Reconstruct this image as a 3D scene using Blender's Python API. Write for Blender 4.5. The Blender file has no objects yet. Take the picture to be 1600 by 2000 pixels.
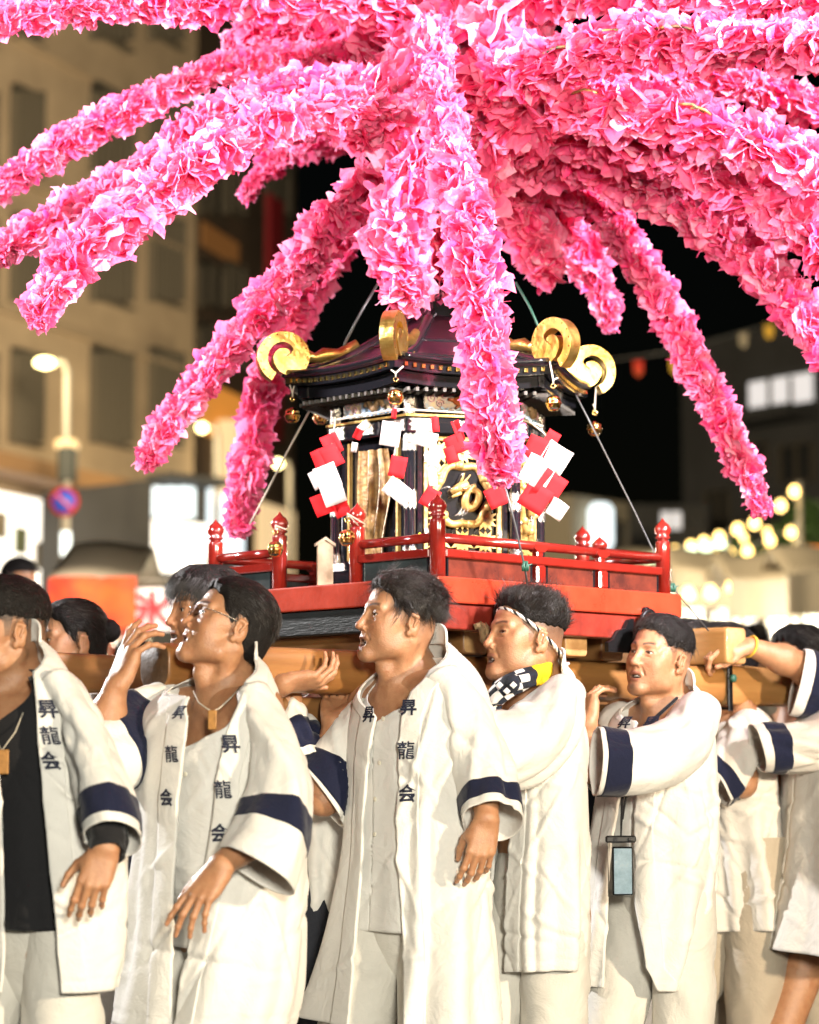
import bpy, bmesh, math, random
import numpy as np
from mathutils import Matrix, Vector
import openvdb

scene = bpy.context.scene
col = scene.collection
PI = math.pi
R = math.radians
random.seed(7)
rng = np.random.default_rng(7)

# ---------------------------------------------------------------- camera
EYE = 1.23
F = 85.0 / 36.0 * 2000.0          # focal length in photograph pixels (1600 x 2000)
PITCH = math.atan(500.0 / F)      # the horizon lies at row 1500
cam_data = bpy.data.cameras.new('camera')
cam_data.sensor_fit = 'VERTICAL'
cam_data.sensor_height = 36.0
cam_data.sensor_width = 28.8
cam_data.lens = 85.0
cam_data.clip_start = 0.1
cam_data.clip_end = 600.0
cam_data.dof.use_dof = True
cam_data.dof.focus_distance = 6.05
cam_data.dof.aperture_fstop = 2.5
cam = bpy.data.objects.new('camera', cam_data)
cam.location = (0, 0, EYE)
cam.rotation_euler = (PI / 2 + PITCH, 0, 0)
col.objects.link(cam)
scene.camera = cam

# ---------------------------------------------------------------- night sky, moonlight, exposure
world = bpy.data.worlds.new('World')
scene.world = world
world.use_nodes = True
wn = world.node_tree.nodes
wl = world.node_tree.links
sky_node = wn.new('ShaderNodeTexSky')
sky_node.sky_type = 'NISHITA'
sky_node.sun_disc = False
sky_node.sun_elevation = R(3)
sky_node.sun_rotation = R(120)
wl.new(sky_node.outputs[0], wn['Background'].inputs['Color'])
wn['Background'].inputs['Strength'].default_value = 0.0012

def lamp(name, kind, loc, target, energy, colour, size=0.3, **kw):
    d = bpy.data.lights.new(name, kind)
    d.energy = energy
    d.color = colour
    if kind == 'SUN':
        d.angle = R(0.5)
    elif kind == 'AREA':
        d.shape = 'DISK'
        d.size = size
    else:
        d.shadow_soft_size = size
    for k, v in kw.items():
        setattr(d, k, v)
    o = bpy.data.objects.new(name, d)
    o.location = loc
    if target is not None:
        o.rotation_euler = (Vector(target) - Vector(loc)).to_track_quat('-Z', 'Y').to_euler()
    col.objects.link(o)
    return o

lamp('moon', 'SUN', (0, 0, 30), (6, 20, 0), 0.02, (0.8, 0.88, 1.0))
# floodlights of the festival street (outside the frame): a hard white one ahead of the bearers,
# a warm one over the right-hand stalls, a softer one high behind the camera
lamp('flood_white', 'SPOT', (-4.4, 9.6, 3.5), (0.0, 6.1, 1.7), 2600, (1.0, 0.97, 0.95), 0.10, spot_size=R(75), spot_blend=0.4)
lamp('flood_warm', 'SPOT', (4.6, 0.6, 2.2), (0.45, 6.2, 1.15), 2500, (1.0, 0.80, 0.56), 0.16, spot_size=R(42), spot_blend=0.6)
lamp('flood_front', 'AREA', (1.0, -3.0, 2.4), (0.0, 6.2, 1.15), 800, (1.0, 0.95, 0.80), 1.0)
lamp('flood_top_right', 'SPOT', (3.4, 3.8, 4.3), (0.75, 6.3, 3.2), 6000, (1.0, 0.92, 0.95), 0.25, spot_size=R(46), spot_blend=0.6)
lamp('flood_top_left', 'SPOT', (-4.6, 3.0, 4.2), (-0.55, 6.4, 3.15), 5400, (1.0, 0.92, 0.95), 0.25, spot_size=R(30), spot_blend=0.6)
lamp('facade_fill', 'AREA', (-1.0, 15.0, 5.0), (-5.0, 30.0, 7.5), 2300, (1.0, 0.80, 0.52), 1.5)  # unseen area lamp added to light the left facade evenly
scene.view_settings.view_transform = 'Standard'
scene.view_settings.look = 'None'
scene.view_settings.exposure = 0.0
scene.view_settings.gamma = 1.0
scene.view_settings.use_curve_mapping = False
scene.render.film_transparent = False
scene.cycles.max_bounces = 8
scene.cycles.use_denoising = True
scene.cycles.sample_clamp_indirect = 8.0

# ---------------------------------------------------------------- helpers
_c, _s = math.cos(PITCH), math.sin(PITCH)

NEARER = [0.0]                    # bearers stand this much further out from the beam
def at(px, py, Y):
    """Point of the place at distance Y (metres along the street) seen at a pixel of the photograph."""
    Y = Y + NEARER[0]
    dx = (px - 800.0) / F
    dz = (1000.0 - py) / F
    wy = _c - dz * _s
    wz = _s + dz * _c
    t = Y / wy
    return np.array([dx * t, Y, EYE + wz * t])

def zrow(py, Y):
    return at(800, py, Y)[2]

def ppm(Y):
    return F / Y

def V(*a):
    return np.array(a, float)

def unit(v):
    v = np.asarray(v, float)
    return v / max(np.linalg.norm(v), 1e-9)

def tag(o, label=None, cat=None, group=None, kind=None):
    if label: o['label'] = label
    if cat: o['category'] = cat
    if group: o['group'] = group
    if kind: o['kind'] = kind
    return o

def thing(name, label, cat, loc=(0, 0, 0), group=None):
    o = bpy.data.objects.new(name, None)
    o.empty_display_size = 0.1
    o.location = loc
    col.objects.link(o)
    return tag(o, label, cat, group)

def chain_off(parent):
    v = Vector((0, 0, 0))
    p = parent
    while p is not None:
        v += Vector(p.location)
        p = p.parent
    return v

def link(name, me, mats=None, parent=None, local=False):
    o = bpy.data.objects.new(name, me)
    if mats is not None:
        for m in (mats if isinstance(mats, (list, tuple)) else [mats]):
            if len(me.materials) < len(mats if isinstance(mats, (list, tuple)) else [mats]):
                me.materials.append(m)
    if parent is not None:
        o.parent = parent
        if not local:
            o.matrix_parent_inverse = Matrix.Translation(-(Vector(parent.location) if parent.parent is None else Vector((0, 0, 0))))
    col.objects.link(o)
    return o

def mesh(name, verts, faces, smooth=True, colours=None, mat_ids=None):
    me = bpy.data.meshes.new(name)
    verts = np.asarray(verts, float)
    if isinstance(faces, np.ndarray):
        n, k = faces.shape
        me.vertices.add(len(verts))
        me.vertices.foreach_set('co', verts.astype(np.float32).ravel())
        me.loops.add(n * k)
        me.loops.foreach_set('vertex_index', faces.astype(np.int32).ravel())
        me.polygons.add(n)
        me.polygons.foreach_set('loop_start', np.arange(0, n * k, k, dtype=np.int32))
        me.polygons.foreach_set('loop_total', np.full(n, k, dtype=np.int32))
    else:
        me.from_pydata([tuple(v) for v in verts], [], [tuple(int(i) for i in f) for f in faces])
    me.update(calc_edges=True)
    if smooth:
        me.polygons.foreach_set('use_smooth', np.ones(len(me.polygons), dtype=bool))
    if mat_ids is not None:
        me.polygons.foreach_set('material_index', np.asarray(mat_ids, np.int32))
    if colours is not None:
        a = me.color_attributes.new('tint', 'FLOAT_COLOR', 'POINT')
        c = np.ones((len(verts), 4), np.float32)
        c[:, :3] = colours
        a.data.foreach_set('color', c.ravel())
    me.validate()
    return me

class MB:
    """Collects simple shapes and links them as one mesh object."""
    def __init__(self):
        self.v, self.f, self.n, self.flat = [], [], 0, []
    def add(self, v, f, smooth=True):
        v = np.asarray(v, float)
        self.v.append(v)
        for q in f:
            self.f.append(tuple(int(i) + self.n for i in q))
            self.flat.append(smooth)
        self.n += len(v)
        return self
    def box(self, c, size, axes=None, bev=0.0):
        c = np.asarray(c, float)
        h = np.asarray(size, float) / 2
        A = np.eye(3) if axes is None else np.array([unit(a) for a in axes])
        if bev <= 0:
            p = [c + A[0] * h[0] * i + A[1] * h[1] * j + A[2] * h[2] * k for k in (-1, 1) for j in (-1, 1) for i in (-1, 1)]
            return self.add(p, [(0, 2, 3, 1), (4, 5, 7, 6), (0, 1, 5, 4), (2, 6, 7, 3), (0, 4, 6, 2), (1, 3, 7, 5)], False)
        b = min(bev, h.min() * 0.9)
        p, idx = [], {}
        for k in (-1, 1):
            for j in (-1, 1):
                for i in (-1, 1):
                    for ax in range(3):
                        s = np.array([i, j, k], float) * (h - b)
                        s[ax] = (i, j, k)[ax] * h[ax]
                        idx[(i, j, k, ax)] = len(p)
                        p.append(c + A[0] * s[0] + A[1] * s[1] + A[2] * s[2])
        f = []
        for ax in range(3):
            o1, o2 = [a for a in range(3) if a != ax]
            for sg in (-1, 1):
                q = []
                for (a, bb) in ((-1, -1), (1, -1), (1, 1), (-1, 1)):
                    t = [0, 0, 0]; t[ax] = sg; t[o1] = a; t[o2] = bb
                    q.append(idx[(t[0], t[1], t[2], ax)])
                f.append(q)
        for ax in range(3):          # edges along ax
            o1, o2 = [a for a in range(3) if a != ax]
            for a in (-1, 1):
                for bb in (-1, 1):
                    def key(e, which):
                        t = [0, 0, 0]; t[ax] = e; t[o1] = a; t[o2] = bb
                        return idx[(t[0], t[1], t[2], which)]
                    f.append([key(-1, o1), key(1, o1), key(1, o2), key(-1, o2)])
        for k in (-1, 1):
            for j in (-1, 1):
                for i in (-1, 1):
                    f.append([idx[(i, j, k, 0)], idx[(i, j, k, 1)], idx[(i, j, k, 2)]])
        return self.add(p, f, False)
    def tube(self, pts, rad, n=10, cap=True, flat=None):
        pts = [np.asarray(p, float) for p in pts]
        rad = [rad] * len(pts) if np.isscalar(rad) else rad
        up = V(0, 0, 1)
        t0 = unit(pts[1] - pts[0])
        if abs(t0 @ up) > 0.95: up = V(1, 0, 0)
        a = unit(np.cross(t0, up))
        vs = []
        for i, p in enumerate(pts):
            t = unit(pts[min(i + 1, len(pts) - 1)] - pts[max(i - 1, 0)])
            a = unit(a - t * (a @ t))
            b = np.cross(t, a)
            for k in range(n):
                w = 2 * PI * k / n
                vs.append(p + rad[i] * (a * math.cos(w) + b * math.sin(w) * (flat or 1.0)))
        f = []
        for i in range(len(pts) - 1):
            for k in range(n):
                f.append((i * n + k, i * n + (k + 1) % n, (i + 1) * n + (k + 1) % n, (i + 1) * n + k))
        if cap:
            f.append(tuple(range(n - 1, -1, -1)))
            f.append(tuple(range((len(pts) - 1) * n, len(pts) * n)))
        return self.add(vs, f)
    def lathe(self, base, prof, n=18, axis=(0, 0, 1), sq=None):
        ax = unit(axis)
        a = unit(np.cross(ax, V(0, 1, 0) if abs(ax[1]) < 0.9 else V(1, 0, 0)))
        b = np.cross(ax, a)
        base = np.asarray(base, float)
        vs, f = [], []
        for (r, z) in prof:
            for k in range(n):
                w = 2 * PI * k / n
                vs.append(base + ax * z + r * (a * math.cos(w) + b * math.sin(w)))
        for i in range(len(prof) - 1):
            for k in range(n):
                f.append((i * n + k, i * n + (k + 1) % n, (i + 1) * n + (k + 1) % n, (i + 1) * n + k))
        f.append(tuple(range(n - 1, -1, -1)))
        f.append(tuple(range((len(prof) - 1) * n, len(prof) * n)))
        return self.add(vs, f)
    def prism(self, poly, depth):
        """poly: list of 3D points (planar outline); depth: 3D vector."""
        p = [np.asarray(q, float) for q in poly]
        d = np.asarray(depth, float)
        n = len(p)
        vs = p + [q + d for q in p]
        f = [tuple(range(n - 1, -1, -1)), tuple(range(n, 2 * n))]
        for i in range(n):
            f.append((i, (i + 1) % n, n + (i + 1) % n, n + i))
        return self.add(vs, f, False)
    def grid(self, P, smooth=True):
        """P: (n, m, 3) array of points."""
        n, m, _ = P.shape
        f = []
        for i in range(n - 1):
            for j in range(m - 1):
                f.append((i * m + j, i * m + j + 1, (i + 1) * m + j + 1, (i + 1) * m + j))
        return self.add(P.reshape(-1, 3), f, smooth)
    def me(self, name):
        v = np.vstack(self.v)
        m = mesh(name, v, self.f, False)
        if len(m.polygons) == len(self.flat):
            m.polygons.foreach_set('use_smooth', np.array(self.flat, dtype=bool))
        return m
    def build(self, name, mat, parent=None, fix=True):
        m = self.me(name)
        if fix:
            bm = bmesh.new(); bm.from_mesh(m)
            bmesh.ops.recalc_face_normals(bm, faces=bm.faces)
            bm.to_mesh(m); bm.free()
        return link(name, m, mat, parent)

def text_mesh(s, size, depth=0.0, weight=0.0, res=3):
    c = bpy.data.curves.new('lettering', 'FONT')
    c.body = s
    c.size = size
    c.align_x = 'CENTER'
    c.align_y = 'CENTER'
    c.extrude = depth
    c.offset = weight
    c.resolution_u = res
    o = bpy.data.objects.new('lettering', c)
    col.objects.link(o)
    dg = bpy.context.evaluated_depsgraph_get()
    m = bpy.data.meshes.new_from_object(o.evaluated_get(dg))
    bpy.data.objects.remove(o)
    v = np.array([w.co[:] for w in m.vertices])
    f = [tuple(p.vertices) for p in m.polygons]
    bpy.data.meshes.remove(m)
    return v, f

# ---------------------------------------------------------------- materials
def mat(name, base, rough=0.6, metal=0.0, noise=0.0, nscale=20.0, bump=0.0, bscale=60.0, spec=0.5, coat=0.0,
        emit=None, estr=0.0, second=None, stretch=(1, 1, 1), tint=False, sss=0.0, sheen=0.0, crease=0.0, objvar=0.0, trans=0.0, rvar=0.0):
    m = bpy.data.materials.new(name)
    m.use_nodes = True
    n, l = m.node_tree.nodes, m.node_tree.links
    p = n['Principled BSDF']
    def c4(c): return (c[0], c[1], c[2], 1.0)
    p.inputs['Base Color'].default_value = c4(base)
    p.inputs['Roughness'].default_value = rough
    p.inputs['Metallic'].default_value = metal
    p.inputs['Specular IOR Level'].default_value = spec
    p.inputs['Coat Weight'].default_value = coat
    p.inputs['Coat Roughness'].default_value = 0.08
    if sheen: p.inputs['Sheen Weight'].default_value = sheen
    if sss:
        p.inputs['Subsurface Weight'].default_value = sss
        p.inputs['Subsurface Radius'].default_value = (1.0, 0.35, 0.2)
        p.inputs['Subsurface Scale'].default_value = 0.008
    if trans: p.inputs['Transmission Weight'].default_value = trans
    tc = n.new('ShaderNodeTexCoord')
    mp = n.new('ShaderNodeMapping')
    mp.inputs['Scale'].default_value = stretch
    l.new(tc.outputs['Object'], mp.inputs['Vector'])
    src = None
    if noise or second is not None:
        t = n.new('ShaderNodeTexNoise')
        t.inputs['Scale'].default_value = nscale
        t.inputs['Detail'].default_value = 8
        t.inputs['Roughness'].default_value = 0.65
        l.new(mp.outputs[0], t.inputs['Vector'])
        r = n.new('ShaderNodeValToRGB')
        s = second if second is not None else tuple(max(0, x * (1 - noise)) for x in base)
        r.color_ramp.elements[0].position = 0.36
        r.color_ramp.elements[1].position = 0.64
        r.color_ramp.elements[0].color = c4(s)
        r.color_ramp.elements[1].color = c4(base)
        l.new(t.outputs['Fac'], r.inputs['Fac'])
        src = r.outputs['Color']
        if rvar:
            mr = n.new('ShaderNodeMapRange')
            mr.inputs['To Min'].default_value = max(0.02, rough - rvar)
            mr.inputs['To Max'].default_value = min(1, rough + rvar)
            l.new(t.outputs['Fac'], mr.inputs['Value'])
            l.new(mr.outputs[0], p.inputs['Roughness'])
    if tint:
        a = n.new('ShaderNodeAttribute')
        a.attribute_name = 'tint'
        mx = n.new('ShaderNodeMix')
        mx.data_type = 'RGBA'
        mx.blend_type = 'MULTIPLY'
        mx.inputs['Factor'].default_value = 1.0
        if src is not None: l.new(src, mx.inputs['A'])
        else: mx.inputs['A'].default_value = c4(base)
        l.new(a.outputs['Color'], mx.inputs['B'])
        src = mx.outputs['Result']
    if objvar:
        oi = n.new('ShaderNodeObjectInfo')
        hs = n.new('ShaderNodeHueSaturation')
        mr = n.new('ShaderNodeMapRange')
        mr.inputs['To Min'].default_value = 1 - objvar
        mr.inputs['To Max'].default_value = 1 + objvar
        l.new(oi.outputs['Random'], mr.inputs['Value'])
        l.new(mr.outputs[0], hs.inputs['Value'])
        if src is not None: l.new(src, hs.inputs['Color'])
        else: hs.inputs['Color'].default_value = c4(base)
        src = hs.outputs['Color']
    if src is not None: l.new(src, p.inputs['Base Color'])
    if bump:
        t2 = n.new('ShaderNodeTexNoise')
        t2.inputs['Scale'].default_value = bscale
        t2.inputs['Detail'].default_value = 5
        l.new(mp.outputs[0], t2.inputs['Vector'])
        b = n.new('ShaderNodeBump')
        b.inputs['Strength'].default_value = bump
        b.inputs['Distance'].default_value = 0.01
        l.new(t2.outputs['Fac'], b.inputs['Height'])
        l.new(b.outputs[0], p.inputs['Normal'])
        if crease:
            t3 = n.new('ShaderNodeTexNoise'); t3.inputs['Scale'].default_value = 11; t3.inputs['Detail'].default_value = 6
            t3.inputs['Roughness'].default_value = 0.55; t3.inputs['Distortion'].default_value = 0.8
            l.new(mp.outputs[0], t3.inputs['Vector'])
            b2 = n.new('ShaderNodeBump'); b2.inputs['Strength'].default_value = crease; b2.inputs['Distance'].default_value = 0.03
            l.new(t3.outputs['Fac'], b2.inputs['Height']); l.new(b2.outputs[0], b.inputs['Normal'])
    if emit is not None:
        p.inputs['Emission Color'].default_value = c4(emit)
        p.inputs['Emission Strength'].default_value = estr
    return m

def glow(name, colour, strength):
    return mat(name, tuple(0.5 * c for c in colour), 0.5, emit=colour, estr=strength)

M = {}
M['asphalt'] = mat('asphalt', (0.055, 0.052, 0.05), 0.85, noise=0.4, nscale=6, bump=0.3, bscale=150)
M['lacquer_red'] = mat('lacquer_red', (0.20, 0.014, 0.009), 0.16, noise=0.25, nscale=9, bump=0.06, bscale=30, coat=0.6, rvar=0.1)
M['rim_red'] = mat('rim_red', (0.42, 0.042, 0.017), 0.30, noise=0.3, nscale=7, bump=0.1, bscale=40, coat=0.25, rvar=0.12)
M['board_red'] = mat('board_red', (0.24, 0.025, 0.014), 0.4, noise=0.45, nscale=12, bump=0.15, bscale=40, coat=0.2)
M['board_black'] = mat('board_black', (0.014, 0.018, 0.017), 0.42, noise=0.5, nscale=14, bump=0.22, bscale=30, stretch=(1, 1, 6), coat=0.1)
M['panel_brown'] = mat('panel_brown', (0.14, 0.03, 0.018), 0.12, second=(0.05, 0.015, 0.012), nscale=10, coat=0.8)
M['panel_green'] = mat('panel_green', (0.03, 0.042, 0.04), 0.3, second=(0.012, 0.016, 0.016), nscale=8, coat=0.3)
M['lacquer_black'] = mat('lacquer_black', (0.008, 0.008, 0.01), 0.12, coat=0.9, bump=0.03, bscale=25)
M['roof_plum'] = mat('roof_plum', (0.007, 0.004, 0.006), 0.28, coat=0.4, second=(0.014, 0.005, 0.010), nscale=5, bump=0.05, bscale=15)
M['gold'] = mat('gold', (0.66, 0.46, 0.14), 0.33, metal=0.95, second=(0.46, 0.28, 0.06), nscale=30, bump=0.30, bscale=45, rvar=0.08)
M['gold_bright'] = mat('gold_bright', (0.95, 0.68, 0.22), 0.13, metal=1.0, bump=0.06, bscale=60)
M['gilt_wood'] = mat('gilt_wood', (0.62, 0.41, 0.14), 0.4, metal=0.35, second=(0.42, 0.26, 0.08), nscale=35, bump=0.3, bscale=70)
M['silver'] = mat('silver', (0.62, 0.58, 0.50), 0.25, metal=0.9, second=(0.25, 0.23, 0.2), nscale=130, bump=0.7, bscale=120)
M['beam_wood'] = mat('beam_wood', (0.40, 0.20, 0.065), 0.42, second=(0.25, 0.11, 0.03), nscale=5, stretch=(1, 1, 1), bump=0.12, bscale=30, coat=0.12)
M['end_grain'] = mat('end_grain', (0.52, 0.31, 0.13), 0.6, second=(0.36, 0.19, 0.07), nscale=18, bump=0.2, bscale=60)
M['dark_wood'] = mat('dark_wood', (0.10, 0.055, 0.025), 0.55, second=(0.05, 0.028, 0.014), nscale=9, bump=0.3, bscale=40)
M['iron'] = mat('iron', (0.02, 0.02, 0.022), 0.35, metal=0.7, bump=0.2, bscale=50)
M['rope'] = mat('rope', (0.30, 0.20, 0.10), 0.85, noise=0.5, nscale=60, bump=0.6, bscale=120)
M['white_string'] = mat('white_string', (0.50, 0.45, 0.36), 0.8)
M['wire'] = mat('wire', (0.10, 0.10, 0.10), 0.4, metal=0.3)
M['wire_green'] = mat('wire_green', (0.02, 0.09, 0.06), 0.5)
M['paper_red'] = mat('paper_red', (0.62, 0.014, 0.018), 0.8, bump=0.05, spec=0.15)
M['paper_white'] = mat('paper_white', (0.62, 0.54, 0.50), 0.75, bump=0.05, spec=0.2)
M['yellow'] = mat('yellow', (0.85, 0.55, 0.02), 0.5)
# ---------------------------------------------------------------- the street, rising gently away from the camera
def gz(Y): return max(0.0, (Y - 9.5) * 0.075)
ys = np.r_[np.linspace(-10, 9, 8), np.linspace(9.5, 70, 24), np.linspace(80, 260, 8)]
xs = np.linspace(-120, 120, 25)
P = np.array([[V(x, y, gz(y) if y < 70 else gz(70)) for x in xs] for y in ys])
mb = MB(); mb.grid(P); o = mb.build('street', M['asphalt']); tag(o, kind='structure')

# materials of the night street
M['wall_beige'] = mat('wall_beige', (0.44, 0.34, 0.23), 0.85, noise=0.25, nscale=1.2)
M['wall_brown'] = mat('wall_brown', (0.13, 0.09, 0.06), 0.85, noise=0.4, nscale=0.8)
M['wall_grey'] = mat('wall_grey', (0.075, 0.075, 0.075), 0.85, noise=0.3, nscale=0.7)
M['window_dark'] = mat('window_dark', (0.018, 0.02, 0.022), 0.5)
M['louvre'] = mat('louvre', (0.11, 0.095, 0.07), 0.7)
M['pole_metal'] = mat('pole_metal', (0.45, 0.42, 0.36), 0.45, metal=0.4)
M['lamp_glow'] = glow('lamp_glow', (1.0, 0.82, 0.35), 11.0)
M['bulb_glow'] = glow('bulb_glow', (1.0, 0.66, 0.20), 7.0)
M['shop_white'] = glow('shop_white', (1.0, 0.93, 0.80), 2.2)
M['shop_warm'] = glow('shop_warm', (1.0, 0.70, 0.36), 0.9)
M['shop_cool'] = glow('shop_cool', (0.85, 0.97, 1.0), 1.7)
M['shop_orange'] = glow('shop_orange', (1.0, 0.38, 0.06), 0.55)
M['window_lit'] = glow('window_lit', (1.0, 0.95, 0.92), 0.75)
M['tube_green'] = glow('tube_green', (0.80, 1.0, 0.62), 4.5)
M['sign_blue'] = mat('sign_blue', (0.008, 0.05, 0.36), 0.5)
M['sign_red'] = mat('sign_red', (0.30, 0.008, 0.008), 0.5)
M['banner_red'] = mat('banner_red', (0.30, 0.012, 0.02), 0.7)
M['canvas_white'] = mat('canvas_white', (0.30, 0.26, 0.19), 0.8)
M['canvas_yellow'] = mat('canvas_yellow', (0.75, 0.45, 0.05), 0.8)
M['canvas_red'] = mat('canvas_red', (0.62, 0.012, 0.018), 0.8, second=(0.55, 0.14, 0.02), nscale=1.6)
M['board_green'] = mat('board_green', (0.22, 0.26, 0.15), 0.6, noise=0.5, nscale=6)
M['leaf_green'] = mat('leaf_green', (0.05, 0.10, 0.025), 0.6, objvar=0.3)

def wall_frame(px0, Y0, px1, Y1):
    a, b = at(px0, 1500, Y0), at(px1, 1500, Y1)
    a, b = V(a[0], a[1], 0), V(b[0], b[1], 0)
    u = unit(b - a); n = V(u[1], -u[0], 0)
    if n[1] > 0: n = -n
    return a, b, u, n
def on_wall(fr, px, py):
    """point of a wall plane under a pixel"""
    a, b, u, n = fr
    p = at(px, py, 30.0); o = V(0, 0, EYE); d = p - o
    t = ((a - o) @ n) / (d @ n)
    return o + d * t
def panel(parent, name, fr, px0, py0, px1, py1, m, out=0.05, th=0.06, bev=0.0):
    a, b, u, n = fr
    p, q = on_wall(fr, px0, py0), on_wall(fr, px1, py1)
    r_, s_ = on_wall(fr, px1, py0), on_wall(fr, px0, py1)
    z0, z1 = (q[2] + s_[2]) / 2, (p[2] + r_[2]) / 2
    w = (r_ - p) @ u
    c = (p + r_) / 2; c = V(c[0], c[1], (z0 + z1) / 2) + n * (out - th / 2)
    mb = MB(); mb.box(c, (abs(w), th, abs(z1 - z0)), (u, n, EZ), bev)
    return mb.build(name, m, parent)
EZ = V(0, 0, 1)

def building(name, label, fr, ztop, m, depth=6.0):
    a, b, u, n = fr
    t = thing(name, label, 'building', (a[0], a[1], gz(a[1])))
    zb = min(gz(a[1]), gz(b[1])) - 0.4
    c = (a + b) / 2 - n * depth / 2
    mb = MB(); mb.box(V(c[0], c[1], (zb + ztop) / 2), (np.linalg.norm(b - a), depth, ztop - zb), (u, n, EZ)); mb.build('wall', m, t)
    return t
def window(t, fr, px0, py0, px1, py1, slats=6, pane=None, frame_m=None):
    f = panel(t, 'window', fr, px0, py0, px1, py1, pane or M['window_dark'], 0.012, 0.03)
    w = (px1 - px0)
    e = max(2.0, w * 0.05)
    for (a0, b0, a1, b1) in ((px0 - e, py0 - e, px1 + e, py0), (px0 - e, py1, px1 + e, py1 + e * 1.4)):
        panel(f, 'frame', fr, a0, b0, a1, b1, frame_m or M['louvre'], 0.12, 0.12)
    for (a0, a1) in ((px0 - e, px0), (px1, px1 + e)):
        panel(f, 'frame', fr, a0, py0, a1, py1, frame_m or M['louvre'], 0.118, 0.118)
    for k in range(1, slats):
        x = px0 + w * k / slats
        panel(f, 'mullion', fr, x - e * 0.6, py0, x + e * 0.6, py1, frame_m or M['louvre'], 0.10, 0.085)
    return f

# pale block on the left
FA = wall_frame(-260, 26, 372, 33)
tb = building('apartment_building', 'pale beige building with rows of louvred windows behind the no parking sign', FA, 15.5, M['wall_beige'])
for (py0, py1) in ((-320, -180), (-70, 80), (180, 335), (430, 590), (690, 866)):
    for (a0, a1) in ((-70, -20), (22, 72), (178, 246), (292, 346)):
        window(tb, FA, a0, py0, a1, py1)
for (py) in (120, 385, 640, 905):
    panel(tb, 'floor_band', FA, -200, py, 370, py + 9, M['wall_beige'], 0.10, 0.12)
panel(tb, 'awning', FA, -200, 915, 275, 948, mat('awning_brown', (0.32, 0.18, 0.08), 0.7), 0.55, 0.55)
panel(tb, 'shop_window', FA, -120, 962, 108, 1188, M['shop_white'], 0.05, 0.06)
panel(tb, 'shop_sign', FA, 172, 990, 272, 1018, M['shop_warm'], 0.12, 0.1)
panel(tb, 'notice_board', FA, 174, 1034, 268, 1102, M['board_green'], 0.10, 0.08)
for x in (135, 290):
    panel(tb, 'pillar', FA, x, 950, x + 20, 1260, M['wall_beige'], 0.3, 0.3)
panel(tb, 'shop_window', FA, 160, 1120, 285, 1230, M['shop_warm'], 0.06, 0.06)
for k in range(3):
    panel(tb, 'poster', FA, -20 + 40 * k, 1000 + 30 * k, 4 + 40 * k, 1052 + 30 * k, M['canvas_white'] if k != 1 else M['board_green'], 0.075, 0.02)

# dark brown building behind it
FB = wall_frame(374, 38, 572, 43)
tb = building('office_building', 'dark brown building with orange lit floors between the pale building and the night sky', FB, 15.0, M['wall_brown'])
for (py0, py1) in ((330, 420), (520, 600), (640, 720)):
    for (a0, a1) in ((388, 430), (440, 470), (518, 556)):
        window(tb, FB, a0, py0, a1, py1, 2)
panel(tb, 'lit_floor', FB, 392, 760, 470, 860, M['shop_orange'], 0.05, 0.06)
panel(tb, 'lit_floor', FB, 392, 455, 462, 500, mat('dim_orange', (0.2, 0.09, 0.03), 0.6, emit=(1.0, 0.4, 0.1), estr=0.10), 0.05, 0.06)
panel(tb, 'vertical_banner', FB, 474, 390, 500, 860, M['banner_red'], 0.5, 0.1)
panel(tb, 'shop_window', FB, 392, 960, 470, 1090, M['shop_cool'], 0.06, 0.06)
panel(tb, 'shop_window', FB, 500, 990, 570, 1120, M['shop_warm'], 0.06, 0.06)
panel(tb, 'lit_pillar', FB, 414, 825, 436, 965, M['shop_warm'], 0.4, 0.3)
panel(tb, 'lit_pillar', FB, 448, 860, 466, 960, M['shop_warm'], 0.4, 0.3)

# lit shop front in front of the two
FC = wall_frame(292, 27, 400, 27.6)
tb = building('kiosk', 'small kiosk with bright cool white window panes beside the pale building', FC, on_wall(FC, 340, 940)[2], M['wall_grey'], 2.0)
for k in range(3):
    panel(tb, 'window_pane', FC, 298 + 27 * k, 952, 322 + 27 * k, 1010, M['shop_cool'], 0.05, 0.05)
panel(tb, 'counter_front', FC, 296, 1020, 396, 1120, M['shop_white'], 0.06, 0.05)
panel(tb, 'roof_edge', FC, 286, 934, 404, 948, M['wall_grey'], 0.4, 0.4)

# dim buildings on the right
FD = wall_frame(1340, 44, 1760, 40)
tb = building('dark_building', 'dim grey building with one lit strip window behind the string of bulbs', FD, on_wall(FD, 1500, 640)[2], M['wall_grey'])
panel(tb, 'lit_window', FD, 1466, 738, 1588, 792, M['window_lit'], 0.05, 0.05)
for x in (1506, 1547): panel(tb, 'mullion', FD, x, 738, x + 5, 792, M['louvre'], 0.1, 0.06)
panel(tb, 'balcony', FD, 1450, 806, 1600, 830, M['wall_grey'], 0.8, 0.8)
for (a0, b0, a1, b1) in ((1385, 960, 1425, 1050), (1440, 870, 1500, 930), (1530, 870, 1590, 940)):
    window(tb, FD, a0, b0, a1, b1, 2)
FE = wall_frame(1120, 34, 1232, 35)
tb = building('white_shop', 'small white shop with a bright upright sign behind the shrine railing', FE, on_wall(FE, 1180, 975)[2], M['canvas_white'], 4)
panel(tb, 'upright_sign', FE, 1137, 985, 1166, 1075, M['shop_cool'], 0.35, 0.3, 0.08)
window(tb, FE, 1176, 1020, 1216, 1072, 2)
FG = wall_frame(1236, 40, 1392, 40)
tb = building('low_house', 'low dim house under the night sky right of the white shop', FG, on_wall(FG, 1300, 985)[2], M['wall_grey'], 5)
window(tb, FG, 1290, 1000, 1330, 1035, 2, M['window_lit']); window(tb, FG, 1345, 1005, 1375, 1040, 2)

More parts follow.
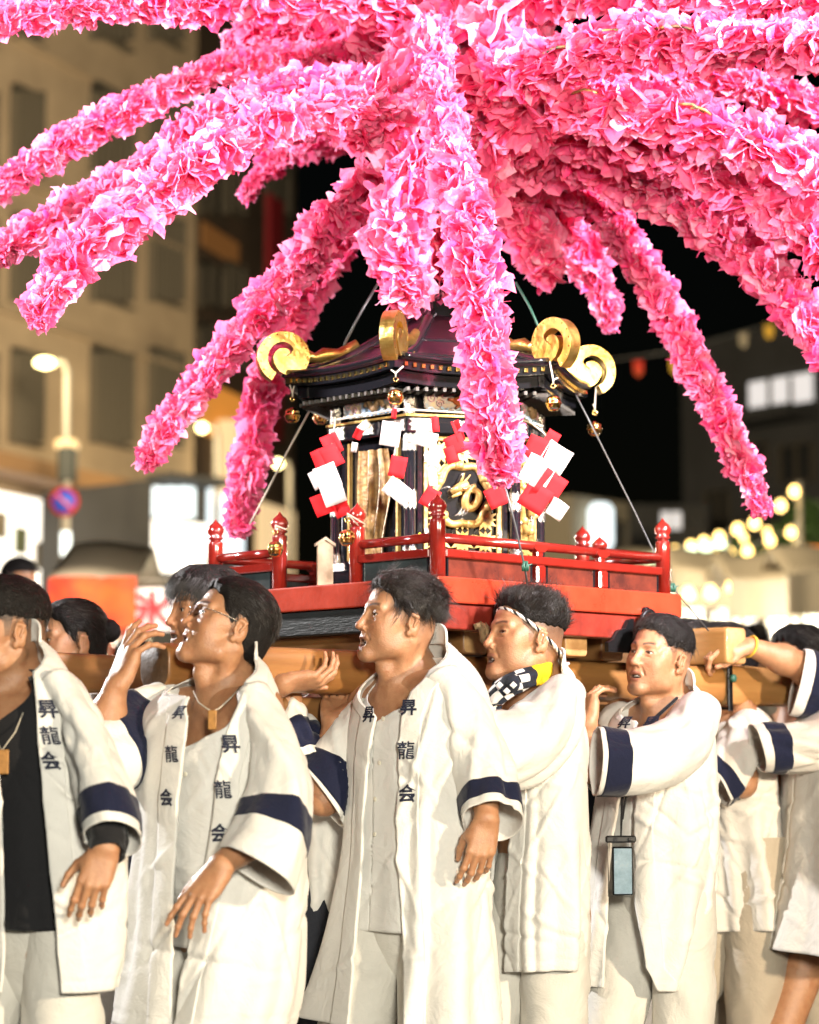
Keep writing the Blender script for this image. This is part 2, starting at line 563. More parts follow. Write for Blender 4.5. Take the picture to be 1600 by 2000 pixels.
# street lamps
def street_lamp(label, px, py, Y, arm_px, hs=1.0, energy=90):
    head = at(px, py, Y); base_x = at(arm_px, py, Y)[0]
    g = gz(Y)
    t = thing('street_lamp', label, 'street lamp', (base_x, Y, g), 'street lamps on the left')
    mb = MB(); mb.tube([V(base_x, Y, g), V(base_x, Y, head[2] - 0.1), V(base_x + (head[0] - base_x) * 0.15, Y, head[2]), V(head[0], Y, head[2] + 0.02)], [0.05, 0.042, 0.036, 0.03], 10); mb.build('pole', M['pole_metal'], t)
    mb = MB(); mb.lathe(head - EZ * 0.07, [(0.02 * hs, 0), (0.10 * hs, 0.03), (0.12 * hs, 0.06), (0.09 * hs, 0.1), (0.02 * hs, 0.12)], 16); mb.build('lamp_head', M['lamp_glow'], t)
    lamp('street_lamp_light', 'POINT', tuple(head - V(0.15, 0.9, 0.2)), None, energy, (1.0, 0.78, 0.45), 0.12)
    return t
sl = street_lamp('tall street lamp with a yellow head above the round no parking sign', 88, 707, 26.0, 132, energy=120)
mb = MB(); c0 = at(132, 905, 25.9); mb.box(c0, (0.20, 0.2, 0.42), None, 0.03); mb.build('control_box', mat('box_dark', (0.03, 0.035, 0.03), 0.5), sl)
mb = MB(); mb.box(at(131, 870, 25.9), (0.24, 0.2, 0.12), None, 0.03); mb.build('lower_light', M['shop_warm'], sl)
street_lamp('middle street lamp with a yellow head beside the drooping branch tip', 395, 834, 30.0, 424, hs=0.6, energy=60)
street_lamp('far street lamp with a yellow head left of the shrine', 543, 904, 34.0, 566, hs=0.6, energy=60)
# no parking sign
Ys = 22.0
ns = thing('no_parking_sign', 'round blue no parking sign with a red ring and red diagonal bar on a pole', 'road sign', (at(128, 1200, Ys)[0], Ys, gz(Ys)))
c0 = at(126, 980, Ys); rad = 29 * Ys / F
mb = MB(); mb.lathe(c0, [(rad, 0), (rad, 0.02)], 32, axis=V(0, -1, 0)); mb.build('red_ring', M['sign_red'], ns)
mb = MB(); mb.lathe(c0 + V(0, -0.020, 0), [(rad * 0.78, 0), (rad * 0.78, 0.006)], 32, axis=V(0, -1, 0)); mb.build('blue_disc', M['sign_blue'], ns)
mb = MB(); mb.box(c0 + V(0, -0.029, 0), (rad * 1.6, 0.006, rad * 0.22), (V(0.72, 0, -0.69), V(0, -1, 0), V(0.69, 0, 0.72))); mb.build('red_bar', M['sign_red'], ns)
mb = MB(); mb.tube([V(c0[0] + 0.02, Ys + 0.03, gz(Ys)), V(c0[0] + 0.02, Ys + 0.03, c0[2] + 0.2)], 0.03, 10); mb.build('pole', M['pole_metal'], ns)
mb = MB(); mb.box(V(c0[0] + 0.02, Ys - 0.02, at(0, 1062, Ys)[2]), (0.09, 0.03, 0.22), None, 0.01); mb.build('reflector_plate', M['shop_cool'], ns)  # plate glows in place of the light it throws back

# strings of bulbs on the right
sb = [(1552, 960), (1525, 988), (1474, 1022), (1441, 1034), (1405, 1050), (1375, 1060), (1350, 1068), (1318, 1078)]
sb2 = [(1545, 1040), (1504, 1056), (1460, 1076), (1425, 1081), (1392, 1094), (1368, 1112), (1336, 1128)]
sb4 = [(1590, 1010), (1548, 1022), (1500, 1040), (1452, 1052), (1404, 1078), (1340, 1098), (1290, 1112)]
sb5 = [(1600, 1130), (1560, 1140), (1515, 1136), (1470, 1148), (1430, 1146), (1388, 1158), (1345, 1160)]
sb6 = [(1596, 1046), (1566, 1062), (1536, 1072), (1490, 1084), (1446, 1096), (1416, 1102), (1380, 1118), (1350, 1142), (1322, 1150)]
sb3 = [(1570, 1080), (1525, 1090), (1470, 1108), (1411, 1119), (1372, 1132)]
for i, (path, Y, lab) in enumerate(((sb, 24.0, 'uppermost string of warm bulbs below the tip of the long pink branch'), (sb2, 26.0, 'middle string of warm bulbs over the right-hand stalls'), (sb3, 28.0, 'lowest but one string of warm bulbs over the right-hand stalls'), (sb4, 31.0, 'farthest string of warm bulbs just under the uppermost one'), (sb6, 33.0, 'string of warm bulbs sagging behind the yellow box sign'), (sb5, 19.0, 'lowest string of warm bulbs in front of the stall awnings'))):
    t = thing('bulb_string', lab, 'string lights', tuple(at(*path[0], Y)), 'strings of bulbs over the stalls')
    mb = MB(); mb.tube([at(px, py - 6, Y) for (px, py) in path], 0.012, 5); mb.build('cord', M['wire'], t)
    bm_ = MB(); bm_.lathe(V(0, 0, -0.06), [(0.004, 0), (0.045, 0.025), (0.055, 0.06), (0.04, 0.095), (0.02, 0.12)], 12); me_ = bm_.me('bulb')
    for (px, py) in path:
        b = link('bulb', me_, M['bulb_glow'], t, local=True); b.location = Vector(at(px, py, Y)) - Vector(t.location)
    a, b_ = at(*path[0], Y), at(*path[-1], Y)
    mb = MB(); mb.tube([V(a[0] + 0.05, Y, gz(Y)), a + V(0.05, 0, 0.1)], 0.03, 8); mb.build('pole', M['pole_metal'], t)
for (x, y, e, c) in ((1450, 1080, 60, (1, 0.85, 0.5)), (1360, 1120, 60, (0.9, 1, 0.7)), (1560, 1120, 60, (1, 0.8, 0.4))):
    lamp('stall_light', 'POINT', tuple(at(x, y, 25.0)), None, e, c, 0.15)

# market stalls
def stall(label, px0, px1, Y, py_roof, canvas, back, lit, kind=0):
    x0, x1 = at(px0, 1200, Y)[0], at(px1, 1200, Y)[0]
    g = gz(Y); zr = at(800, py_roof, Y)[2]
    t = thing('market_stall', label, 'market stall', ((x0 + x1) / 2, Y, g), 'market stalls')
    for (x, y) in ((x0, Y - 0.8), (x1, Y - 0.8), (x0, Y + 0.8), (x1, Y + 0.8)):
        mb = MB(); mb.tube([V(x, y, g), V(x, y, zr)], 0.025, 8); mb.build('post', M['pole_metal'], t)
    xm = (x0 + x1) / 2
    P = np.array([[V(x, y, zr + 0.28 * (1 - abs(k - 4) / 4) + 0.02 * math.sin(x * 9)) for x in np.linspace(x0 - 0.12, x1 + 0.12, 9)] for k, y in enumerate(np.linspace(Y - 0.95, Y + 0.95, 9))])
    mb = MB(); mb.grid(P); o = mb.build('canopy', canvas, t); so = o.modifiers.new('t', 'SOLIDIFY'); so.thickness = 0.02
    P = np.array([[V(x, Y - 0.96 + 0.015 * math.sin(x * 20), zr - 0.30 * q) for x in np.linspace(x0 - 0.12, x1 + 0.12, 24)] for q in np.linspace(0, 1, 4)])
    mb = MB(); mb.grid(P); mb.build('valance', back, t)
    mb = MB(); mb.box(V(xm, Y + 0.85, (g + zr) / 2), (x1 - x0 - 0.05, 0.04, zr - g - 0.05)); mb.build('back_sheet', lit, t)  # white stalls' sheets glow to stand in for lamplight on the cloth
    mb = MB(); mb.box(V(xm, Y - 0.55, g + 0.45), (x1 - x0 - 0.08, 0.5, 0.9), None, 0.02); mb.build('counter', back, t)
    n = max(2, int((x1 - x0) / 0.4))
    cm = [M['canvas_white'], M['canvas_yellow'], M['canvas_red'], M['sign_blue'], M['board_green']]
    for k in range(n):
        mb = MB(); mb.box(V(x0 + (k + 0.5) * (x1 - x0) / n, Y - 0.5, g + 0.9 + 0.1), (0.22, 0.25, 0.2 + 0.06 * (k % 2)), None, 0.02); mb.build('goods_box', cm[(k + kind) % 5], t)
    nb_ = max(2, n + 1)
    for k in range(nb_):
        xx = x0 + (k + 0.5) * (x1 - x0) / nb_
        mb = MB(); mb.lathe(V(xx, Y - 0.85 + 0.3 * (k % 2), zr - 0.30 - 0.28 * (k % 3)), [(0.01, 0), (0.06, 0.03), (0.07, 0.08), (0.03, 0.13), (0.01, 0.2)], 12); mb.build('bare_bulb', M['bulb_glow'] if kind % 2 else M['tube_green'], t)
    lamp('stall_light', 'POINT', (xm, Y - 0.5, zr - 0.3), None, 60, (1.0, 0.92, 0.78), 0.1)
    return t
stall('market stall with white awning and green white tube light right of the railing post', 1318, 1402, 21.0, 1135, M['canvas_white'], M['canvas_white'], M['shop_white'], 0)
stall('market stall with yellow awning and stacked goods near the right picture edge', 1424, 1512, 19.5, 1150, M['canvas_white'], M['canvas_white'], M['shop_white'], 1)
stall('market stall with white awning cut by the right picture edge', 1532, 1660, 18.5, 1140, M['canvas_white'], M['canvas_white'], M['shop_white'], 2)
stall('market stall with white awning partly hidden behind the shrine platform', 1200, 1305, 24.0, 1128, M['canvas_white'], M['canvas_white'], M['shop_white'], 4)
stall('red curtained market stall behind the raised hand on the beam', 176, 262, 15.0, 1150, M['canvas_white'], M['canvas_red'], M['canvas_red'], 2)
lamp('stall_light', 'POINT', tuple(at(205, 1110, 13.0)), None, 110, (1.0, 0.85, 0.65), 0.1)  # unseen lamp added in front to brighten the red curtained stall
# small lit signs and green white tubes among the stalls on the right
for (px0, py0, px1, py1, Y, m_, lab) in ((1500, 1084, 1558, 1128, 22.5, glow('sign_yellow', (1.0, 0.62, 0.10), 1.3), 'glowing yellow box sign above the white awnings at the right'),
        (1560, 1066, 1640, 1104, 23.5, glow('sign_orange', (1.0, 0.30, 0.06), 0.7), 'orange lit banner sign beside the yellow box sign')):
    a_, b_ = at(px0, py0, Y), at(px1, py1, Y)
    t = thing('lit_sign', lab, 'sign', (a_[0], Y, gz(Y)))
    mb = MB(); mb.box((a_ + b_) / 2, (b_[0] - a_[0], 0.12, a_[2] - b_[2]), None, 0.02); mb.build('light_box', m_, t)
    mb = MB(); mb.tube([V((a_[0] + b_[0]) / 2, Y + 0.1, gz(Y)), V((a_[0] + b_[0]) / 2, Y + 0.1, a_[2])], 0.03, 8); mb.build('pole', M['pole_metal'], t)
Y = 22.0
tt_ = thing('tube_light_row', 'row of greenish white tube lights under the dark trees right of the railing', 'tube lights', tuple(at(1310, 1076, Y)))
for (px, py) in ((1300, 1084), (1326, 1080), (1352, 1074), (1380, 1070), (1406, 1064), (1270, 1092)):
    mb = MB(); c_ = at(px, py, Y); mb.tube([c_ - V(0.045, 0, 0), c_ + V(0.045, 0, 0.006)], 0.028, 8); mb.build('tube', M['tube_green'], tt_)
mb = MB(); mb.tube([at(1250, 1086, Y + 0.04), at(1420, 1056, Y + 0.04)], 0.012, 6); mb.tube([V(at(1420, 1056, Y)[0], Y + 0.04, gz(Y)), at(1420, 1050, Y + 0.04)], 0.03, 8); mb.build('rail', M['pole_metal'], tt_)
# shaved ice banner
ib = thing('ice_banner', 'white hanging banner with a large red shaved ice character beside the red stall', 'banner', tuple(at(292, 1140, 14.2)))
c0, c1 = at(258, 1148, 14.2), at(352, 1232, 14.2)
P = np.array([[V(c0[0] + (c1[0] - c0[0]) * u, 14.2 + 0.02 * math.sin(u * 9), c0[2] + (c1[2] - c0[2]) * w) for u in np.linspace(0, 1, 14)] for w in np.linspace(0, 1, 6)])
mb = MB(); mb.grid(P); mb.build('cloth', mat('banner_cloth_glow', (0.75, 0.72, 0.7), 0.8, emit=(1.0, 0.9, 0.85), estr=0.7), ib)  # cloth glows, standing in for lamplight falling on it
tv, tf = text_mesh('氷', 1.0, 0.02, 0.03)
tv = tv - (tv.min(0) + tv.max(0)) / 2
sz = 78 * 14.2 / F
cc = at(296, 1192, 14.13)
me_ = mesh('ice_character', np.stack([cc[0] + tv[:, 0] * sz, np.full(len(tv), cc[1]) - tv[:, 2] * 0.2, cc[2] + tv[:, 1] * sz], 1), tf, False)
link('ice_character', me_, mat('banner_ink_glow', (0.75, 0.02, 0.03), 0.7, emit=(0.9, 0.02, 0.03), estr=0.25), ib)  # ink glows too, in place of lamplight on the banner
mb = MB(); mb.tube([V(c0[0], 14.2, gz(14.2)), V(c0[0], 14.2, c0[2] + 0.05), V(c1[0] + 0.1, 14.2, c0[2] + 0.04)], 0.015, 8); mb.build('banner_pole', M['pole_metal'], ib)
# pennants on a dark cord high up at the right
pn = thing('pennant_cord', 'faint cord of small orange and white pennants across the night sky on the right', 'pennants', tuple(at(1330, 690, 30)))
mb = MB(); mb.tube([at(1180, 705, 30), at(1330, 685, 30), at(1450, 648, 30), at(1620, 600, 30)], 0.012, 5); mb.build('cord', M['wire'], pn)
for (px, py, m_) in ((1247, 705, M['canvas_red']), (1318, 700, M['canvas_yellow']), (1452, 650, M['canvas_white']), (1502, 632, M['canvas_yellow'])):
    c = at(px, py, 30); mb = MB(); mb.prism([c + V(-0.06, 0, 0), c + V(0.06, 0, 0), c + V(0.05, 0, -0.16), c + V(0, 0, -0.2), c + V(-0.05, 0, -0.16)], V(0, 0.01, 0)); mb.build('pennant', m_, pn)

# roadside trees on the right
def tree(label, px, py0, py1, Y, wpx, n=900, seed=0):
    r = np.random.default_rng(seed)
    top, bot = at(px, py0, Y), at(px, py1, Y)
    g = gz(Y); w = wpx * Y / F
    t = thing('tree', label, 'tree', (top[0], Y, g), 'trees behind the stalls')
    mb = MB(); mb.tube([V(top[0], Y, g), V(top[0] + 0.05, Y, bot[2]), V(top[0], Y, (top[2] + bot[2]) / 2)], [0.10, 0.07, 0.03], 8)
    for k in range(5):
        a = k * 1.3
        mb.tube([V(top[0], Y, bot[2] - 0.1), V(top[0] + w * 0.3 * math.cos(a), Y + w * 0.3 * math.sin(a), bot[2] + (top[2] - bot[2]) * 0.45)], [0.04, 0.012], 6)
    mb.build('trunk', M['dark_wood'], t)
    vs, fs = [], []
    c = (top + bot) / 2; h = (top[2] - bot[2]) / 2
    for k in range(n):
        d = unit(r.normal(0, 1, 3)) * r.uniform(0.35, 1.0) ** 0.5 * (1 + 0.25 * math.sin(5 * r.uniform(0, 6)))
        p = c + d * V(w / 2, w / 2, h)
        a, b = unit(r.normal(0, 1, 3)), unit(r.normal(0, 1, 3)); s = r.uniform(0.05, 0.11)
        i = len(vs); vs += [p - a * s, p + b * s * 0.5, p + a * s, p - b * s * 0.5]; fs.append((i, i + 1, i + 2, i + 3))
    link('crown', mesh('crown', vs, np.array(fs, np.int32), False), M['leaf_green'], t)
tree('dark leafy tree at the right picture edge above the stalls', 1580, 985, 1100, 30, 130, seed=1)
tree('small leafy tree between the strings of bulbs', 1445, 1062, 1140, 27, 90, 700, seed=2)
tree('leafy bush lit green behind the white awning', 1362, 1090, 1140, 29, 90, 600, seed=3)
# ---------------------------------------------------------------- the portable shrine: its own axes
PHI = R(44)
E1 = V(math.cos(PHI), math.sin(PHI), 0)       # along the beams, to the right and away
E2 = V(-math.sin(PHI), math.cos(PHI), 0)      # across the beams, to the left and away
EZ = V(0, 0, 1)
MC = V(0.082, 6.724, 0)
def mk(p, q, z): return MC + E1 * p + E2 * q + EZ * z
def hexv(deg, r, z=0.0):
    a = R(deg)
    return MC + V(math.sin(a) * r, -math.cos(a) * r, z)
HA = [-76, -16, 44, 104, 164, 224]
YC = 6.07
Z_RIM = zrow(1125, YC)                         # top of the red rim (floor of the shrine)
shrine = thing('portable_shrine', 'black and gold hexagonal portable shrine with red railing carried on wooden beams', 'portable shrine', (MC[0], MC[1], Z_RIM - 0.14))

# --- platform
HS = 0.4415                                    # post line
def slab(name, half, z0, z1, m, bev=0.006):
    b = MB(); b.box(MC + EZ * (z0 + z1) / 2, (2 * half, 2 * half, z1 - z0), (E1, E2, EZ), bev); return b.build(name, m, shrine)
slab('platform_floor', HS - 0.03, Z_RIM - 0.05, Z_RIM - 0.004, M['lacquer_black'])
zr0 = Z_RIM - 0.066
# rim: four mitred boards, lower boards: four fascia boards
def frame_boards(name, half, z0, z1, th, mats):
    for k, (a, bdir) in enumerate(((E1, -E2), (E2, -E1), (E1, E2), (E2, E1))):
        o = []
        for (hh) in (half, half - th):
            o.append(hh)
        P = []
        for z in (z0, z1):
            P.append(MC + bdir * o[0] - a * o[0] + EZ * z); P.append(MC + bdir * o[0] + a * o[0] + EZ * z)
            P.append(MC + bdir * o[1] + a * o[1] + EZ * z); P.append(MC + bdir * o[1] - a * o[1] + EZ * z)
        mb = MB(); mb.add(P, [(3, 2, 1, 0), (4, 5, 6, 7), (0, 1, 5, 4), (1, 2, 6, 5), (2, 3, 7, 6), (3, 0, 4, 7)], False)
        ob = mb.build(name, mats[k], shrine)
        bv = ob.modifiers.new('edge', 'BEVEL'); bv.width = 0.004; bv.segments = 2
frame_boards('rim_board', HS + 0.036, zr0, Z_RIM, 0.08, [M['rim_red']] * 4)
frame_boards('fascia_board', HS + 0.026, zr0 - 0.066, zr0 - 0.002, 0.06, [M['board_red'], M['board_black'], M['board_red'], M['board_black']])
slab('under_board', HS - 0.05, zr0 - 0.05, zr0 - 0.03, M['dark_wood'])

# --- railing
def giboshi(base, h, r, name='railing_post'):
    b = MB()
    b.lathe(base, [(r, 0), (r, h * 0.97), (r * 0.98, h)], 16)
    o = b.build(name, M['lacquer_red'], shrine)
    f = MB()
    f.lathe(base + EZ * h, [(r * 0.72, 0), (r * 0.72, 0.006), (r * 1.02, 0.009), (r * 1.02, 0.013), (r * 0.80, 0.016), (r * 1.12, 0.026), (r * 1.15, 0.036),
                            (r * 0.85, 0.047), (r * 0.40, 0.055), (r * 0.10, 0.063), (0.0006, 0.066)], 16)
    f.build('onion_finial', M['lacquer_red'], o)
    return o
HP = 0.150
GA, GB = -0.115, 0.205                         # gate opening in the travel face, measured along E2 from its middle
posts = [(-HS, -HS), (HS, -HS), (-HS, HS), (HS, HS), (-HS, -HS + 0.30), (-HS, -HS + 0.61), (HS, -HS + 0.30), (HS, -HS + 0.61)]
for (p, q) in posts:
    giboshi(mk(p, q, Z_RIM - 0.003), HP, 0.0205)
rail_z = (Z_RIM + 0.101, Z_RIM + 0.062)
spans = [((-HS, -HS), (HS, -HS)), ((-HS, HS), (HS, HS)),
         ((-HS, -HS), (-HS, -HS + 0.30)), ((-HS, -HS + 0.61), (-HS, HS)),
         ((HS, -HS), (HS, -HS + 0.30)), ((HS, -HS + 0.61), (HS, HS))]
for (a, c) in spans:
    A, C = mk(a[0], a[1], 0), mk(c[0], c[1], 0)
    d = unit(C - A)
    nrm = np.cross(d, EZ)
    L = np.linalg.norm(C - A)
    mb = MB(); mb.tube([A + d * 0.018 + EZ * rail_z[0], C - d * 0.018 + EZ * rail_z[0]], 0.0125, 12)
    mb.build('top_rail', M['lacquer_red'], shrine)
    mb = MB(); mb.box((A + C) / 2 + EZ * rail_z[1], (L - 0.036, 0.03, 0.022), (d, nrm, EZ), 0.003)
    mb.build('middle_rail', M['lacquer_red'], shrine)
    longs = L > 0.5
    cuts = [0.0, 0.42, 0.70, 1.0] if longs else [0.0, 1.0]
    green = not (longs and a[1] < 0)
    for i in range(len(cuts) - 1):
        s0, s1 = A + d * (L * cuts[i] + 0.03), A + d * (L * cuts[i + 1] - 0.03)
        mb = MB(); mb.box((s0 + s1) / 2 + EZ * (Z_RIM + 0.0265), (np.linalg.norm(s1 - s0), 0.008, 0.052), (d, nrm, EZ))
        mb.build('railing_panel', M['panel_green'] if green else M['panel_brown'], shrine)
        for s in (s0, s1):
            mb = MB(); mb.box(s + EZ * (Z_RIM + 0.0265), (0.006, 0.012, 0.0515), (d, nrm, EZ))
            mb.build('panel_edging', M['lacquer_black'], shrine)
    if longs:
        for c_ in cuts[1:-1]:
            s = A + d * L * c_
            mb = MB(); mb.box(s + EZ * (Z_RIM + 0.0255), (0.036, 0.034, 0.05), (d, nrm, EZ), 0.005)
            mb.box(s + EZ * (Z_RIM + 0.081), (0.024, 0.022, 0.018), (d, nrm, EZ), 0.003)
            o = mb.build('short_post', M['lacquer_red'], shrine)
            # flared saucer carrying the rail
            f = MB(); f.prism([s + d * x + EZ * z - nrm * 0.014 for (x, z) in ((-0.022, rail_z[0] + 0.004), (-0.026, rail_z[0] - 0.006), (-0.012, rail_z[0] - 0.016), (0.012, rail_z[0] - 0.016), (0.026, rail_z[0] - 0.006), (0.022, rail_z[0] + 0.004))], nrm * 0.028)
            f.build('rail_bearer', M['lacquer_red'], o)
            if c_ > 0.6:
                f = MB(); f.lathe(s + EZ * (rail_z[0] + 0.008), [(0.014, 0), (0.02, 0.006), (0.021, 0.014), (0.012, 0.024), (0.003, 0.031), (0.0006, 0.034)], 14)
                f.build('onion_finial', M['lacquer_red'], o)

# iron lifting rings on the right-hand face, with rope under the first
for (p, rr) in ((-0.255, 0.032), (0.315, 0.030)):
    c0 = mk(p, -HS - 0.046, zr0 + 0.012)
    mb = MB(); mb.tube([c0 - EZ * rr + (E1 * math.sin(t) * rr + EZ * (math.cos(t) * rr)) - E2 * 0.010 * math.cos(t / 2) for t in np.linspace(-PI, PI, 25)], 0.0062, 8, cap=False)
    o = mb.build('iron_ring', M['iron'], shrine)
    mb = MB(); mb.tube([c0 + E2 * 0.02, c0 - E2 * 0.004], 0.011, 10); mb.build('ring_bolt', M['iron'], o)
# carved cloud bracket below the rim
for p in (-0.19, 0.235):
    c0 = mk(p, -HS - 0.029, zr0 - 0.075)
    out = [(-0.075, -0.03), (-0.075, -0.005), (-0.05, 0.006), (-0.03, 0.03), (-0.005, 0.036), (0.012, 0.06), (0.03, 0.064), (0.03, 0.04), (0.045, 0.02), (0.07, 0.012), (0.078, -0.03)]
    mb = MB(); mb.prism([c0 + E1 * x + EZ * z for (x, z) in out], -E2 * 0.014); mb.build('iron_bracket', M['iron'], shrine)
mb = MB()
for k in range(5):
    y0 = -0.03 + k * 0.016
    mb.tube([mk(-0.33 + 0.03 * t + y0, -HS - 0.05 - 0.012 * math.sin(t * 3), zr0 - 0.06 - 0.022 * t + 0.01 * math.sin(5 * t + k)) for t in np.linspace(0, 2.2, 10)], 0.009, 8)
mb.build('rope_lashing', M['rope'], shrine)

# --- shrine body
RB = 0.292
Z_T1 = zrow(815, 6.44)       # top of the nageshi beam
Z_T0 = zrow(846, 6.44)
Z_F0, Z_F1 = Z_T1 + 0.012, Z_T1 + 0.080
Z_E = Z_F1 + 0.010           # underside of the eaves
ZB = Z_RIM + 0.055           # top of plinth
mb = MB()
for (r, z0, z1) in ((RB + 0.035, Z_RIM - 0.003, Z_RIM + 0.03), (RB + 0.02, Z_RIM + 0.03, ZB)):
    mb.prism([hexv(a, r, z0) for a in HA], EZ * (z1 - z0))
mb.build('plinth', M['lacquer_black'], shrine)
mb = MB(); mb.prism([hexv(a, RB - 0.03, ZB) for a in HA], EZ * (Z_E - ZB)); mb.build('inner_wall', M['lacquer_black'], shrine)
def fitting(name, c, u, n, w, h, m, parent, th=0.004, notch=True):
    k = 0.25 * h
    o = [(-w / 2 - (k if notch else 0), h / 2), (-w / 2, h * 0.2), (-w / 2 - (k if notch else 0), 0), (-w / 2, -h * 0.2), (-w / 2 - (k if notch else 0), -h / 2),
         (w / 2 + (k if notch else 0), -h / 2), (w / 2, -h * 0.2), (w / 2 + (k if notch else 0), 0), (w / 2, h * 0.2), (w / 2 + (k if notch else 0), h / 2)]
    mb = MB(); mb.prism([c + u * x + EZ * z for (x, z) in o], n * th)
    return mb.build(name, m, parent)
for i, a in enumerate(HA):
    rad = V(math.sin(R(a)), -math.cos(R(a)), 0)
    tng = np.cross(EZ, rad)
    base = hexv(a, RB, Z_RIM - 0.003)
    mb = MB(); mb.lathe(base, [(0.030, 0), (0.030, 0.012), (0.021, 0.02), (0.0165, 0.03), (0.0165, Z_E - Z_RIM + 0.004)], 16)
    colm = mb.build('column', M['lacquer_black'], shrine)
    for (z, h) in ((Z_T0 - 0.024, 0.036), (Z_F0 + 0.018, 0.034), (ZB + 0.030, 0.034), (ZB + 0.18, 0.04)):
        mb = MB()
        crown = [0.0, 0.008, 0.0, 0.011, 0.0, 0.008, 0.0]
        n = 13
        vs = []
        for k in range(n):
            w = -1.9 + 3.8 * k / (n - 1)
            d = rad * math.cos(w) + tng * math.sin(w)
            e = 0.008 * abs(math.sin(k * PI / 2))
            vs += [hexv(a, RB, z - h / 2 - e) + d * 0.0187, hexv(a, RB, z + h / 2 + e) + d * 0.0187]
        mb.add(vs, [(2 * k, 2 * k + 2, 2 * k + 3, 2 * k + 1) for k in range(n - 1)])
        mb.build('silver_sleeve', M['silver'], colm)
for i in range(6):
    A, C = hexv(HA[i], RB), hexv(HA[(i + 1) % 6], RB)
    u = unit(C - A); n = np.cross(u, EZ); mid = (A + C) / 2; L = np.linalg.norm(C - A)
    vis = i in (0, 1, 2)
    mb = MB(); mb.box(mid + n * 0.006 + EZ * (Z_T0 + Z_T1) / 2, (L + 0.028, 0.032, Z_T1 - Z_T0), (u, n, EZ), 0.002)
    bm_ = mb.build('upper_beam', M['lacquer_black'], shrine)
    mb = MB(); mb.box(mid + n * 0.010 + EZ * (Z_T1 + 0.004), (L + 0.034, 0.032, 0.006), (u, n, EZ)); mb.build('beam_edge', M['gold'], bm_)
    for s in (-1, 1):
        fitting('silver_fitting', mid + u * s * (L / 2 - 0.026) + n * 0.0225 + EZ * (Z_T0 + Z_T1) / 2, u, n, 0.052, (Z_T1 - Z_T0) * 0.78, M['silver'], bm_)
    fitting('silver_fitting', mid + n * 0.0225 + EZ * (Z_T0 + Z_T1) / 2, u, n, 0.05, (Z_T1 - Z_T0) * 0.62, M['silver'], bm_)
    mb = MB(); mb.box(mid + n * 0.004 + EZ * (ZB + 0.012), (L + 0.02, 0.03, 0.026), (u, n, EZ), 0.002)
    sl = mb.build('sill_beam', M['lacquer_black'], shrine)
    fitting('silver_fitting', mid + n * 0.0195 + EZ * (ZB + 0.012), u, n, 0.10, 0.020, M['silver'], sl)
    for s in (-1, 1):
        fitting('silver_fitting', mid + u * s * (L / 2 - 0.03) + n * 0.0195 + EZ * (ZB + 0.012), u, n, 0.05, 0.020, M['silver'], sl)
    # frieze panel with a painted scene
    fw, fh = L - 0.075, Z_F1 - Z_F0 - 0.014
    zc = (Z_F0 + Z_F1) / 2
    mb = MB()
    pts = []
    for k in range(24):
        w = 2 * PI * k / 24
        pts.append(mid + n * 0.002 + u * (math.copysign(abs(math.cos(w)) ** 0.35, math.cos(w)) * fw / 2) + EZ * (zc + math.copysign(abs(math.sin(w)) ** 0.35, math.sin(w)) * fh / 2))
    mb.prism(pts, n * 0.006)
    FR = mb.build('frieze_panel', M.setdefault('frieze', mat('frieze', (0.42, 0.30, 0.14), 0.4, second=(0.10, 0.19, 0.28), nscale=26)), shrine)
    mb = MB(); mb.tube([p + n * 0.006 for p in pts] + [pts[0] + n * 0.006, pts[1] + n * 0.006], 0.0022, 6, cap=False); mb.build('panel_rim', M['silver'], FR)
    blue = M.setdefault('paint_blue', mat('paint_blue', (0.10, 0.30, 0.55), 0.4, second=(0.55, 0.65, 0.72), nscale=30))
    mb = MB()
    for k in range(7):
        xx = -fw * 0.44 + k * fw * 0.145
        mb.tube([mid + n * 0.010 + u * (xx + 0.011 * t) + EZ * (zc - fh * 0.40 + 0.004 * math.sin(t * 3 + k)) for t in np.linspace(0, 2.0, 7)], 0.0034, 6)
    mb.build('carved_waves', blue, FR)
    mb = MB()
    for (cx, cz, r0) in ((-0.40, 0.15, 0.016), (-0.30, -0.12, 0.012), (-0.24, 0.28, 0.011), (0.40, -0.05, 0.015), (0.32, 0.25, 0.011)):
        mb.tube([mid + n * 0.010 + u * (cx * fw + r0 * (1 - t / 12) * math.cos(t)) + EZ * (zc + cz * fh + r0 * (1 - t / 12) * math.sin(t)) for t in np.linspace(0, 10.5, 26)], 0.0016, 5)
    mb.build('carved_cloud_curls', M.setdefault('paint_plum', mat('paint_plum', (0.36, 0.20, 0.22), 0.4)), FR)
    if i == 1:     # a reddish brown tortoise
        tor = M.setdefault('paint_tortoise', mat('paint_tortoise', (0.42, 0.12, 0.035), 0.35, second=(0.16, 0.05, 0.02), nscale=60))
        mb = MB()
        c0 = mid + n * 0.010 + EZ * (zc + 0.002) + u * 0.006
        nn, mm = 9, 18
        P = np.zeros((nn, mm, 3))
        for a_ in range(nn):
            for b_ in range(mm):
                th, ph = a_ / (nn - 1) * PI / 2, b_ / (mm - 1) * 2 * PI
                P[a_, b_] = c0 + u * (0.036 * math.sin(th) * math.cos(ph)) + EZ * (0.017 * math.sin(th) * math.sin(ph)) + n * (0.010 * math.cos(th))
        mb.grid(P)
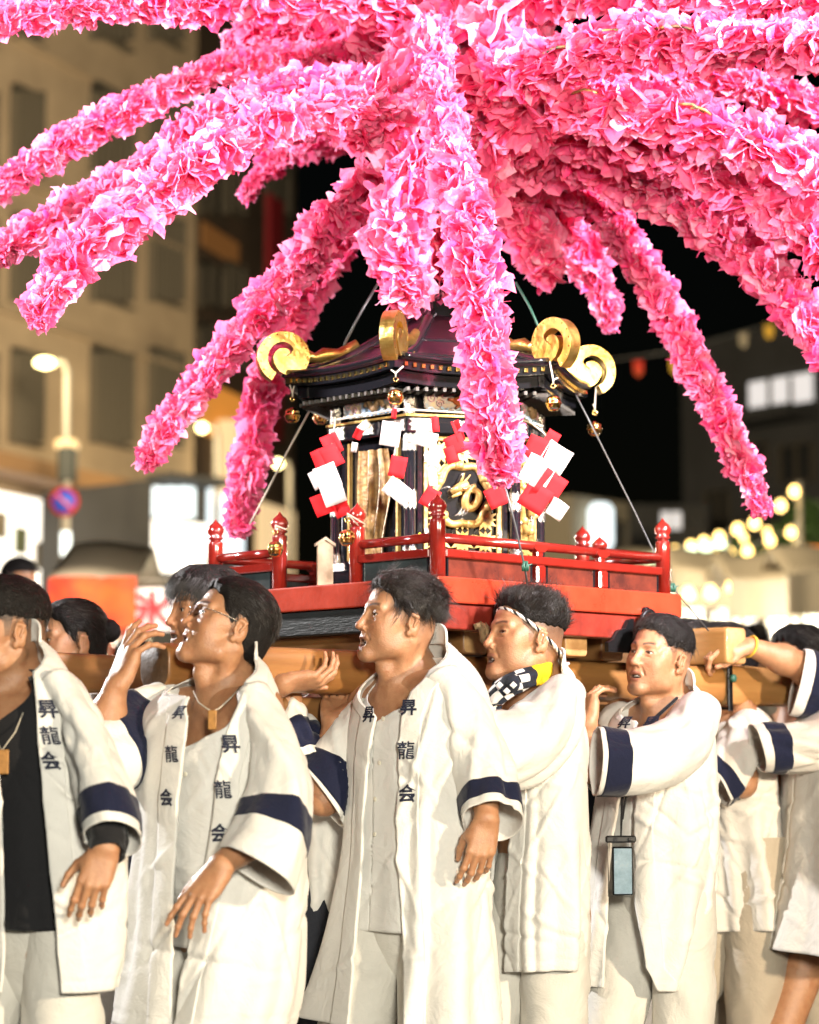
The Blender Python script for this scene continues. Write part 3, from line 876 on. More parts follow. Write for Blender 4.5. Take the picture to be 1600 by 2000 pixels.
        for (x0, z0, x1, z1, r_) in ((-0.034, 0.002, -0.048, 0.004, 0.006), (-0.02, -0.014, -0.028, -0.021, 0.005), (0.02, -0.014, 0.028, -0.02, 0.005), (-0.022, 0.013, -0.03, 0.018, 0.004), (0.034, 0.0, 0.043, -0.004, 0.003)):
            mb.tube([c0 + u * x0 + EZ * z0, c0 + u * x1 + EZ * z1], [r_, r_ * 0.7], 8)
        mb.build('carved_tortoise', tor, FR)
    elif vis:
        mb = MB()
        mb.tube([mid + n * 0.012 + u * (-0.02 + 0.075 * t / 6) + EZ * (zc + 0.010 * math.sin(t * 1.7)) for t in np.linspace(0, 6, 22)], [0.006 + 0.004 * math.sin(t / 6 * PI) for t in np.linspace(0, 6, 22)], 8)
        mb.build('carved_creature', M.setdefault('paint_brown', mat('paint_brown', (0.22, 0.14, 0.07), 0.45, noise=0.5, nscale=50)), FR)
    # frames beside the columns
    wz0, wz1 = ZB + 0.026, Z_T0 - 0.002
    for s in (-1, 1):
        mb = MB(); mb.box(mid + u * s * (L / 2 - 0.027) + n * -0.010 + EZ * (wz0 + wz1) / 2, (0.016, 0.02, wz1 - wz0), (u, n, EZ), 0.002)
        mb.build('door_jamb', M['lacquer_black'], shrine)
    pw, ph_ = L - 0.075, wz1 - wz0 - 0.006
    pc = mid - n * 0.014 + EZ * (wz0 + wz1) / 2
    if i in (1, 2, 4):      # gilded lattice door with a dragon medallion
        mb = MB()
        for s in (-1, 1):
            mb.box(pc + u * s * (pw / 2 - 0.006) + n * 0.008, (0.012, 0.016, ph_), (u, n, EZ), 0.002)
            mb.box(pc + EZ * s * (ph_ / 2 - 0.006) + n * 0.008, (pw - 0.024, 0.0155, 0.012), (u, n, EZ), 0.002)
        door = mb.build('lattice_door', M['gilt_wood'], shrine)
        mb = MB(); cells_x, cells_z = 3, 5
        cw, ch = (pw - 0.024) / cells_x, (ph_ - 0.024) / cells_z
        studs = []
        for ix in range(cells_x):
            for iz in range(cells_z):
                cx = -pw / 2 + 0.012 + cw * (ix + 0.5); cz = -ph_ / 2 + 0.012 + ch * (iz + 0.5)
                if (cx / (pw * 0.42)) ** 2 + (cz / (ph_ * 0.30)) ** 2 < 0.2: continue
                for k in range(12):
                    w = 2 * PI * k / 12
                    ex, ez = math.cos(w), math.sin(w)
                    s = min(cw / 2 / max(abs(ex), 1e-6), ch / 2 / max(abs(ez), 1e-6))
                    d3 = u * ex + EZ * ez; sd = -u * ez + EZ * ex
                    c1 = pc + u * cx + EZ * cz + n * 0.006
                    wd = 0.0056
                    mb.prism([c1 + d3 * 0.006 - sd * 0.0016, c1 + d3 * s * 0.55 - sd * wd, c1 + d3 * s * 0.98, c1 + d3 * s * 0.55 + sd * wd, c1 + d3 * 0.006 + sd * 0.0016], n * 0.006)
                studs.append(pc + u * cx + EZ * cz + n * 0.010)
        mb.build('star_lattice', M['gilt_wood'], door)
        mb = MB()
        for c1 in studs:
            mb.lathe(c1, [(0.006, 0), (0.006, 0.003), (0.002, 0.006)], 8, axis=n)
        mb.build('silver_stud', M['silver'], door)
        mc = pc + n * 0.014 + EZ * 0.004
        rx, rz = pw * 0.34, ph_ * 0.25
        lob = lambda w: 1 + 0.07 * math.cos(6 * w)
        ringp = [mc + u * (rx * lob(w) * math.cos(w)) + EZ * (rz * lob(w) * math.sin(w)) for w in np.linspace(0, 2 * PI, 61)[:-1]]
        mb = MB(); mb.prism([p - n * 0.004 for p in ringp], n * 0.004); mb.build('medallion_back', M['lacquer_black'], door)
        mb = MB(); mb.tube(ringp + [ringp[0], ringp[1]], 0.0105, 8, cap=False)
        for w in (0.6, 1.7, 2.7, 3.9, 5.0, 5.9):
            q = mc + u * (rx * math.cos(w)) + EZ * (rz * math.sin(w))
            mb.tube([q - u * 0.010 + n * 0.004, q + u * 0.010 + n * 0.005], 0.011, 8)
        mb.build('cloud_ring', M['gilt_wood'], door)
        mb = MB()       # coiled dragon: body, head with horns, jaws, mane
        body = [mc + n * (0.010 + 0.006 * math.sin(2 * t)) + u * (0.052 - 0.010 * t - 0.035 * math.sin(t * 1.35)) * (rx / 0.075) * 0.8 + EZ * (0.030 * math.cos(t * 1.5) - 0.004 * t) * 0.9 for t in np.linspace(0.2, 4.4, 30)]
        mb.tube(body, [0.004 + 0.0085 * math.sin(0.25 + 2.6 * k / 29) for k in range(30)], 8)
        hd = mc + n * 0.018 - u * 0.014 + EZ * 0.018
        mb.tube([hd + u * 0.024 + EZ * 0.008, hd, hd - u * 0.022 - EZ * 0.012], [0.014, 0.013, 0.007], 9)
        mb.tube([hd + u * 0.004 - EZ * 0.012, hd - u * 0.020 - EZ * 0.026], [0.007, 0.004], 7)
        for (x0, z0, x1, z1) in ((0.012, 0.012, 0.030, 0.036), (0.004, 0.013, 0.014, 0.040), (0.02, 0.0, 0.045, 0.012), (0.02, -0.008, 0.042, -0.012)):
            mb.tube([hd + u * x0 + EZ * z0, hd + u * x1 + EZ * z1 + n * 0.004], [0.0048, 0.0012], 6)
        mb.build('carved_dragon', M['gilt_wood'], door)
        mb = MB()
        mb.tube([hd - u * 0.016 + n * 0.008, hd + u * 0.014 + n * 0.012 - EZ * 0.004, hd + u * 0.044 + n * 0.01 + EZ * 0.012], [0.002, 0.0018, 0.0006], 5)
        mb.tube([hd - u * 0.022 - EZ * 0.006 + n * 0.006, hd - u * 0.036 + EZ * 0.002 + n * 0.008, hd - u * 0.052 - EZ * 0.006 + n * 0.006], [0.002, 0.0016, 0.0006], 5)
        for k in range(3):
            c2 = mc + n * 0.014 - u * 0.006 - EZ * 0.035 + u * 0.010 * k
            mb.tube([c2, c2 - u * 0.006 - EZ * 0.014, c2 - u * 0.02 - EZ * 0.024], [0.002, 0.0018, 0.0006], 5)
        mb.build('dragon_whiskers', M['silver'], door)
        for s, zz in ((-1, 0.16), (1, 0.16), (-1, -0.16), (1, -0.16)):
            fitting('silver_fitting', pc + u * s * (pw / 2 - 0.006) + n * 0.0162 + EZ * zz * ph_ / 0.5, u, n, 0.012, 0.03, M['silver'], door, notch=False)
    else:                   # open front with a golden brown curtain
        mb = MB(); mb.box(pc - n * 0.004, (pw, 0.006, ph_), (u, n, EZ)); back = mb.build('dark_recess', M['lacquer_black'], shrine)
        P = np.zeros((16, 24, 3))
        for a_ in range(16):
            for b_ in range(24):
                fx, fz = b_ / 23, a_ / 15
                wv = 0.008 * math.sin(fx * 19 + 1.2 * fz) + 0.004 * math.sin(fx * 41)
                width = 0.52 + 0.1 * math.sin(fz * 5)
                P[a_, b_] = pc + u * ((-0.12 + width * (fx - 0.25)) * pw) + EZ * (ph_ * (0.42 - 0.9 * fz)) + n * (0.012 + wv)
        mb = MB(); mb.grid(P); cu = mb.build('brocade_curtain', M.setdefault('brocade', mat('brocade', (0.34, 0.20, 0.06), 0.45, metal=0.3, second=(0.16, 0.085, 0.03), nscale=45, bump=0.4, bscale=80)), shrine)
        for s in (-1, 1):
            mb = MB(); mb.box(pc + u * s * (pw / 2 - 0.012) + n * 0.010, (0.008, 0.012, ph_), (u, n, EZ)); mb.build('gilt_strip', M['gilt_wood'], shrine)

# --- roof
RR = 0.449
Z_EV = zrow(716, 6.29)       # row of gold rafter ends at the near corner
def roof_pt(i, s, f, lift=0.0):
    """sector i, s along the eave 0..1, f from apex 0 to eave 1"""
    r = 0.075 + (RR - 0.075) * f
    A, C = hexv(HA[i], r), hexv(HA[(i + 1) % 6], r)
    p = A + (C - A) * s
    corner = (2 * abs(s - 0.5)) ** 2.2
    z = Z_EV + 0.018 + 0.185 * (1 - f) ** 1.65 + 0.014 * corner * f ** 3
    return V(p[0], p[1], z + lift)
for i in range(6):
    P = np.array([[roof_pt(i, s, f) for s in np.linspace(0.012, 0.988, 13)] for f in np.linspace(0, 1, 12)])
    mb = MB(); mb.grid(P)
    o = mb.build('roof_sector', M['roof_plum'], shrine)
    so = o.modifiers.new('thick', 'SOLIDIFY'); so.thickness = 0.012; so.offset = 0
    # stepped ribs across the sector
    for f in (0.36, 0.68, 0.985):
        rb = MB(); rb.tube([roof_pt(i, s, f, 0.006) for s in np.linspace(0.03, 0.97, 13)], 0.0055 if f < 0.9 else 0.009, 6); rb.build('roof_rib', M['lacquer_black'], o)
    # eave fascia in two steps
    for (r0, z0, z1, th) in ((RR - 0.010, Z_EV - 0.012, Z_EV + 0.012, 0.03), (RR - 0.045, Z_EV - 0.044, Z_EV - 0.014, 0.04), (RR - 0.10, Z_E, Z_EV - 0.046, 0.05)):
        A0, C0 = hexv(HA[i], r0), hexv(HA[(i + 1) % 6], r0)
        A1, C1 = hexv(HA[i], r0 - th), hexv(HA[(i + 1) % 6], r0 - th)
        ns = 12
        vs, f_ = [], []
        for k in range(ns + 1):
            s = k / ns
            lift = 0.014 * (2 * abs(s - 0.5)) ** 2.2
            a0, a1 = A0 + (C0 - A0) * s, A1 + (C1 - A1) * s
            vs += [a0 + EZ * (z0 + lift), a0 + EZ * (z1 + lift), a1 + EZ * (z1 + lift), a1 + EZ * (z0 + lift)]
        for k in range(ns):
            for j in range(4):
                f_.append((4 * k + j, 4 * k + (j + 1) % 4, 4 * k + 4 + (j + 1) % 4, 4 * k + 4 + j))
        mb = MB(); mb.add(vs, f_, False); ev = mb.build('eave_board', M['lacquer_black'], shrine)
        if z1 > Z_EV:
            u = unit(C0 - A0); n = np.cross(u, EZ); L = np.linalg.norm(C0 - A0)
            if i in (0, 1, 2):
                rm = MB(); rm.box((0, 0, 0), (0.010, 0.006, 0.012), (u, n, EZ), 0.001); me_ = rm.me('rafter_end')
                nd = 17
                for k in range(nd):
                    s = 0.07 + 0.86 * k / (nd - 1)
                    lift = 0.014 * (2 * abs(s - 0.5)) ** 2.2
                    q = A0 + (C0 - A0) * s + EZ * (Z_EV + 0.001 + lift) + n * 0.0028
                    d = link('rafter_end', me_, M['gold_bright'], ev, local=True); d.location = q
        elif z0 < Z_E + 0.001 and i in (0, 1, 2, 5):
            u = unit(C0 - A0); n = np.cross(u, EZ)
            rf = MB()
            for k in range(15):
                s = 0.05 + 0.9 * k / 14
                q = hexv(HA[i], RR - 0.06) * (1 - s) + hexv(HA[(i + 1) % 6], RR - 0.06) * s
                rf.box(q + EZ * (Z_EV - 0.050) - n * 0.05, (0.008, 0.13, 0.010), (u, n, EZ))
            rf.build('rafters', M.setdefault('rafter_paint', mat('rafter_paint', (0.20, 0.19, 0.17), 0.3)), ev)
# eave ceiling
mb = MB(); mb.prism([hexv(a, RR - 0.13, Z_E + 0.002) for a in HA], EZ * 0.02); mb.build('eave_ceiling', M['lacquer_black'], shrine)
# hip ridges and scrolls
def ro(a):
    return float(np.interp(math.degrees(a), [0, 190, 235, 290, 340, 380, 450, 540, 560], [0.0735, 0.0735, 0.0725, 0.062, 0.043, 0.033, 0.029, 0.025, 0.021]))
def scroll(i, a):
    rad = V(math.sin(R(a)), -math.cos(R(a)), 0); tng = np.cross(EZ, rad)
    C = hexv(a, 0.445, Z_EV + 0.077)
    n = 84
    ang = np.linspace(0, R(560), n)
    TH = 0.019
    vs, f = [], []
    def pt(aa, r, t):
        w = R(-62) + aa            # from below, outwards, over the top, back in
        return C + rad * (r * math.cos(w)) + EZ * (r * math.sin(w)) + tng * t
    def ri(aa):
        return float(np.interp(math.degrees(aa), [0, 60, 150, 200, 222], [0.049, 0.047, 0.044, 0.036, 0.001]))
    for aa in ang:
        a_, b_ = ri(aa), ro(aa)
        vs += [pt(aa, a_, -TH), pt(aa, b_, -TH), pt(aa, b_, TH), pt(aa, a_, TH)]
    for k in range(n - 1):
        for j in range(4):
            f.append((4 * k + j, 4 * k + (j + 1) % 4, 4 * k + 4 + (j + 1) % 4, 4 * k + 4 + j))
    f.append((3, 2, 1, 0)); f.append(tuple(4 * (n - 1) + j for j in range(4)))
    mb = MB(); mb.add(vs, f, False)
    o = mb.build('gilt_scroll', M['gold'], shrine)
    bv = o.modifiers.new('edge', 'BEVEL'); bv.width = 0.0015; bv.limit_method = 'ANGLE'; bv.angle_limit = R(50)
    nb = MB()
    for aa in np.linspace(R(10), R(300), 15):
        for s in (-1, 1):
            nb.lathe(pt(aa, ro(aa) - 0.006, TH * s), [(0.0028, 0), (0.002, 0.0016), (0.0004, 0.002)], 6, axis=tng * s)
    nb.build('gilt_nails', M['gold_bright'], o)
    arm = MB()
    pts = [C - rad * 0.060 + EZ * 0.012, C - rad * 0.09 + EZ * 0.006, C - rad * 0.115 + EZ * 0.016, C - rad * 0.16 + EZ * 0.020, C - rad * 0.21 + EZ * 0.052]
    arm.tube(pts, [0.020, 0.013, 0.019, 0.015, 0.012], 8)
    arm.build('scroll_arm', M['gold'], o)
for i, a in enumerate(HA):
    mb = MB(); mb.tube([V(*hexv(a, 0.075 + (RR - 0.075) * f)[:2], roof_pt(i, 0.0, f)[2] + 0.008) for f in np.linspace(0, 1, 12)], 0.016, 8)
    mb.build('hip_ridge', M['lacquer_black'], shrine)
    scroll(i, a)
mb = MB()
zt = roof_pt(0, 0, 0)[2]
mb.prism([hexv(a, 0.085, zt - 0.02) for a in HA], EZ * 0.03)
mb.prism([hexv(a, 0.060, zt + 0.01) for a in HA], EZ * 0.035)
mb.box(MC + EZ * (zt + 0.075), (0.085, 0.085, 0.06), (E1, E2, EZ), 0.005)
mb.prism([hexv(a, 0.050, zt + 0.105) for a in HA], EZ * 0.03)
mb.build('roof_finial', M['lacquer_black'], shrine)
Z_TOP = zt + 0.13

# --- small wooden tablet standing at the gate and the yellow clips on the sill
tb = thing('wooden_plaque', 'small pale wooden plaque with a gabled top standing in the railing gate of the shrine', 'plaque', at(640, 1100, 6.45))
mb = MB()
c0 = at(636, 1092, 6.45); r_ = V(1, 0.25, 0); r_ = unit(r_); nn = np.cross(r_, EZ)
zb = Z_RIM
zt_ = c0[2] + 0.052
mb.prism([c0 + r_ * x + EZ * (z - c0[2]) for (x, z) in ((-0.021, zb), (0.021, zb), (0.021, zt_ - 0.012), (0, zt_), (-0.021, zt_ - 0.012))], nn * -0.014)
mb.build('board', mat('pale_wood', (0.30, 0.22, 0.13), 0.6, noise=0.25, nscale=30), tb)
mb = MB()
for s in (-1, 1):
    mb.prism([c0 + EZ * (zt_ - c0[2]) + nn * 0.004, c0 + EZ * (zt_ + 0.008 - c0[2]) + nn * 0.004, c0 + r_ * s * 0.027 + EZ * (zt_ - 0.010 - c0[2]) + nn * 0.004, c0 + r_ * s * 0.027 + EZ * (zt_ - 0.018 - c0[2]) + nn * 0.004], nn * -0.022)
mb.build('gable', mat('pale_wood_edge', (0.26, 0.19, 0.12), 0.6), tb)
for px in (820, 905):
    c0 = at(px, 1051, 6.36)
    mb = MB(); mb.box(c0, (0.034, 0.012, 0.012), (unit(V(1, 0.2, 0)), unit(V(-0.2, 1, 0)), EZ), 0.003)
    mb.tube([c0 - V(0.006, 0, 0) + EZ * 0.005, c0 - V(0, 0, -0.014), c0 + V(0.006, 0, 0.005)], 0.002, 6)
    o = mb.build('clip', M['yellow']); tag(o, 'yellow plastic clip on the shrine sill ' + ('left of the near railing post' if px < 850 else 'right of the near railing post'), 'clip')
# ---------------------------------------------------------------- carrying frame (beams along E1, cross beams along E2)
Z_BT = zrow(1276, 6.24)      # top of the near carrying beam
frame = thing('carrying_frame', 'wooden carrying frame of long pale beams and cross beams under the shrine', 'carrying frame', (MC[0], MC[1], Z_BT - 0.11))
def timber(name, p0, p1, q, zc, w, h, m, rnd=0.0, axis=1, endcap='end_grain', bend=0.0):
    """a squared timber, or a log when rnd is large; local x runs along the grain"""
    L = p1 - p0
    n = 24
    prof = []
    for k in range(n):
        a = 2 * PI * (k + 0.5) / n
        e = 0.16 + 0.84 * rnd
        prof.append((math.copysign(abs(math.cos(a)) ** e, math.cos(a)) * w / 2, math.copysign(abs(math.sin(a)) ** e, math.sin(a)) * h / 2))
    ns = max(6, int(L / 0.06))
    vs, f = [], []
    xs = [-L / 2, -L / 2 + 0.003] + list(np.linspace(-L / 2 + 0.012, L / 2 - 0.012, ns)) + [L / 2 - 0.003, L / 2]
    for j, x in enumerate(xs):
        sc = 0.93 if j in (0, len(xs) - 1) else (0.98 if j in (1, len(xs) - 2) else 1.0)
        wob = 1 + 0.02 * math.sin(x * 5 + q * 9) + 0.012 * math.sin(x * 13 + q)
        for (y, z) in prof:
            vs.append((x, y * sc * wob, z * sc * wob + bend * x * x))
    for j in range(len(xs) - 1):
        for k in range(n):
            f.append((j * n + k, j * n + (k + 1) % n, (j + 1) * n + (k + 1) % n, (j + 1) * n + k))
    nside = len(f)
    f.append(tuple(range(n - 1, -1, -1))); f.append(tuple(range((len(xs) - 1) * n, len(xs) * n)))
    me = mesh(name, vs, f, True, mat_ids=[0] * nside + [1, 1])
    o = link(name, me, [m, M[endcap]], frame, local=True)
    mid = (p0 + p1) / 2
    o.location = Vector((mk(mid, q, zc) if axis == 1 else mk(q, mid, zc)) - np.array(frame.location))
    o.rotation_euler = (0, 0, PHI if axis == 1 else PHI + PI / 2)
    return o
def grain(name, base, second):
    m = mat(name, base, 0.42, second=second, nscale=6, stretch=(0.25, 2.2, 2.2), bump=0.10, bscale=26, coat=0.12)
    return m
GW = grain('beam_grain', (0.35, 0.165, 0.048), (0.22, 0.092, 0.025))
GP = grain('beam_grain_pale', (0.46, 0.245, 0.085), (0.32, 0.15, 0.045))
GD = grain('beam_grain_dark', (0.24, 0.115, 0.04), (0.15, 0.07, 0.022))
def p_at(px, q):       # position along a beam at offset q that shows at pixel column px
    k = (px - 800) / F
    A = MC + E2 * q
    return (k * A[1] - A[0]) / (E1[0] - k * E1[1])
qn, qf = -0.285, 0.30
timber('beam', p_at(302, qn), p_at(1388, qn), qn, Z_BT - 0.055, 0.115, 0.11, GW, rnd=0.45, endcap='dark_wood')  # dark end cap stands in for shade on the near beam end
timber('beam', p_at(1390, qn), p_at(1588, qn) + 0.25, qn - 0.01, Z_BT - 0.053, 0.10, 0.115, GP, rnd=0.12)
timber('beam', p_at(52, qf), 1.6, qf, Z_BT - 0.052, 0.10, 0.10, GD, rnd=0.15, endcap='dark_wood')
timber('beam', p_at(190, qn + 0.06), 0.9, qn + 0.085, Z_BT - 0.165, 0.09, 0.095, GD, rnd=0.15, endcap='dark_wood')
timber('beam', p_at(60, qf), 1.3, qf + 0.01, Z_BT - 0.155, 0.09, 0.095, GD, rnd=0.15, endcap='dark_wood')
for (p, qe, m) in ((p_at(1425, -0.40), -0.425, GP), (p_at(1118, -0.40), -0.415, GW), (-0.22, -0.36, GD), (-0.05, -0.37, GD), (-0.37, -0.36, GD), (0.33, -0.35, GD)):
    timber('cross_beam', qe, 0.55, p, Z_BT + 0.056, 0.092, 0.108, m, rnd=0.06, axis=2)
# iron strap where the pale extension joins
mb = MB()
c0 = mk(p_at(1389, qn), qn - 0.005, Z_BT - 0.055)
for s in (-1, 1):
    mb.box(c0 + E2 * s * 0.063, (0.02, 0.008, 0.15), (E1, E2, EZ), 0.002)
    mb.box(c0 + EZ * s * 0.067, (0.02, 0.134, 0.008), (E1, E2, EZ), 0.002)
mb.build('iron_strap', M['iron'], frame)
mb = MB(); mb.lathe(c0 - E2 * 0.068 + EZ * 0.02, [(0.012, 0), (0.012, 0.012), (0.006, 0.016)], 8, axis=-E2); mb.build('bolt', M['wire_green'], frame)
# ---------------------------------------------------------------- drooping branches of pink paper blossoms
def paper_mat(name, base, pale):
    m = bpy.data.materials.new(name)
    m.use_nodes = True
    n, l = m.node_tree.nodes, m.node_tree.links
    p = n['Principled BSDF']; out = n['Material Output']
    p.inputs['Roughness'].default_value = 0.7
    p.inputs['Specular IOR Level'].default_value = 0.25
    a = n.new('ShaderNodeAttribute'); a.attribute_name = 'tint'
    oi = n.new('ShaderNodeObjectInfo')
    mx = n.new('ShaderNodeMix'); mx.data_type = 'RGBA'
    mx.inputs['A'].default_value = (*base, 1); mx.inputs['B'].default_value = (*pale, 1)
    ad = n.new('ShaderNodeMath'); ad.operation = 'MULTIPLY_ADD'
    ad.inputs[1].default_value = 0.22; l.new(oi.outputs['Random'], ad.inputs[0])
    sp = n.new('ShaderNodeSeparateColor'); l.new(a.outputs['Color'], sp.inputs[0])
    l.new(sp.outputs[0], ad.inputs[2])
    l.new(ad.outputs[0], mx.inputs['Factor'])
    tc = n.new('ShaderNodeTexCoord')
    t = n.new('ShaderNodeTexNoise'); t.inputs['Scale'].default_value = 3.5; t.inputs['Detail'].default_value = 3
    l.new(tc.outputs['Object'], t.inputs['Vector'])
    b = n.new('ShaderNodeBump'); b.inputs['Strength'].default_value = 0.35; b.inputs['Distance'].default_value = 0.10
    l.new(t.outputs['Fac'], b.inputs['Height']); l.new(b.outputs[0], p.inputs['Normal'])
    l.new(mx.outputs['Result'], p.inputs['Base Color'])
    tr = n.new('ShaderNodeBsdfTranslucent'); l.new(mx.outputs['Result'], tr.inputs['Color'])
    ms = n.new('ShaderNodeMixShader'); ms.inputs[0].default_value = 0.5
    l.new(p.outputs[0], ms.inputs[1]); l.new(tr.outputs[0], ms.inputs[2]); l.new(ms.outputs[0], out.inputs['Surface'])
    return m
M['pink_paper'] = paper_mat('pink_paper', (0.92, 0.022, 0.23), (0.97, 0.50, 0.68))
M['cane'] = mat('cane', (0.02, 0.05, 0.035), 0.5, second=(0.35, 0.22, 0.05), nscale=25)

def petal(vs, fs, cs, r, az, el, ln, wd, tw):
    nu, nv = 4, 5
    ax = V(math.cos(az) * math.cos(el), math.sin(az) * math.cos(el), math.sin(el))
    side = unit(np.cross(ax, V(0, 0, 1)) + r.normal(0, 0.25, 3))
    nrm = np.cross(side, ax)
    cb = np.cos(tw); sb = np.sin(tw)
    side, nrm = side * cb + nrm * sb, nrm * cb - side * sb
    base = len(vs)
    curl = r.uniform(-0.35, 0.6)
    fold = r.uniform(0.15, 0.5) * r.choice([-1, 1])
    tone = float(np.clip(r.normal(0.07, 0.16) + (0.5 if r.random() < 0.10 else 0), 0, 0.95))  # a few petals painted near white, in place of glare from direct light
    for i in range(nu + 1):
        f = i / nu
        w = wd * (0.35 + 0.75 * math.sin(min(1, f * 1.15) * PI * 0.62)) * (0.8 if i == nu else 1)
        for j in range(nv):
            s = j / (nv - 1) * 2 - 1
            tip = 0.0
            if i == nu: tip = ln * r.uniform(-0.20, 0.10) * (1.0 if j % 2 else 0.4)
            p = ax * (ln * f + tip) + side * (w * s * 0.5) + nrm * (ln * (curl * f * f + fold * abs(s) * f * 0.6)) + nrm * r.normal(0, ln * 0.055) * (0.3 + f) + side * r.normal(0, wd * 0.05)
            vs.append(p); cs.append(min(1, max(0, tone + 0.30 * f ** 3 + r.normal(0, 0.04))))  # paler dyed tips that also stand in for lit edges
    for i in range(nu):
        for j in range(nv - 1):
            a = base + i * nv + j
            fs.append((a, a + 1, a + nv + 1, a + nv))

def blossom_mesh(seed):
    r = np.random.default_rng(seed)
    vs, fs, cs = [], [], []
    n = 22
    for k in range(n):
        ring = k / n
        el = R(-14 + 80 * ring ** 1.25) + r.normal(0, 0.13)
        az = k * 2.399 + r.normal(0, 0.25)
        petal(vs, fs, cs, r, az, el, r.uniform(0.75, 1.12) * (1.0 - 0.25 * ring), r.uniform(0.75, 1.2), r.normal(0, 0.35))
    me = mesh('blossom', np.array(vs), fs, False, colours=np.repeat(np.array(cs)[:, None], 3, 1))
    me.polygons.foreach_set('use_smooth', r.random(len(me.polygons)) < 0.93)
    me.materials.append(M['pink_paper'])
    return me
BLOSSOMS = [blossom_mesh(100 + k) for k in range(14)]

def spline(P, n):
    P = np.asarray(P, float)
    d = np.r_[0, np.cumsum(np.linalg.norm(np.diff(P[:, :3], axis=0), axis=1))]
    t = np.linspace(0, d[-1], n)
    # Catmull-Rom through the points
    out = []
    for x in t:
        i = min(max(np.searchsorted(d, x) - 1, 0), len(P) - 2)
        f = (x - d[i]) / max(d[i + 1] - d[i], 1e-9)
        p1, p2 = P[i], P[i + 1]
        p0 = P[i - 1] if i > 0 else 2 * p1 - p2
        p3 = P[i + 2] if i + 2 < len(P) else 2 * p2 - p1
        out.append(0.5 * (2 * p1 + (p2 - p0) * f + (2 * p0 - 5 * p1 + 4 * p2 - p3) * f * f + (3 * p1 - p0 - 3 * p2 + p3) * f ** 3))
    return np.array(out), d[-1]

GROUP_B = 'paper blossom branches on top of the shrine'
_br = [0]
def branch(label, pts, dens=1.08, size=0.90, seed=None, canes=0):
    """pts: (px, py, Y, width_px) along the branch"""
    _br[0] += 1
    r = np.random.default_rng(seed or (500 + _br[0]))
    W = np.array([[*at(px, py, Y), w / ppm(Y)] for (px, py, Y, w) in pts])
    S, L = spline(W, 60)
    t = thing('blossom_branch', label, 'blossom branch', tuple(W[0, :3]), GROUP_B)
    mb = MB(); mb.tube([p[:3] for p in S], [0.010 - 0.007 * k / 59 for k in range(60)], 6)
    mb.build('cane', M['cane'], t)
    for _ in range(canes):
        k0 = int(r.integers(8, 46)); k1 = k0 + int(r.integers(4, 9))
        mb = MB(); mb.tube([p[:3] + V(0, -0.40, 0.12) * p[3] * (1 - 0.25 * abs(2 * q / (k1 - k0 - 1) - 1)) for q, p in enumerate(S[k0:k1])], 0.0042, 6)
        mb.build('bamboo_strip', M['cane'], t)
    x, ang = 0.0, r.uniform(0, 6)
    while x < L:
        i = min(58, x / L * 59)
        k = int(i); f = i - k
        P = S[k] * (1 - f) + S[k + 1] * f
        T = unit(S[k + 1][:3] - S[k][:3])
        a = unit(np.cross(T, V(0, 0, 1)) if abs(T[2]) < 0.95 else np.cross(T, V(1, 0, 0)))
        b = np.cross(T, a)
        w = P[3]
        d = unit(a * math.cos(ang) + b * math.sin(ang) + T * r.normal(0.32, 0.15))
        rad = w * 0.50 * size * r.uniform(0.85, 1.2)
        pos = P[:3] + d * w * r.uniform(0.02, 0.16)
        if x > L - w * 0.35: d = unit(d * 0.5 + T)
        o = bpy.data.objects.new('blossom', BLOSSOMS[int(r.integers(len(BLOSSOMS)))])
        o.parent = t
        q = Vector(d).to_track_quat('Z', 'Y') @ Matrix.Rotation(r.uniform(0, 6.28), 3, 'Z').to_quaternion()
        o.matrix_basis = Matrix.LocRotScale(Vector(pos - W[0, :3]), q, Vector((rad, rad, rad * r.uniform(0.75, 1.05))))
        col.objects.link(o)
        x += w * 0.19 / dens
        ang += 2.4 + r.normal(0, 0.3)
    return t

TX, TY0 = 868, 6.72
# the dense upright bunch in the middle
branch('thick upright central stalk of deep pink blossoms rising from the shrine roof', [(858, 590, 6.72, 90), (860, 480, 6.72, 170), (868, 350, 6.72, 200), (880, 200, 6.72, 230), (890, 40, 6.72, 260), (890, -160, 6.72, 260)], dens=1.5, size=0.85)
branch('bushy cluster of blossoms hanging just left of the central stalk above the roof', [(850, 210, 6.55, 120), (805, 330, 6.48, 150), (775, 450, 6.45, 150), (785, 530, 6.45, 130), (800, 590, 6.46, 80)], dens=1.2)
branch('short cluster hanging right of the central stalk over the green wire', [(900, 250, 6.9, 120), (985, 380, 6.95, 130), (1050, 470, 7.0, 120), (1068, 545, 7.0, 95)], dens=1.1)
branch('deep pink bunch left of the stalk below the topmost branches', [(880, 60, 6.6, 150), (800, 150, 6.5, 150), (730, 210, 6.45, 150), (690, 260, 6.45, 120)], dens=1.2)
branch('upright bunch of blossoms right of the central stalk', [(900, 420, 6.7, 120), (945, 280, 6.6, 160), (980, 130, 6.55, 190), (1010, -40, 6.5, 220)], dens=1.3)
branch('upright bunch of blossoms left of the central stalk reaching above the frame', [(850, 420, 6.7, 110), (800, 250, 6.75, 130), (770, 90, 6.8, 150), (740, -60, 6.8, 180)], dens=1.2)
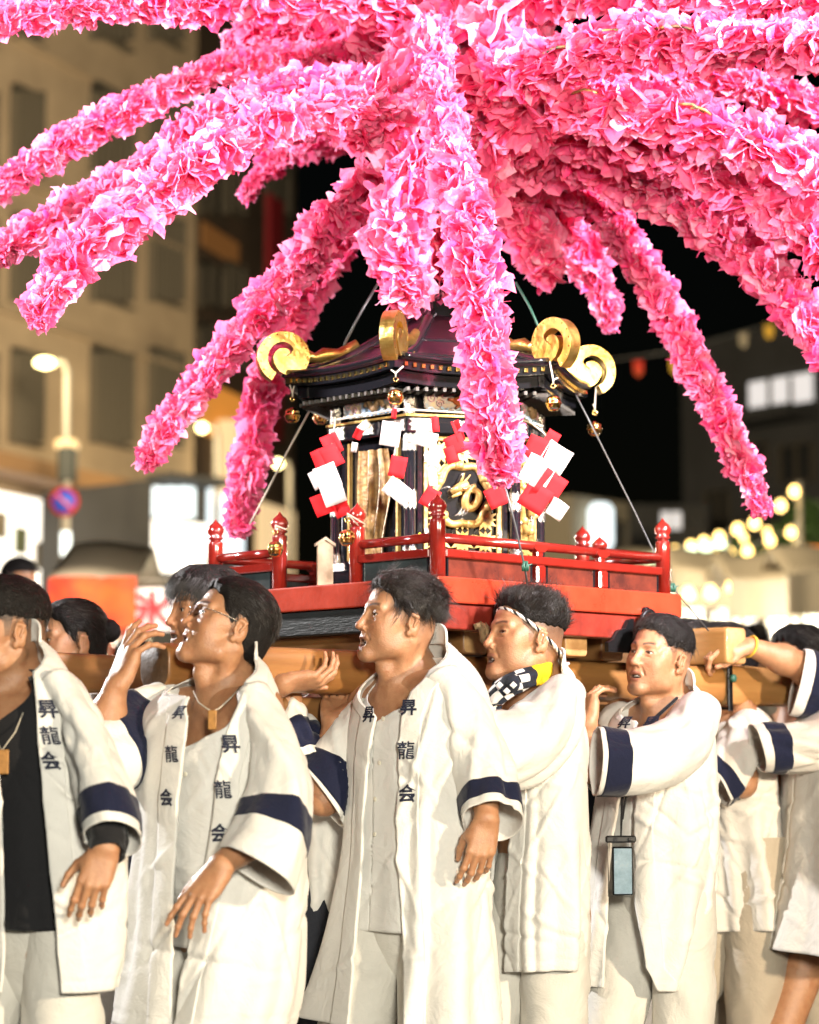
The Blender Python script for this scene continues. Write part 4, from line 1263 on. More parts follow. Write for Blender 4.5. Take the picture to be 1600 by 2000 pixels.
# left-hand side, from the top down
branch('topmost branch on the left running along the upper edge', [(840, 40, 6.7, 140), (640, -10, 6.6, 110), (400, 10, 6.5, 92), (200, 10, 6.4, 84), (0, 42, 6.3, 72), (-70, 62, 6.25, 66)])
branch('left branch under the topmost one, fluffy where it leaves the stalk', [(840, 110, 6.8, 140), (680, 60, 6.95, 110), (520, 60, 7.1, 90), (450, 90, 7.2, 60)])
branch('long left branch arching to the window at the picture edge', [(840, 180, 6.75, 120), (660, 115, 6.85, 90), (440, 135, 6.9, 78), (270, 205, 6.9, 82), (120, 285, 6.9, 78), (-10, 372, 6.9, 70), (-70, 415, 6.9, 60)])
branch('long left branch whose end leaves the picture above the thick one', [(840, 220, 6.6, 120), (640, 170, 6.55, 100), (450, 215, 6.55, 95), (300, 320, 6.55, 98), (130, 420, 6.55, 92), (0, 490, 6.55, 80), (-50, 520, 6.55, 70)])
branch('thickest left branch ending in a ragged tip before the pale facade', [(850, 240, 6.5, 120), (640, 215, 6.35, 105), (470, 265, 6.25, 110), (330, 365, 6.2, 128), (210, 455, 6.15, 128), (110, 555, 6.12, 120), (62, 628, 6.1, 70)], dens=1.1)
branch('short far branch with a pale tip beneath the left arch', [(840, 300, 6.95, 120), (720, 255, 7.2, 90), (600, 290, 7.4, 62), (520, 330, 7.5, 55), (478, 385, 7.55, 38)])
branch('left branch crossing behind the arch at mid height', [(850, 300, 6.85, 120), (720, 260, 6.9, 90), (560, 250, 6.95, 75), (430, 290, 7.0, 70), (330, 350, 7.0, 70)])
branch('drooping left branch ending beside the street lamps', [(860, 380, 6.7, 110), (760, 350, 6.6, 100), (660, 410, 6.55, 100), (575, 530, 6.72, 98), (480, 640, 6.74, 88), (395, 745, 6.74, 80), (320, 845, 6.74, 76), (280, 905, 6.74, 50)])
branch('drooping left branch passing behind the gold scroll to the railing', [(850, 400, 6.9, 100), (700, 430, 7.1, 95), (600, 570, 7.2, 95), (540, 700, 7.25, 90), (508, 800, 7.25, 92), (484, 920, 7.25, 88), (462, 1045, 7.25, 56)])
# the near central branch
branch('bright central branch hanging in front of the shrine door', [(850, 60, 6.5, 110), (850, 170, 6.3, 105), (880, 300, 6.12, 108), (915, 450, 6.02, 118), (938, 600, 5.98, 122), (955, 750, 5.96, 128), (970, 870, 5.96, 112), (982, 940, 5.96, 60)], dens=1.25)
# right-hand side
branch('topmost right branch along the upper edge of the picture', [(890, 50, 6.6, 160), (1060, -20, 6.45, 140), (1250, -30, 6.3, 130), (1450, -10, 6.2, 120), (1640, 30, 6.1, 110)], dens=1.15, canes=4)
branch('pale overexposed right branch below the topmost one', [(900, 180, 6.5, 150), (1060, 130, 6.3, 130), (1220, 80, 6.15, 130), (1400, 85, 6.0, 125), (1560, 85, 5.9, 120), (1660, 90, 5.85, 120)], dens=1.15, canes=4)
branch('right branch above the dark hole', [(890, 200, 6.75, 140), (1080, 130, 6.9, 120), (1300, 140, 7.0, 110), (1480, 170, 7.0, 90), (1640, 230, 7.0, 90)], dens=1.15, canes=4)
branch('right branch with bare dark cane showing at mid height', [(900, 260, 6.6, 150), (1080, 210, 6.45, 140), (1270, 215, 6.35, 135), (1450, 270, 6.3, 130), (1640, 350, 6.25, 120)], dens=1.15, canes=4)
branch('right branch filling the middle above the big lower arch', [(900, 300, 6.7, 140), (1080, 260, 6.6, 140), (1280, 290, 6.5, 140), (1450, 370, 6.45, 135), (1640, 490, 6.4, 130)], dens=1.15, canes=4)
branch('broad lower right arch leaving the picture at the right edge', [(900, 340, 6.75, 130), (1060, 300, 6.7, 130), (1240, 345, 6.65, 130), (1390, 440, 6.6, 120), (1510, 545, 6.58, 112), (1600, 650, 6.55, 100), (1650, 730, 6.5, 90)], dens=1.2, canes=4)
branch('right branch between the dark hole and the pale one', [(900, 230, 6.9, 140), (1100, 190, 7.1, 130), (1340, 235, 7.2, 125), (1480, 300, 7.2, 110), (1640, 400, 7.2, 100)], dens=1.15, canes=4)
branch('violet tinged bunch at the root of the right branches', [(890, 380, 6.85, 120), (1000, 340, 6.9, 120), (1110, 360, 6.95, 120), (1200, 400, 6.95, 90)], dens=1.15, canes=4)
branch('right drooping branch with a pale bud at its tip', [(890, 330, 6.95, 110), (1010, 370, 7.1, 105), (1110, 450, 7.2, 100), (1165, 540, 7.25, 86), (1186, 610, 7.25, 60), (1192, 645, 7.25, 34)])
branch('long drooping right branch ending above the string of bulbs', [(900, 340, 6.85, 110), (1060, 345, 6.9, 100), (1180, 410, 6.9, 92), (1260, 530, 6.9, 90), (1335, 670, 6.9, 88), (1395, 790, 6.9, 82), (1445, 895, 6.9, 80), (1492, 1000, 6.9, 50)])
# ---------------------------------------------------------------- people: bodies from smooth distance fields
M['skin'] = mat('skin', (1.04, 1.0, 0.97), 0.40, second=(0.86, 0.76, 0.72), nscale=42, rvar=0.14, tint=True, sss=0.12, bump=0.22, bscale=300, spec=0.5)
M['eye'] = mat('eye', (1, 1, 1), 0.08, tint=True, coat=0.5)
M['teeth'] = mat('teeth', (0.75, 0.71, 0.62), 0.25)
M['hair'] = mat('hair', (0.008, 0.0065, 0.006), 0.62, noise=0.4, nscale=80, spec=0.22, bump=0.5, bscale=260)
M['strand'] = mat('strand', (0.015, 0.011, 0.009), 0.36, spec=0.6)
M['hair_brown'] = mat('hair_brown', (0.018, 0.013, 0.010), 0.58, noise=0.4, nscale=80, spec=0.3, bump=0.5, bscale=260)
SKIN = np.array([0.43, 0.230, 0.124])

class Field:
    def __init__(self, lo, hi, vox):
        self.lo = np.asarray(lo, float); self.vox = vox
        self.n = np.maximum(4, np.ceil((np.asarray(hi) - self.lo) / vox).astype(int))
        self.a = np.full(self.n, 0.06, np.float32)
    def _reg(self, bmin, bmax):
        i0 = np.clip(np.floor((bmin - self.lo) / self.vox).astype(int), 0, self.n)
        i1 = np.clip(np.ceil((bmax - self.lo) / self.vox).astype(int) + 1, 0, self.n)
        if np.any(i1 <= i0): return None
        sl = tuple(slice(a, b) for a, b in zip(i0, i1))
        ax = [(self.lo[k] + self.vox * np.arange(i0[k], i1[k])).astype(np.float32) for k in range(3)]
        return sl, ax[0][:, None, None], ax[1][None, :, None], ax[2][None, None, :]
    def _op(self, sl, d, k, op):
        A = self.a[sl]
        if op == 'add':
            if k > 0:
                h = np.clip(0.5 + 0.5 * (A - d) / k, 0, 1)
                self.a[sl] = A + (d - A) * h - k * h * (1 - h)
            else: self.a[sl] = np.minimum(A, d)
        else:
            if k > 0:
                h = np.clip(0.5 - 0.5 * (A + d) / k, 0, 1)
                self.a[sl] = A + (-d - A) * h + k * h * (1 - h)
            else: self.a[sl] = np.maximum(A, -d)
    def cone(self, p, q, r1, r2=None, k=0.01, op='add'):
        p, q = np.asarray(p, float), np.asarray(q, float)
        r2 = r1 if r2 is None else r2
        m = max(r1, r2) + k + 3 * self.vox
        g = self._reg(np.minimum(p, q) - m, np.maximum(p, q) + m)
        if g is None: return self
        sl, X, Y, Z = g
        d = q - p; L2 = max(d @ d, 1e-12)
        t = np.clip(((X - p[0]) * d[0] + (Y - p[1]) * d[1] + (Z - p[2]) * d[2]) / L2, 0, 1)
        dist = np.sqrt((X - p[0] - t * d[0]) ** 2 + (Y - p[1] - t * d[1]) ** 2 + (Z - p[2] - t * d[2]) ** 2) - (r1 + (r2 - r1) * t)
        self._op(sl, dist.astype(np.float32), k, op); return self
    def ell(self, c, r, B=None, k=0.01, op='add'):
        c = np.asarray(c, float); r = np.asarray(r, float)
        B = np.eye(3) if B is None else B
        m = (np.abs(B) @ r) + k + 3 * self.vox
        g = self._reg(c - m, c + m)
        if g is None: return self
        sl, X, Y, Z = g
        X, Y, Z = X - c[0], Y - c[1], Z - c[2]
        q = [(X * B[0, j] + Y * B[1, j] + Z * B[2, j]) for j in range(3)]
        k0 = np.sqrt(sum((q[j] / r[j]) ** 2 for j in range(3)))
        k1 = np.sqrt(sum((q[j] / r[j] ** 2) ** 2 for j in range(3))) + 1e-9
        self._op(sl, (k0 * (k0 - 1) / k1).astype(np.float32), k, op); return self
    def mesh(self):
        g = openvdb.FloatGrid(background=3 * self.vox)
        a = np.clip(self.a, -3 * self.vox, 3 * self.vox).astype(np.float32)
        for ax in range(3):          # close the surface at the edge of the box
            s = [slice(None)] * 3
            for e in (0, -1):
                s[ax] = e; a[tuple(s)] = 3 * self.vox
        g.copyFromArray(a)
        v, q = g.convertToQuads(isovalue=0.0)
        v = v * self.vox + self.lo
        return v, q[:, ::-1]

def frame_of(yaw, pitch=0.0, roll=0.0):
    """columns: right, forward, up of somebody facing yaw degrees left of the camera"""
    y, p, r = R(yaw), R(pitch), R(roll)
    f = V(-math.sin(y), -math.cos(y), 0); u = V(0, 0, 1); s = V(-math.cos(y), math.sin(y), 0)
    f, u = f * math.cos(p) + u * math.sin(p), u * math.cos(p) - f * math.sin(p)
    s, u = s * math.cos(r) + u * math.sin(r), u * math.cos(r) - s * math.sin(r)
    return np.stack([s, f, u], 1)

class Head:
    def __init__(self, c, yaw, pitch, roll=0.0, sc=1.0, mouth=0.5, jaw=1.0, nose=1.0, brow=1.0, cheek=1.0, wide=1.0):
        self.c, self.B, self.s = np.asarray(c, float), frame_of(yaw, pitch, roll), sc
        self.mouth, self.jaw, self.nose, self.browh, self.cheek, self.wide = mouth, jaw, nose, brow, cheek, wide
    def w(self, *p):
        p = np.asarray(p if len(p) == 3 else p[0], float) * V(self.wide, 1, 1)
        return self.c + self.B @ (p * self.s)
    def loc(self, P):
        return ((P - self.c) @ self.B) / self.s / V(self.wide, 1, 1)
    def cranium(self, F, grow=0.0, k=0.02):
        s, B = self.s, self.B
        W = V(self.wide, 1, 1)
        F.ell(self.w(0, -0.016, 0.032), (V(0.0735, 0.091, 0.084) * W + grow) * s, B, k=0)
        F.ell(self.w(0, 0.026, 0.040), (V(0.060, 0.060, 0.058) * W + grow) * s, B, k=k)
        F.ell(self.w(0, -0.045, -0.022), (V(0.062, 0.056, 0.055) * W + grow) * s, B, k=k)
    def build(self, F):
        s, B, w = self.s, self.B, self.w
        def E(p, r, k=0.012, op='add'): F.ell(w(p), V(*r) * s, B, k=k * s, op=op)
        def C(p, q, r1, r2=None, k=0.01, op='add'): F.cone(w(p), w(q), r1 * s, (r1 if r2 is None else r2) * s, k=k * s, op=op)
        self.cranium(F)
        j = self.jaw
        E((0, 0.036, -0.036), (0.056, 0.052, 0.070), 0.02)
        E((0, 0.058, -0.020), (0.045, 0.032, 0.045), 0.02)
        for x in (-1, 1):
            C((x * 0.058, -0.004, -0.045), (x * 0.050 * j, 0.010, -0.078), 0.012, 0.014, 0.030)
            C((x * 0.050 * j, 0.010, -0.078), (x * 0.013, 0.073, -0.104), 0.015, 0.015, 0.030)
            E((x * 0.043, 0.054, -0.026), (0.020 * self.cheek, 0.020, 0.018), 0.030)
            C((x * 0.010, 0.0865, 0.021), (x * 0.044, 0.070, 0.020), 0.0075 * self.browh, 0.007, 0.018)
            E((x * 0.060, 0.030, -0.004), (0.010, 0.03, 0.02), 0.02)
        for x in (-1, 1):
            E((x * 0.040, 0.040, -0.058), (0.021, 0.030, 0.032), 0.026)
        E((0, 0.075, -0.103), (0.021, 0.015, 0.014), 0.022)
        E((0, 0.070, -0.065), (0.032, 0.020, 0.030), 0.018)
        for x in (-1, 1):          # eye sockets
            E((x * 0.031, 0.094, 0.003), (0.018, 0.010, 0.010), 0.014, 'sub')
        n = self.nose
        C((0, 0.086, 0.012), (0, 0.1005 + 0.0035 * n, -0.030), 0.0065, 0.0085, 0.012)
        E((0, 0.1015 + 0.0035 * n, -0.035), (0.0115, 0.0105, 0.0095), 0.008)
        for x in (-1, 1):
            E((x * 0.0135, 0.0935, -0.039), (0.0078, 0.0105, 0.0078), 0.006)
            E((x * 0.0068, 0.100, -0.0475), (0.0038, 0.0055, 0.004), 0.003, 'sub')
        # lips, mouth opening
        m = self.mouth
        zu, zl = -0.064 + 0.0015 * m, -0.0765 - 0.012 * m
        E((0, 0.089, zu), (0.022, 0.0085, 0.0062), 0.006)
        E((0, 0.086, zl), (0.018, 0.0085, 0.0068), 0.006)
        C((0, 0.092, -0.050), (0, 0.091, -0.058), 0.004, 0.004, 0.010)
        E((0, 0.080, zl - 0.012), (0.02, 0.008, 0.004), 0.01, 'sub')
        E((0, 0.094, (zu + zl) / 2), (0.0185, 0.026, max(0.0016, 0.0005 + (zu - zl) / 2 - 0.0052)), 0.003, 'sub')
        for x in (-1, 1):          # folds beside the mouth and under the eyes
            C((x * 0.0175, 0.0955, -0.040), (x * 0.029, 0.082, -0.066), 0.0009, 0.0006, 0.008, 'sub')
            C((x * 0.020, 0.0885, -0.0125), (x * 0.038, 0.081, -0.0135), 0.0010, 0.0010, 0.006, 'sub')
        # eyelids
        for x in (-1, 1):
            e = V(x * 0.0315, 0.0715, 0.0)
            E(e, (0.0145, 0.0145, 0.0140), 0.006)
            F.ell(w(e + V(0, 0.0145, -0.0006)), V(0.0128, 0.0105, 0.0030) * s, B, k=0.002 * s, op='sub')
        # ears
        for x in (-1, 1):
            t = frame_like(B, 14 * -x, -12)
            F.ell(w((x * 0.079, -0.014, -0.010)), V(0.0075, 0.0185, 0.031) * s, t, k=0.006 * s)
            F.ell(w((x * 0.0875, -0.010, -0.008)), V(0.0065, 0.0105, 0.019) * s, t, k=0.004 * s, op='sub')
            F.cone(w((x * 0.084, -0.002, 0.012)), w((x * 0.085, -0.020, 0.010)), 0.0042 * s, 0.0042 * s, k=0.004 * s)
            F.cone(w((x * 0.085, -0.012, -0.016)), w((x * 0.085, -0.018, 0.004)), 0.003 * s, 0.003 * s, k=0.004 * s)
            F.ell(w((x * 0.077, 0.001, -0.012)), V(0.006, 0.005, 0.008) * s, B, k=0.004 * s)
            F.ell(w((x * 0.077, -0.004, -0.036)), V(0.006, 0.008, 0.009) * s, B, k=0.005 * s)
    def tint(self, v, style):
        q = self.loc(v)
        x, y, z = q[:, 0], q[:, 1], q[:, 2]
        ax = np.abs(x)
        c = np.tile(SKIN, (len(v), 1))
        near = (np.linalg.norm(q, axis=1) < 0.16)
        def blend(mask, colour, amt):
            m = (np.clip(mask, 0, 1) * near * amt)[:, None]
            c[:] = c * (1 - m) + np.asarray(colour) * m
        m = self.mouth
        zu, zl = -0.064 + 0.0015 * m, -0.0765 - 0.012 * m
        front = np.clip((y - 0.075) / 0.008, 0, 1)
        lip = np.maximum(np.clip(1.25 - ((x / 0.0225) ** 2 + ((z - zu) / 0.0062) ** 2), 0, 1), np.clip(1.25 - ((x / 0.0195) ** 2 + ((z - zl) / 0.0068) ** 2), 0, 1))
        blend(lip * front * 2, (0.27, 0.09, 0.065), 0.7)
        inside = np.clip(1.3 - ((x / 0.018) ** 2 + ((z - (zu + zl) / 2) / max(0.003, (zu - zl) / 2 - 0.003)) ** 2), 0, 1) * (y < 0.0905) * (y > 0.06)
        blend(inside * 2, (0.05, 0.012, 0.012), 0.95 * min(1, m * 3))
        blend(np.exp(-((ax - 0.040) / 0.02) ** 2 - ((z + 0.03) / 0.02) ** 2) * (y > 0.03), (0.44, 0.18, 0.10), 0.35)
        blend(np.exp(-(x / 0.014) ** 2 - ((z + 0.037) / 0.012) ** 2) * (y > 0.09), (0.43, 0.17, 0.10), 0.4)
        # eyebrows and lash line
        zb = 0.0215 + 0.006 * np.sin(np.clip((ax - 0.012) / 0.036, 0, 1) * PI * 0.8) * self.browh
        eb = np.clip(1.3 - np.abs(z - zb) / 0.0042, 0, 1) * np.clip((ax - 0.011) / 0.003, 0, 1) * np.clip((0.050 - ax) / 0.008, 0, 1) * (y > 0.045)
        blend(eb, (0.035, 0.022, 0.017), 0.9)
        zl_ = 0.0030 * np.sqrt(np.clip(1 - ((ax - 0.0315) / 0.0140) ** 2, 0, 1))
        lash = np.clip(1.4 - np.abs(z - zl_ - 0.0006) / 0.0021, 0, 1) * (np.abs(ax - 0.0315) < 0.0145) * (y > 0.06)
        blend(lash, (0.03, 0.02, 0.017), 0.9)
        # stubble shade of the jaw
        st = np.clip((-0.05 - z) / 0.02, 0, 1) * np.clip((y - 0.005) / 0.03, 0, 1)
        blend(st, (0.22, 0.135, 0.09), style.get('stubble', 0.18))
        ch = np.exp(-(x / 0.016) ** 2 - ((z + 0.103) / 0.014) ** 2) * (y > 0.05)
        blend(ch, (0.10, 0.065, 0.05), style.get('goatee', 0.0))
        # cropped sides
        if style.get('fade'):
            hl = np.interp(y, HAIRLINE[0], HAIRLINE[1])
            f = np.clip((z - hl) / 0.006, 0, 1) * np.clip((z + 0.075) / 0.03, 0.0, 1) * (ax < 0.0785 + 0.02 * (z > 0.03))
            g = 0.35 + 0.65 * np.clip((z + 0.045) / 0.075, 0, 1)
            blend(f * g, (0.045, 0.034, 0.028), style['fade'])
        return np.clip(c, 0, 1)

HAIRLINE = (np.array([-0.12, -0.06, -0.034, -0.024, 0.006, 0.010, 0.022, 0.028, 0.040, 0.050, 0.066, 0.080, 0.12]),
            np.array([-0.085, -0.078, -0.060, 0.022, 0.026, -0.020, -0.022, 0.012, 0.022, 0.048, 0.062, 0.070, 0.074]))

def frame_like(B, yaw, tilt):
    a, b = R(yaw), R(tilt)
    Z = np.array([[math.cos(a), -math.sin(a), 0], [math.sin(a), math.cos(a), 0], [0, 0, 1]])
    X = np.array([[1, 0, 0], [0, math.cos(b), -math.sin(b)], [0, math.sin(b), math.cos(b)]])
    return B @ Z @ X

def eyes_teeth(H, gaze, parent):
    for x in (-1, 1):
        e = H.w((x * 0.0315, 0.0715, 0.0))
        n, m = 20, 28
        d = unit(np.asarray(gaze, float))
        d = unit(H.B @ d)
        a = unit(np.cross(d, V(0, 0, 1))); b = np.cross(d, a)
        vs, cs = [], []
        for i in range(n + 1):
            t = PI * i / n
            for j in range(m):
                p = 2 * PI * j / m
                vs.append(e + 0.0128 * H.s * (d * math.cos(t) + (a * math.cos(p) + b * math.sin(p)) * math.sin(t)))
                cs.append((0.008, 0.006, 0.005) if t < 0.22 else (0.035, 0.018, 0.010) if t < 0.56 else (0.60, 0.55, 0.50))
        f = [(i * m + j, i * m + (j + 1) % m, (i + 1) * m + (j + 1) % m, (i + 1) * m + j) for i in range(n) for j in range(m)]
        link('eye', mesh('eye', vs, f, True, colours=np.array(cs)), M['eye'], parent)
    if H.mouth > 0.25:
        mb = MB()
        for k in range(7):
            t = (k - 3) * 0.31
            c = H.w((math.sin(t) * 0.0165, 0.0665 + 0.0165 * math.cos(t), -0.0695))
            tang = H.B @ V(math.cos(t), -math.sin(t), 0); out = H.B @ V(math.sin(t), math.cos(t), 0)
            mb.box(c, (0.0051 * H.s, 0.004 * H.s, 0.0065 * H.s), (tang, out, H.B[:, 2]), 0.0012 * H.s)
        mb.build('teeth', M['teeth'], parent)

def hand(F, wr, fd, dorsal, side, curls, spread=1.0, sc=1.0, thumb=(0.0, 0.0)):
    """side -1 right hand, +1 left hand; fd: where the fingers point; dorsal: where the back of the hand looks"""
    y = unit(fd); z = unit(np.asarray(dorsal, float) - y * (np.asarray(dorsal, float) @ y)); x = np.cross(y, z) * side
    def W(a, b, c): return wr + (x * a + y * b + z * c) * sc
    F.ell(W(0, 0.0, 0), V(0.027, 0.02, 0.019) * sc, np.stack([x, y, z], 1), k=0.015)
    kn = [(0.027, 0.090, 0.0), (0.0085, 0.095, 0.003), (-0.0105, 0.091, 0.002), (-0.028, 0.082, -0.002)]
    ln = [(0.043, 0.026, 0.021), (0.047, 0.030, 0.022), (0.043, 0.028, 0.021), (0.034, 0.021, 0.019)]
    rr = [(0.0093, 0.0082, 0.0068), (0.0095, 0.0084, 0.0068), (0.0090, 0.0079, 0.0065), (0.0080, 0.0070, 0.0058)]
    for i, (a, b, c) in enumerate(kn):
        F.cone(W(a * 0.55, 0.006, -0.001), W(a, b - 0.006, c), 0.0155 * sc, 0.0112 * sc, k=0.012 * sc)
    F.cone(W(0.018, 0.022, -0.009), W(0.034, 0.052, -0.010), 0.0145 * sc, 0.012 * sc, k=0.014 * sc)
    F.cone(W(-0.024, 0.02, -0.008), W(-0.028, 0.06, -0.008), 0.012 * sc, 0.010 * sc, k=0.012 * sc)
    tips = []
    for i in range(4):
        p = V(*kn[i])
        sp = (0.16, 0.04, -0.08, -0.20)[i] * spread
        ang = 0.0
        for j in range(3):
            ang += curls[i][j]
            d = V(math.sin(sp) * math.cos(ang), math.cos(sp) * math.cos(ang), -math.sin(ang))
            q = p + d * ln[i][j]
            r0 = rr[i][j]
            F.cone(W(*p), W(*q), r0 * sc, (rr[i][j + 1] if j < 2 else 0.0056) * sc, k=(0.0035 if j else 0.006) * sc)
            if j: F.ell(W(*(p + V(0, 0, 0.0006))), V(r0 + 0.0006, r0 + 0.0006, r0 + 0.0006) * sc, k=0.003 * sc)
            p = q
        tips.append(W(*p))
    t0, t1 = thumb
    p = V(0.024, 0.026, -0.006)
    dirs = [V(0.72 + t0, 0.66, -0.20 - t1), V(0.45 + t0, 0.86, -0.10 - t1), V(0.26 + t0, 0.95, 0.02 - t1)]
    for j, (d, L, r0, r1) in enumerate(zip(dirs, (0.038, 0.032, 0.026), (0.0135, 0.0105, 0.0090), (0.0105, 0.0090, 0.0070))):
        q = p + unit(d) * L
        F.cone(W(*p), W(*q), r0 * sc, r1 * sc, k=(0.010 if j == 0 else 0.004) * sc)
        p = q
    tips.append(W(*p))
    return tips

CURL = {
    'relaxed': [(0.30, 0.35, 0.2), (0.42, 0.45, 0.25), (0.50, 0.5, 0.28), (0.55, 0.5, 0.3)],
    'loose': [(0.12, 0.22, 0.12), (0.22, 0.28, 0.16), (0.28, 0.3, 0.18), (0.30, 0.32, 0.2)],
    'grip': [(0.35, 0.65, 0.4), (0.5, 0.8, 0.5), (0.55, 0.85, 0.5), (0.6, 0.85, 0.5)],
    'wrap': [(0.10, 0.25, 0.15), (0.30, 0.45, 0.3), (0.42, 0.5, 0.35), (0.62, 0.5, 0.3)],
    'cup': [(0.55, 0.5, 0.3), (0.6, 0.55, 0.3), (0.65, 0.55, 0.3), (0.7, 0.55, 0.3)],
    'hang': [(0.7, 0.75, 0.35), (0.9, 0.8, 0.4), (1.0, 0.8, 0.4), (1.05, 0.8, 0.4)],
}

def union(name, parts, material, parent, tintf):
    """one continuous skin: boolean union of closed pieces"""
    col_ = col
    obs = []
    for (v, q) in parts:
        me = mesh('piece', v, q.astype(np.int32), True)
        o = bpy.data.objects.new('piece', me); col_.objects.link(o); obs.append(o)
    base = obs[0]
    for o in obs[1:]:
        md = base.modifiers.new('join', 'BOOLEAN'); md.operation = 'UNION'; md.solver = 'MANIFOLD'; md.object = o
    dg = bpy.context.evaluated_depsgraph_get()
    me = bpy.data.meshes.new_from_object(base.evaluated_get(dg))
    n = len(me.vertices)
    co = np.zeros(n * 3, np.float32); me.vertices.foreach_get('co', co)
    for o in obs:
        m = o.data; bpy.data.objects.remove(o); bpy.data.meshes.remove(m)
    me.name = name
    me.materials.clear()
    c = np.ones((n, 4), np.float32); c[:, :3] = tintf(co.reshape(-1, 3).astype(float))
    a = me.color_attributes.new('tint', 'FLOAT_COLOR', 'POINT'); a.data.foreach_set('color', c.ravel())
    me.polygons.foreach_set('use_smooth', np.ones(len(me.polygons), dtype=bool))
    return link(name, me, material, parent)

def body(root, sp):
    """sp: head (Head), neck, shoulders, elbows, wrists (world points; index 0 = right, 1 = left), hands, hips, style"""
    H = sp['head']; fine = sp.get('fine', 0.0023)
    B = frame_of(sp['yaw'])
    rt, fw = B[:, 0], B[:, 1]
    nb = np.asarray(sp['neck'], float)
    sh, el, wr = sp['sh'], sp['el'], sp['wr']
    hips = sp['hips']
    parts = []
    # trunk and limbs (inside the clothes)
    knees, ank = sp['knees'], sp['ankles']
    allp = np.array([H.w(0, 0, 0.14), *sh, *el, *hips, *knees, *ank, nb])
    lo, hi = allp.min(0) - 0.22, allp.max(0) + 0.22
    lo[2] = min(a[2] for a in ank) - 0.10
    f = Field(lo, hi, 0.0075)
    mid = (hips[0] + hips[1]) / 2
    chest = nb * 0.62 + mid * 0.38
    k_ = sp.get('girth', 1.0)
    f.ell(chest, V(0.155, 0.10, 0.19) * k_, B, k=0.03)
    f.ell(nb * 0.3 + mid * 0.7, V(0.135, 0.095, 0.16) * k_, B, k=0.05)
    f.ell(mid, V(0.15, 0.105, 0.12) * k_, B, k=0.05)
    for s in (0, 1):
        f.cone(nb - V(0, 0, 0.035), sh[s], 0.045, 0.05, k=0.04)
        f.cone(sh[s], el[s], 0.052, 0.040, k=0.03)
        f.cone(el[s], el[s] * 0.55 + wr[s] * 0.45, 0.036, 0.030, k=0.02)
        f.cone(hips[s], knees[s], 0.078, 0.052, k=0.04)
        f.cone(knees[s], ank[s], 0.052, 0.034, k=0.02)
        f.cone(ank[s], ank[s] + fw * 0.16 - V(0, 0, 0.045), 0.036, 0.028, k=0.02)
    f.cone(nb - V(0, 0, 0.05), nb, 0.05, 0.045, k=0.04)
    parts.append(f.mesh())
    # head, neck and the top of the chest
    hd = Field(np.minimum(H.c - 0.15 * H.s, nb - V(0.19, 0.17, 0.24)), np.maximum(H.c + 0.155 * H.s, nb + V(0.19, 0.17, 0.05)), fine)
    H.build(hd)
    s = H.s
    up = H.w(0, -0.022, -0.055)
    hd.cone(up, nb + V(0, 0, 0.0), 0.053 * s, 0.058 * s, k=0.025)
    hd.cone(nb, nb - V(0, 0, 0.08), 0.060, 0.07, k=0.03)
    for x in (-1, 1):
        hd.cone(H.w(x * 0.058, -0.025, -0.055), nb + fw * 0.055 + rt * x * 0.014 - V(0, 0, 0.035), 0.013, 0.010, k=0.018)
        hd.cone(nb - fw * 0.03 + V(0, 0, 0.02), nb + rt * x * 0.11 - V(0, 0, 0.050), 0.04, 0.042, k=0.04)
        hd.cone(nb + fw * 0.058 + rt * x * 0.014 - V(0, 0, 0.045), nb + rt * x * 0.125 + fw * 0.03 - V(0, 0, 0.040), 0.010, 0.011, k=0.016)
    hd.cone(H.w(0, 0.018, -0.135), nb + fw * 0.05 - V(0, 0, 0.02), 0.018, 0.014, k=0.03)
    hd.ell(nb - V(0, 0, 0.15) + fw * 0.02, V(0.14, 0.075, 0.12), B, k=0.04)
    parts.append(hd.mesh())
    tips = {}
    for i in (0, 1):
        hn = sp['hands'][i]
        if hn is None: continue
        side = (-1, 1)[i]
        fd, do, curl = hn[0], hn[1], CURL[hn[2]]
        pts = np.array([el[i], wr[i], wr[i] + unit(fd) * 0.21, wr[i] - unit(do) * 0.10])
        g = Field(pts.min(0) - 0.085, pts.max(0) + 0.085, fine)
        e2, w2 = el[i], wr[i]
        L = w2 - e2
        g.cone(e2, e2 + L * 0.32, 0.040, 0.043, k=0.01)
        g.cone(e2 + L * 0.30, w2 - L * 0.03, 0.043, 0.0265, k=0.02)
        g.cone(e2, e2 + (sh[i] - e2) * 0.25, 0.041, 0.045, k=0.015)
        tips[i] = hand(g, w2, fd, do, side, curl, *(hn[3:] or ()))
        parts.append(g.mesh())
    st = sp.get('style', {})
    def tf(v):
        c = H.tint(v, st)
        for i, tp in tips.items():
            for t in tp:
                d = np.linalg.norm(v - t, axis=1)
                m = np.clip(1.2 - d / 0.012, 0, 1)[:, None] * 0.35
                c = c * (1 - m) + np.array([0.50, 0.26, 0.17]) * m
        return c * sp.get('tone', 1.0)
    ob = union('body', parts, M['skin'], root, tf)
    return ob

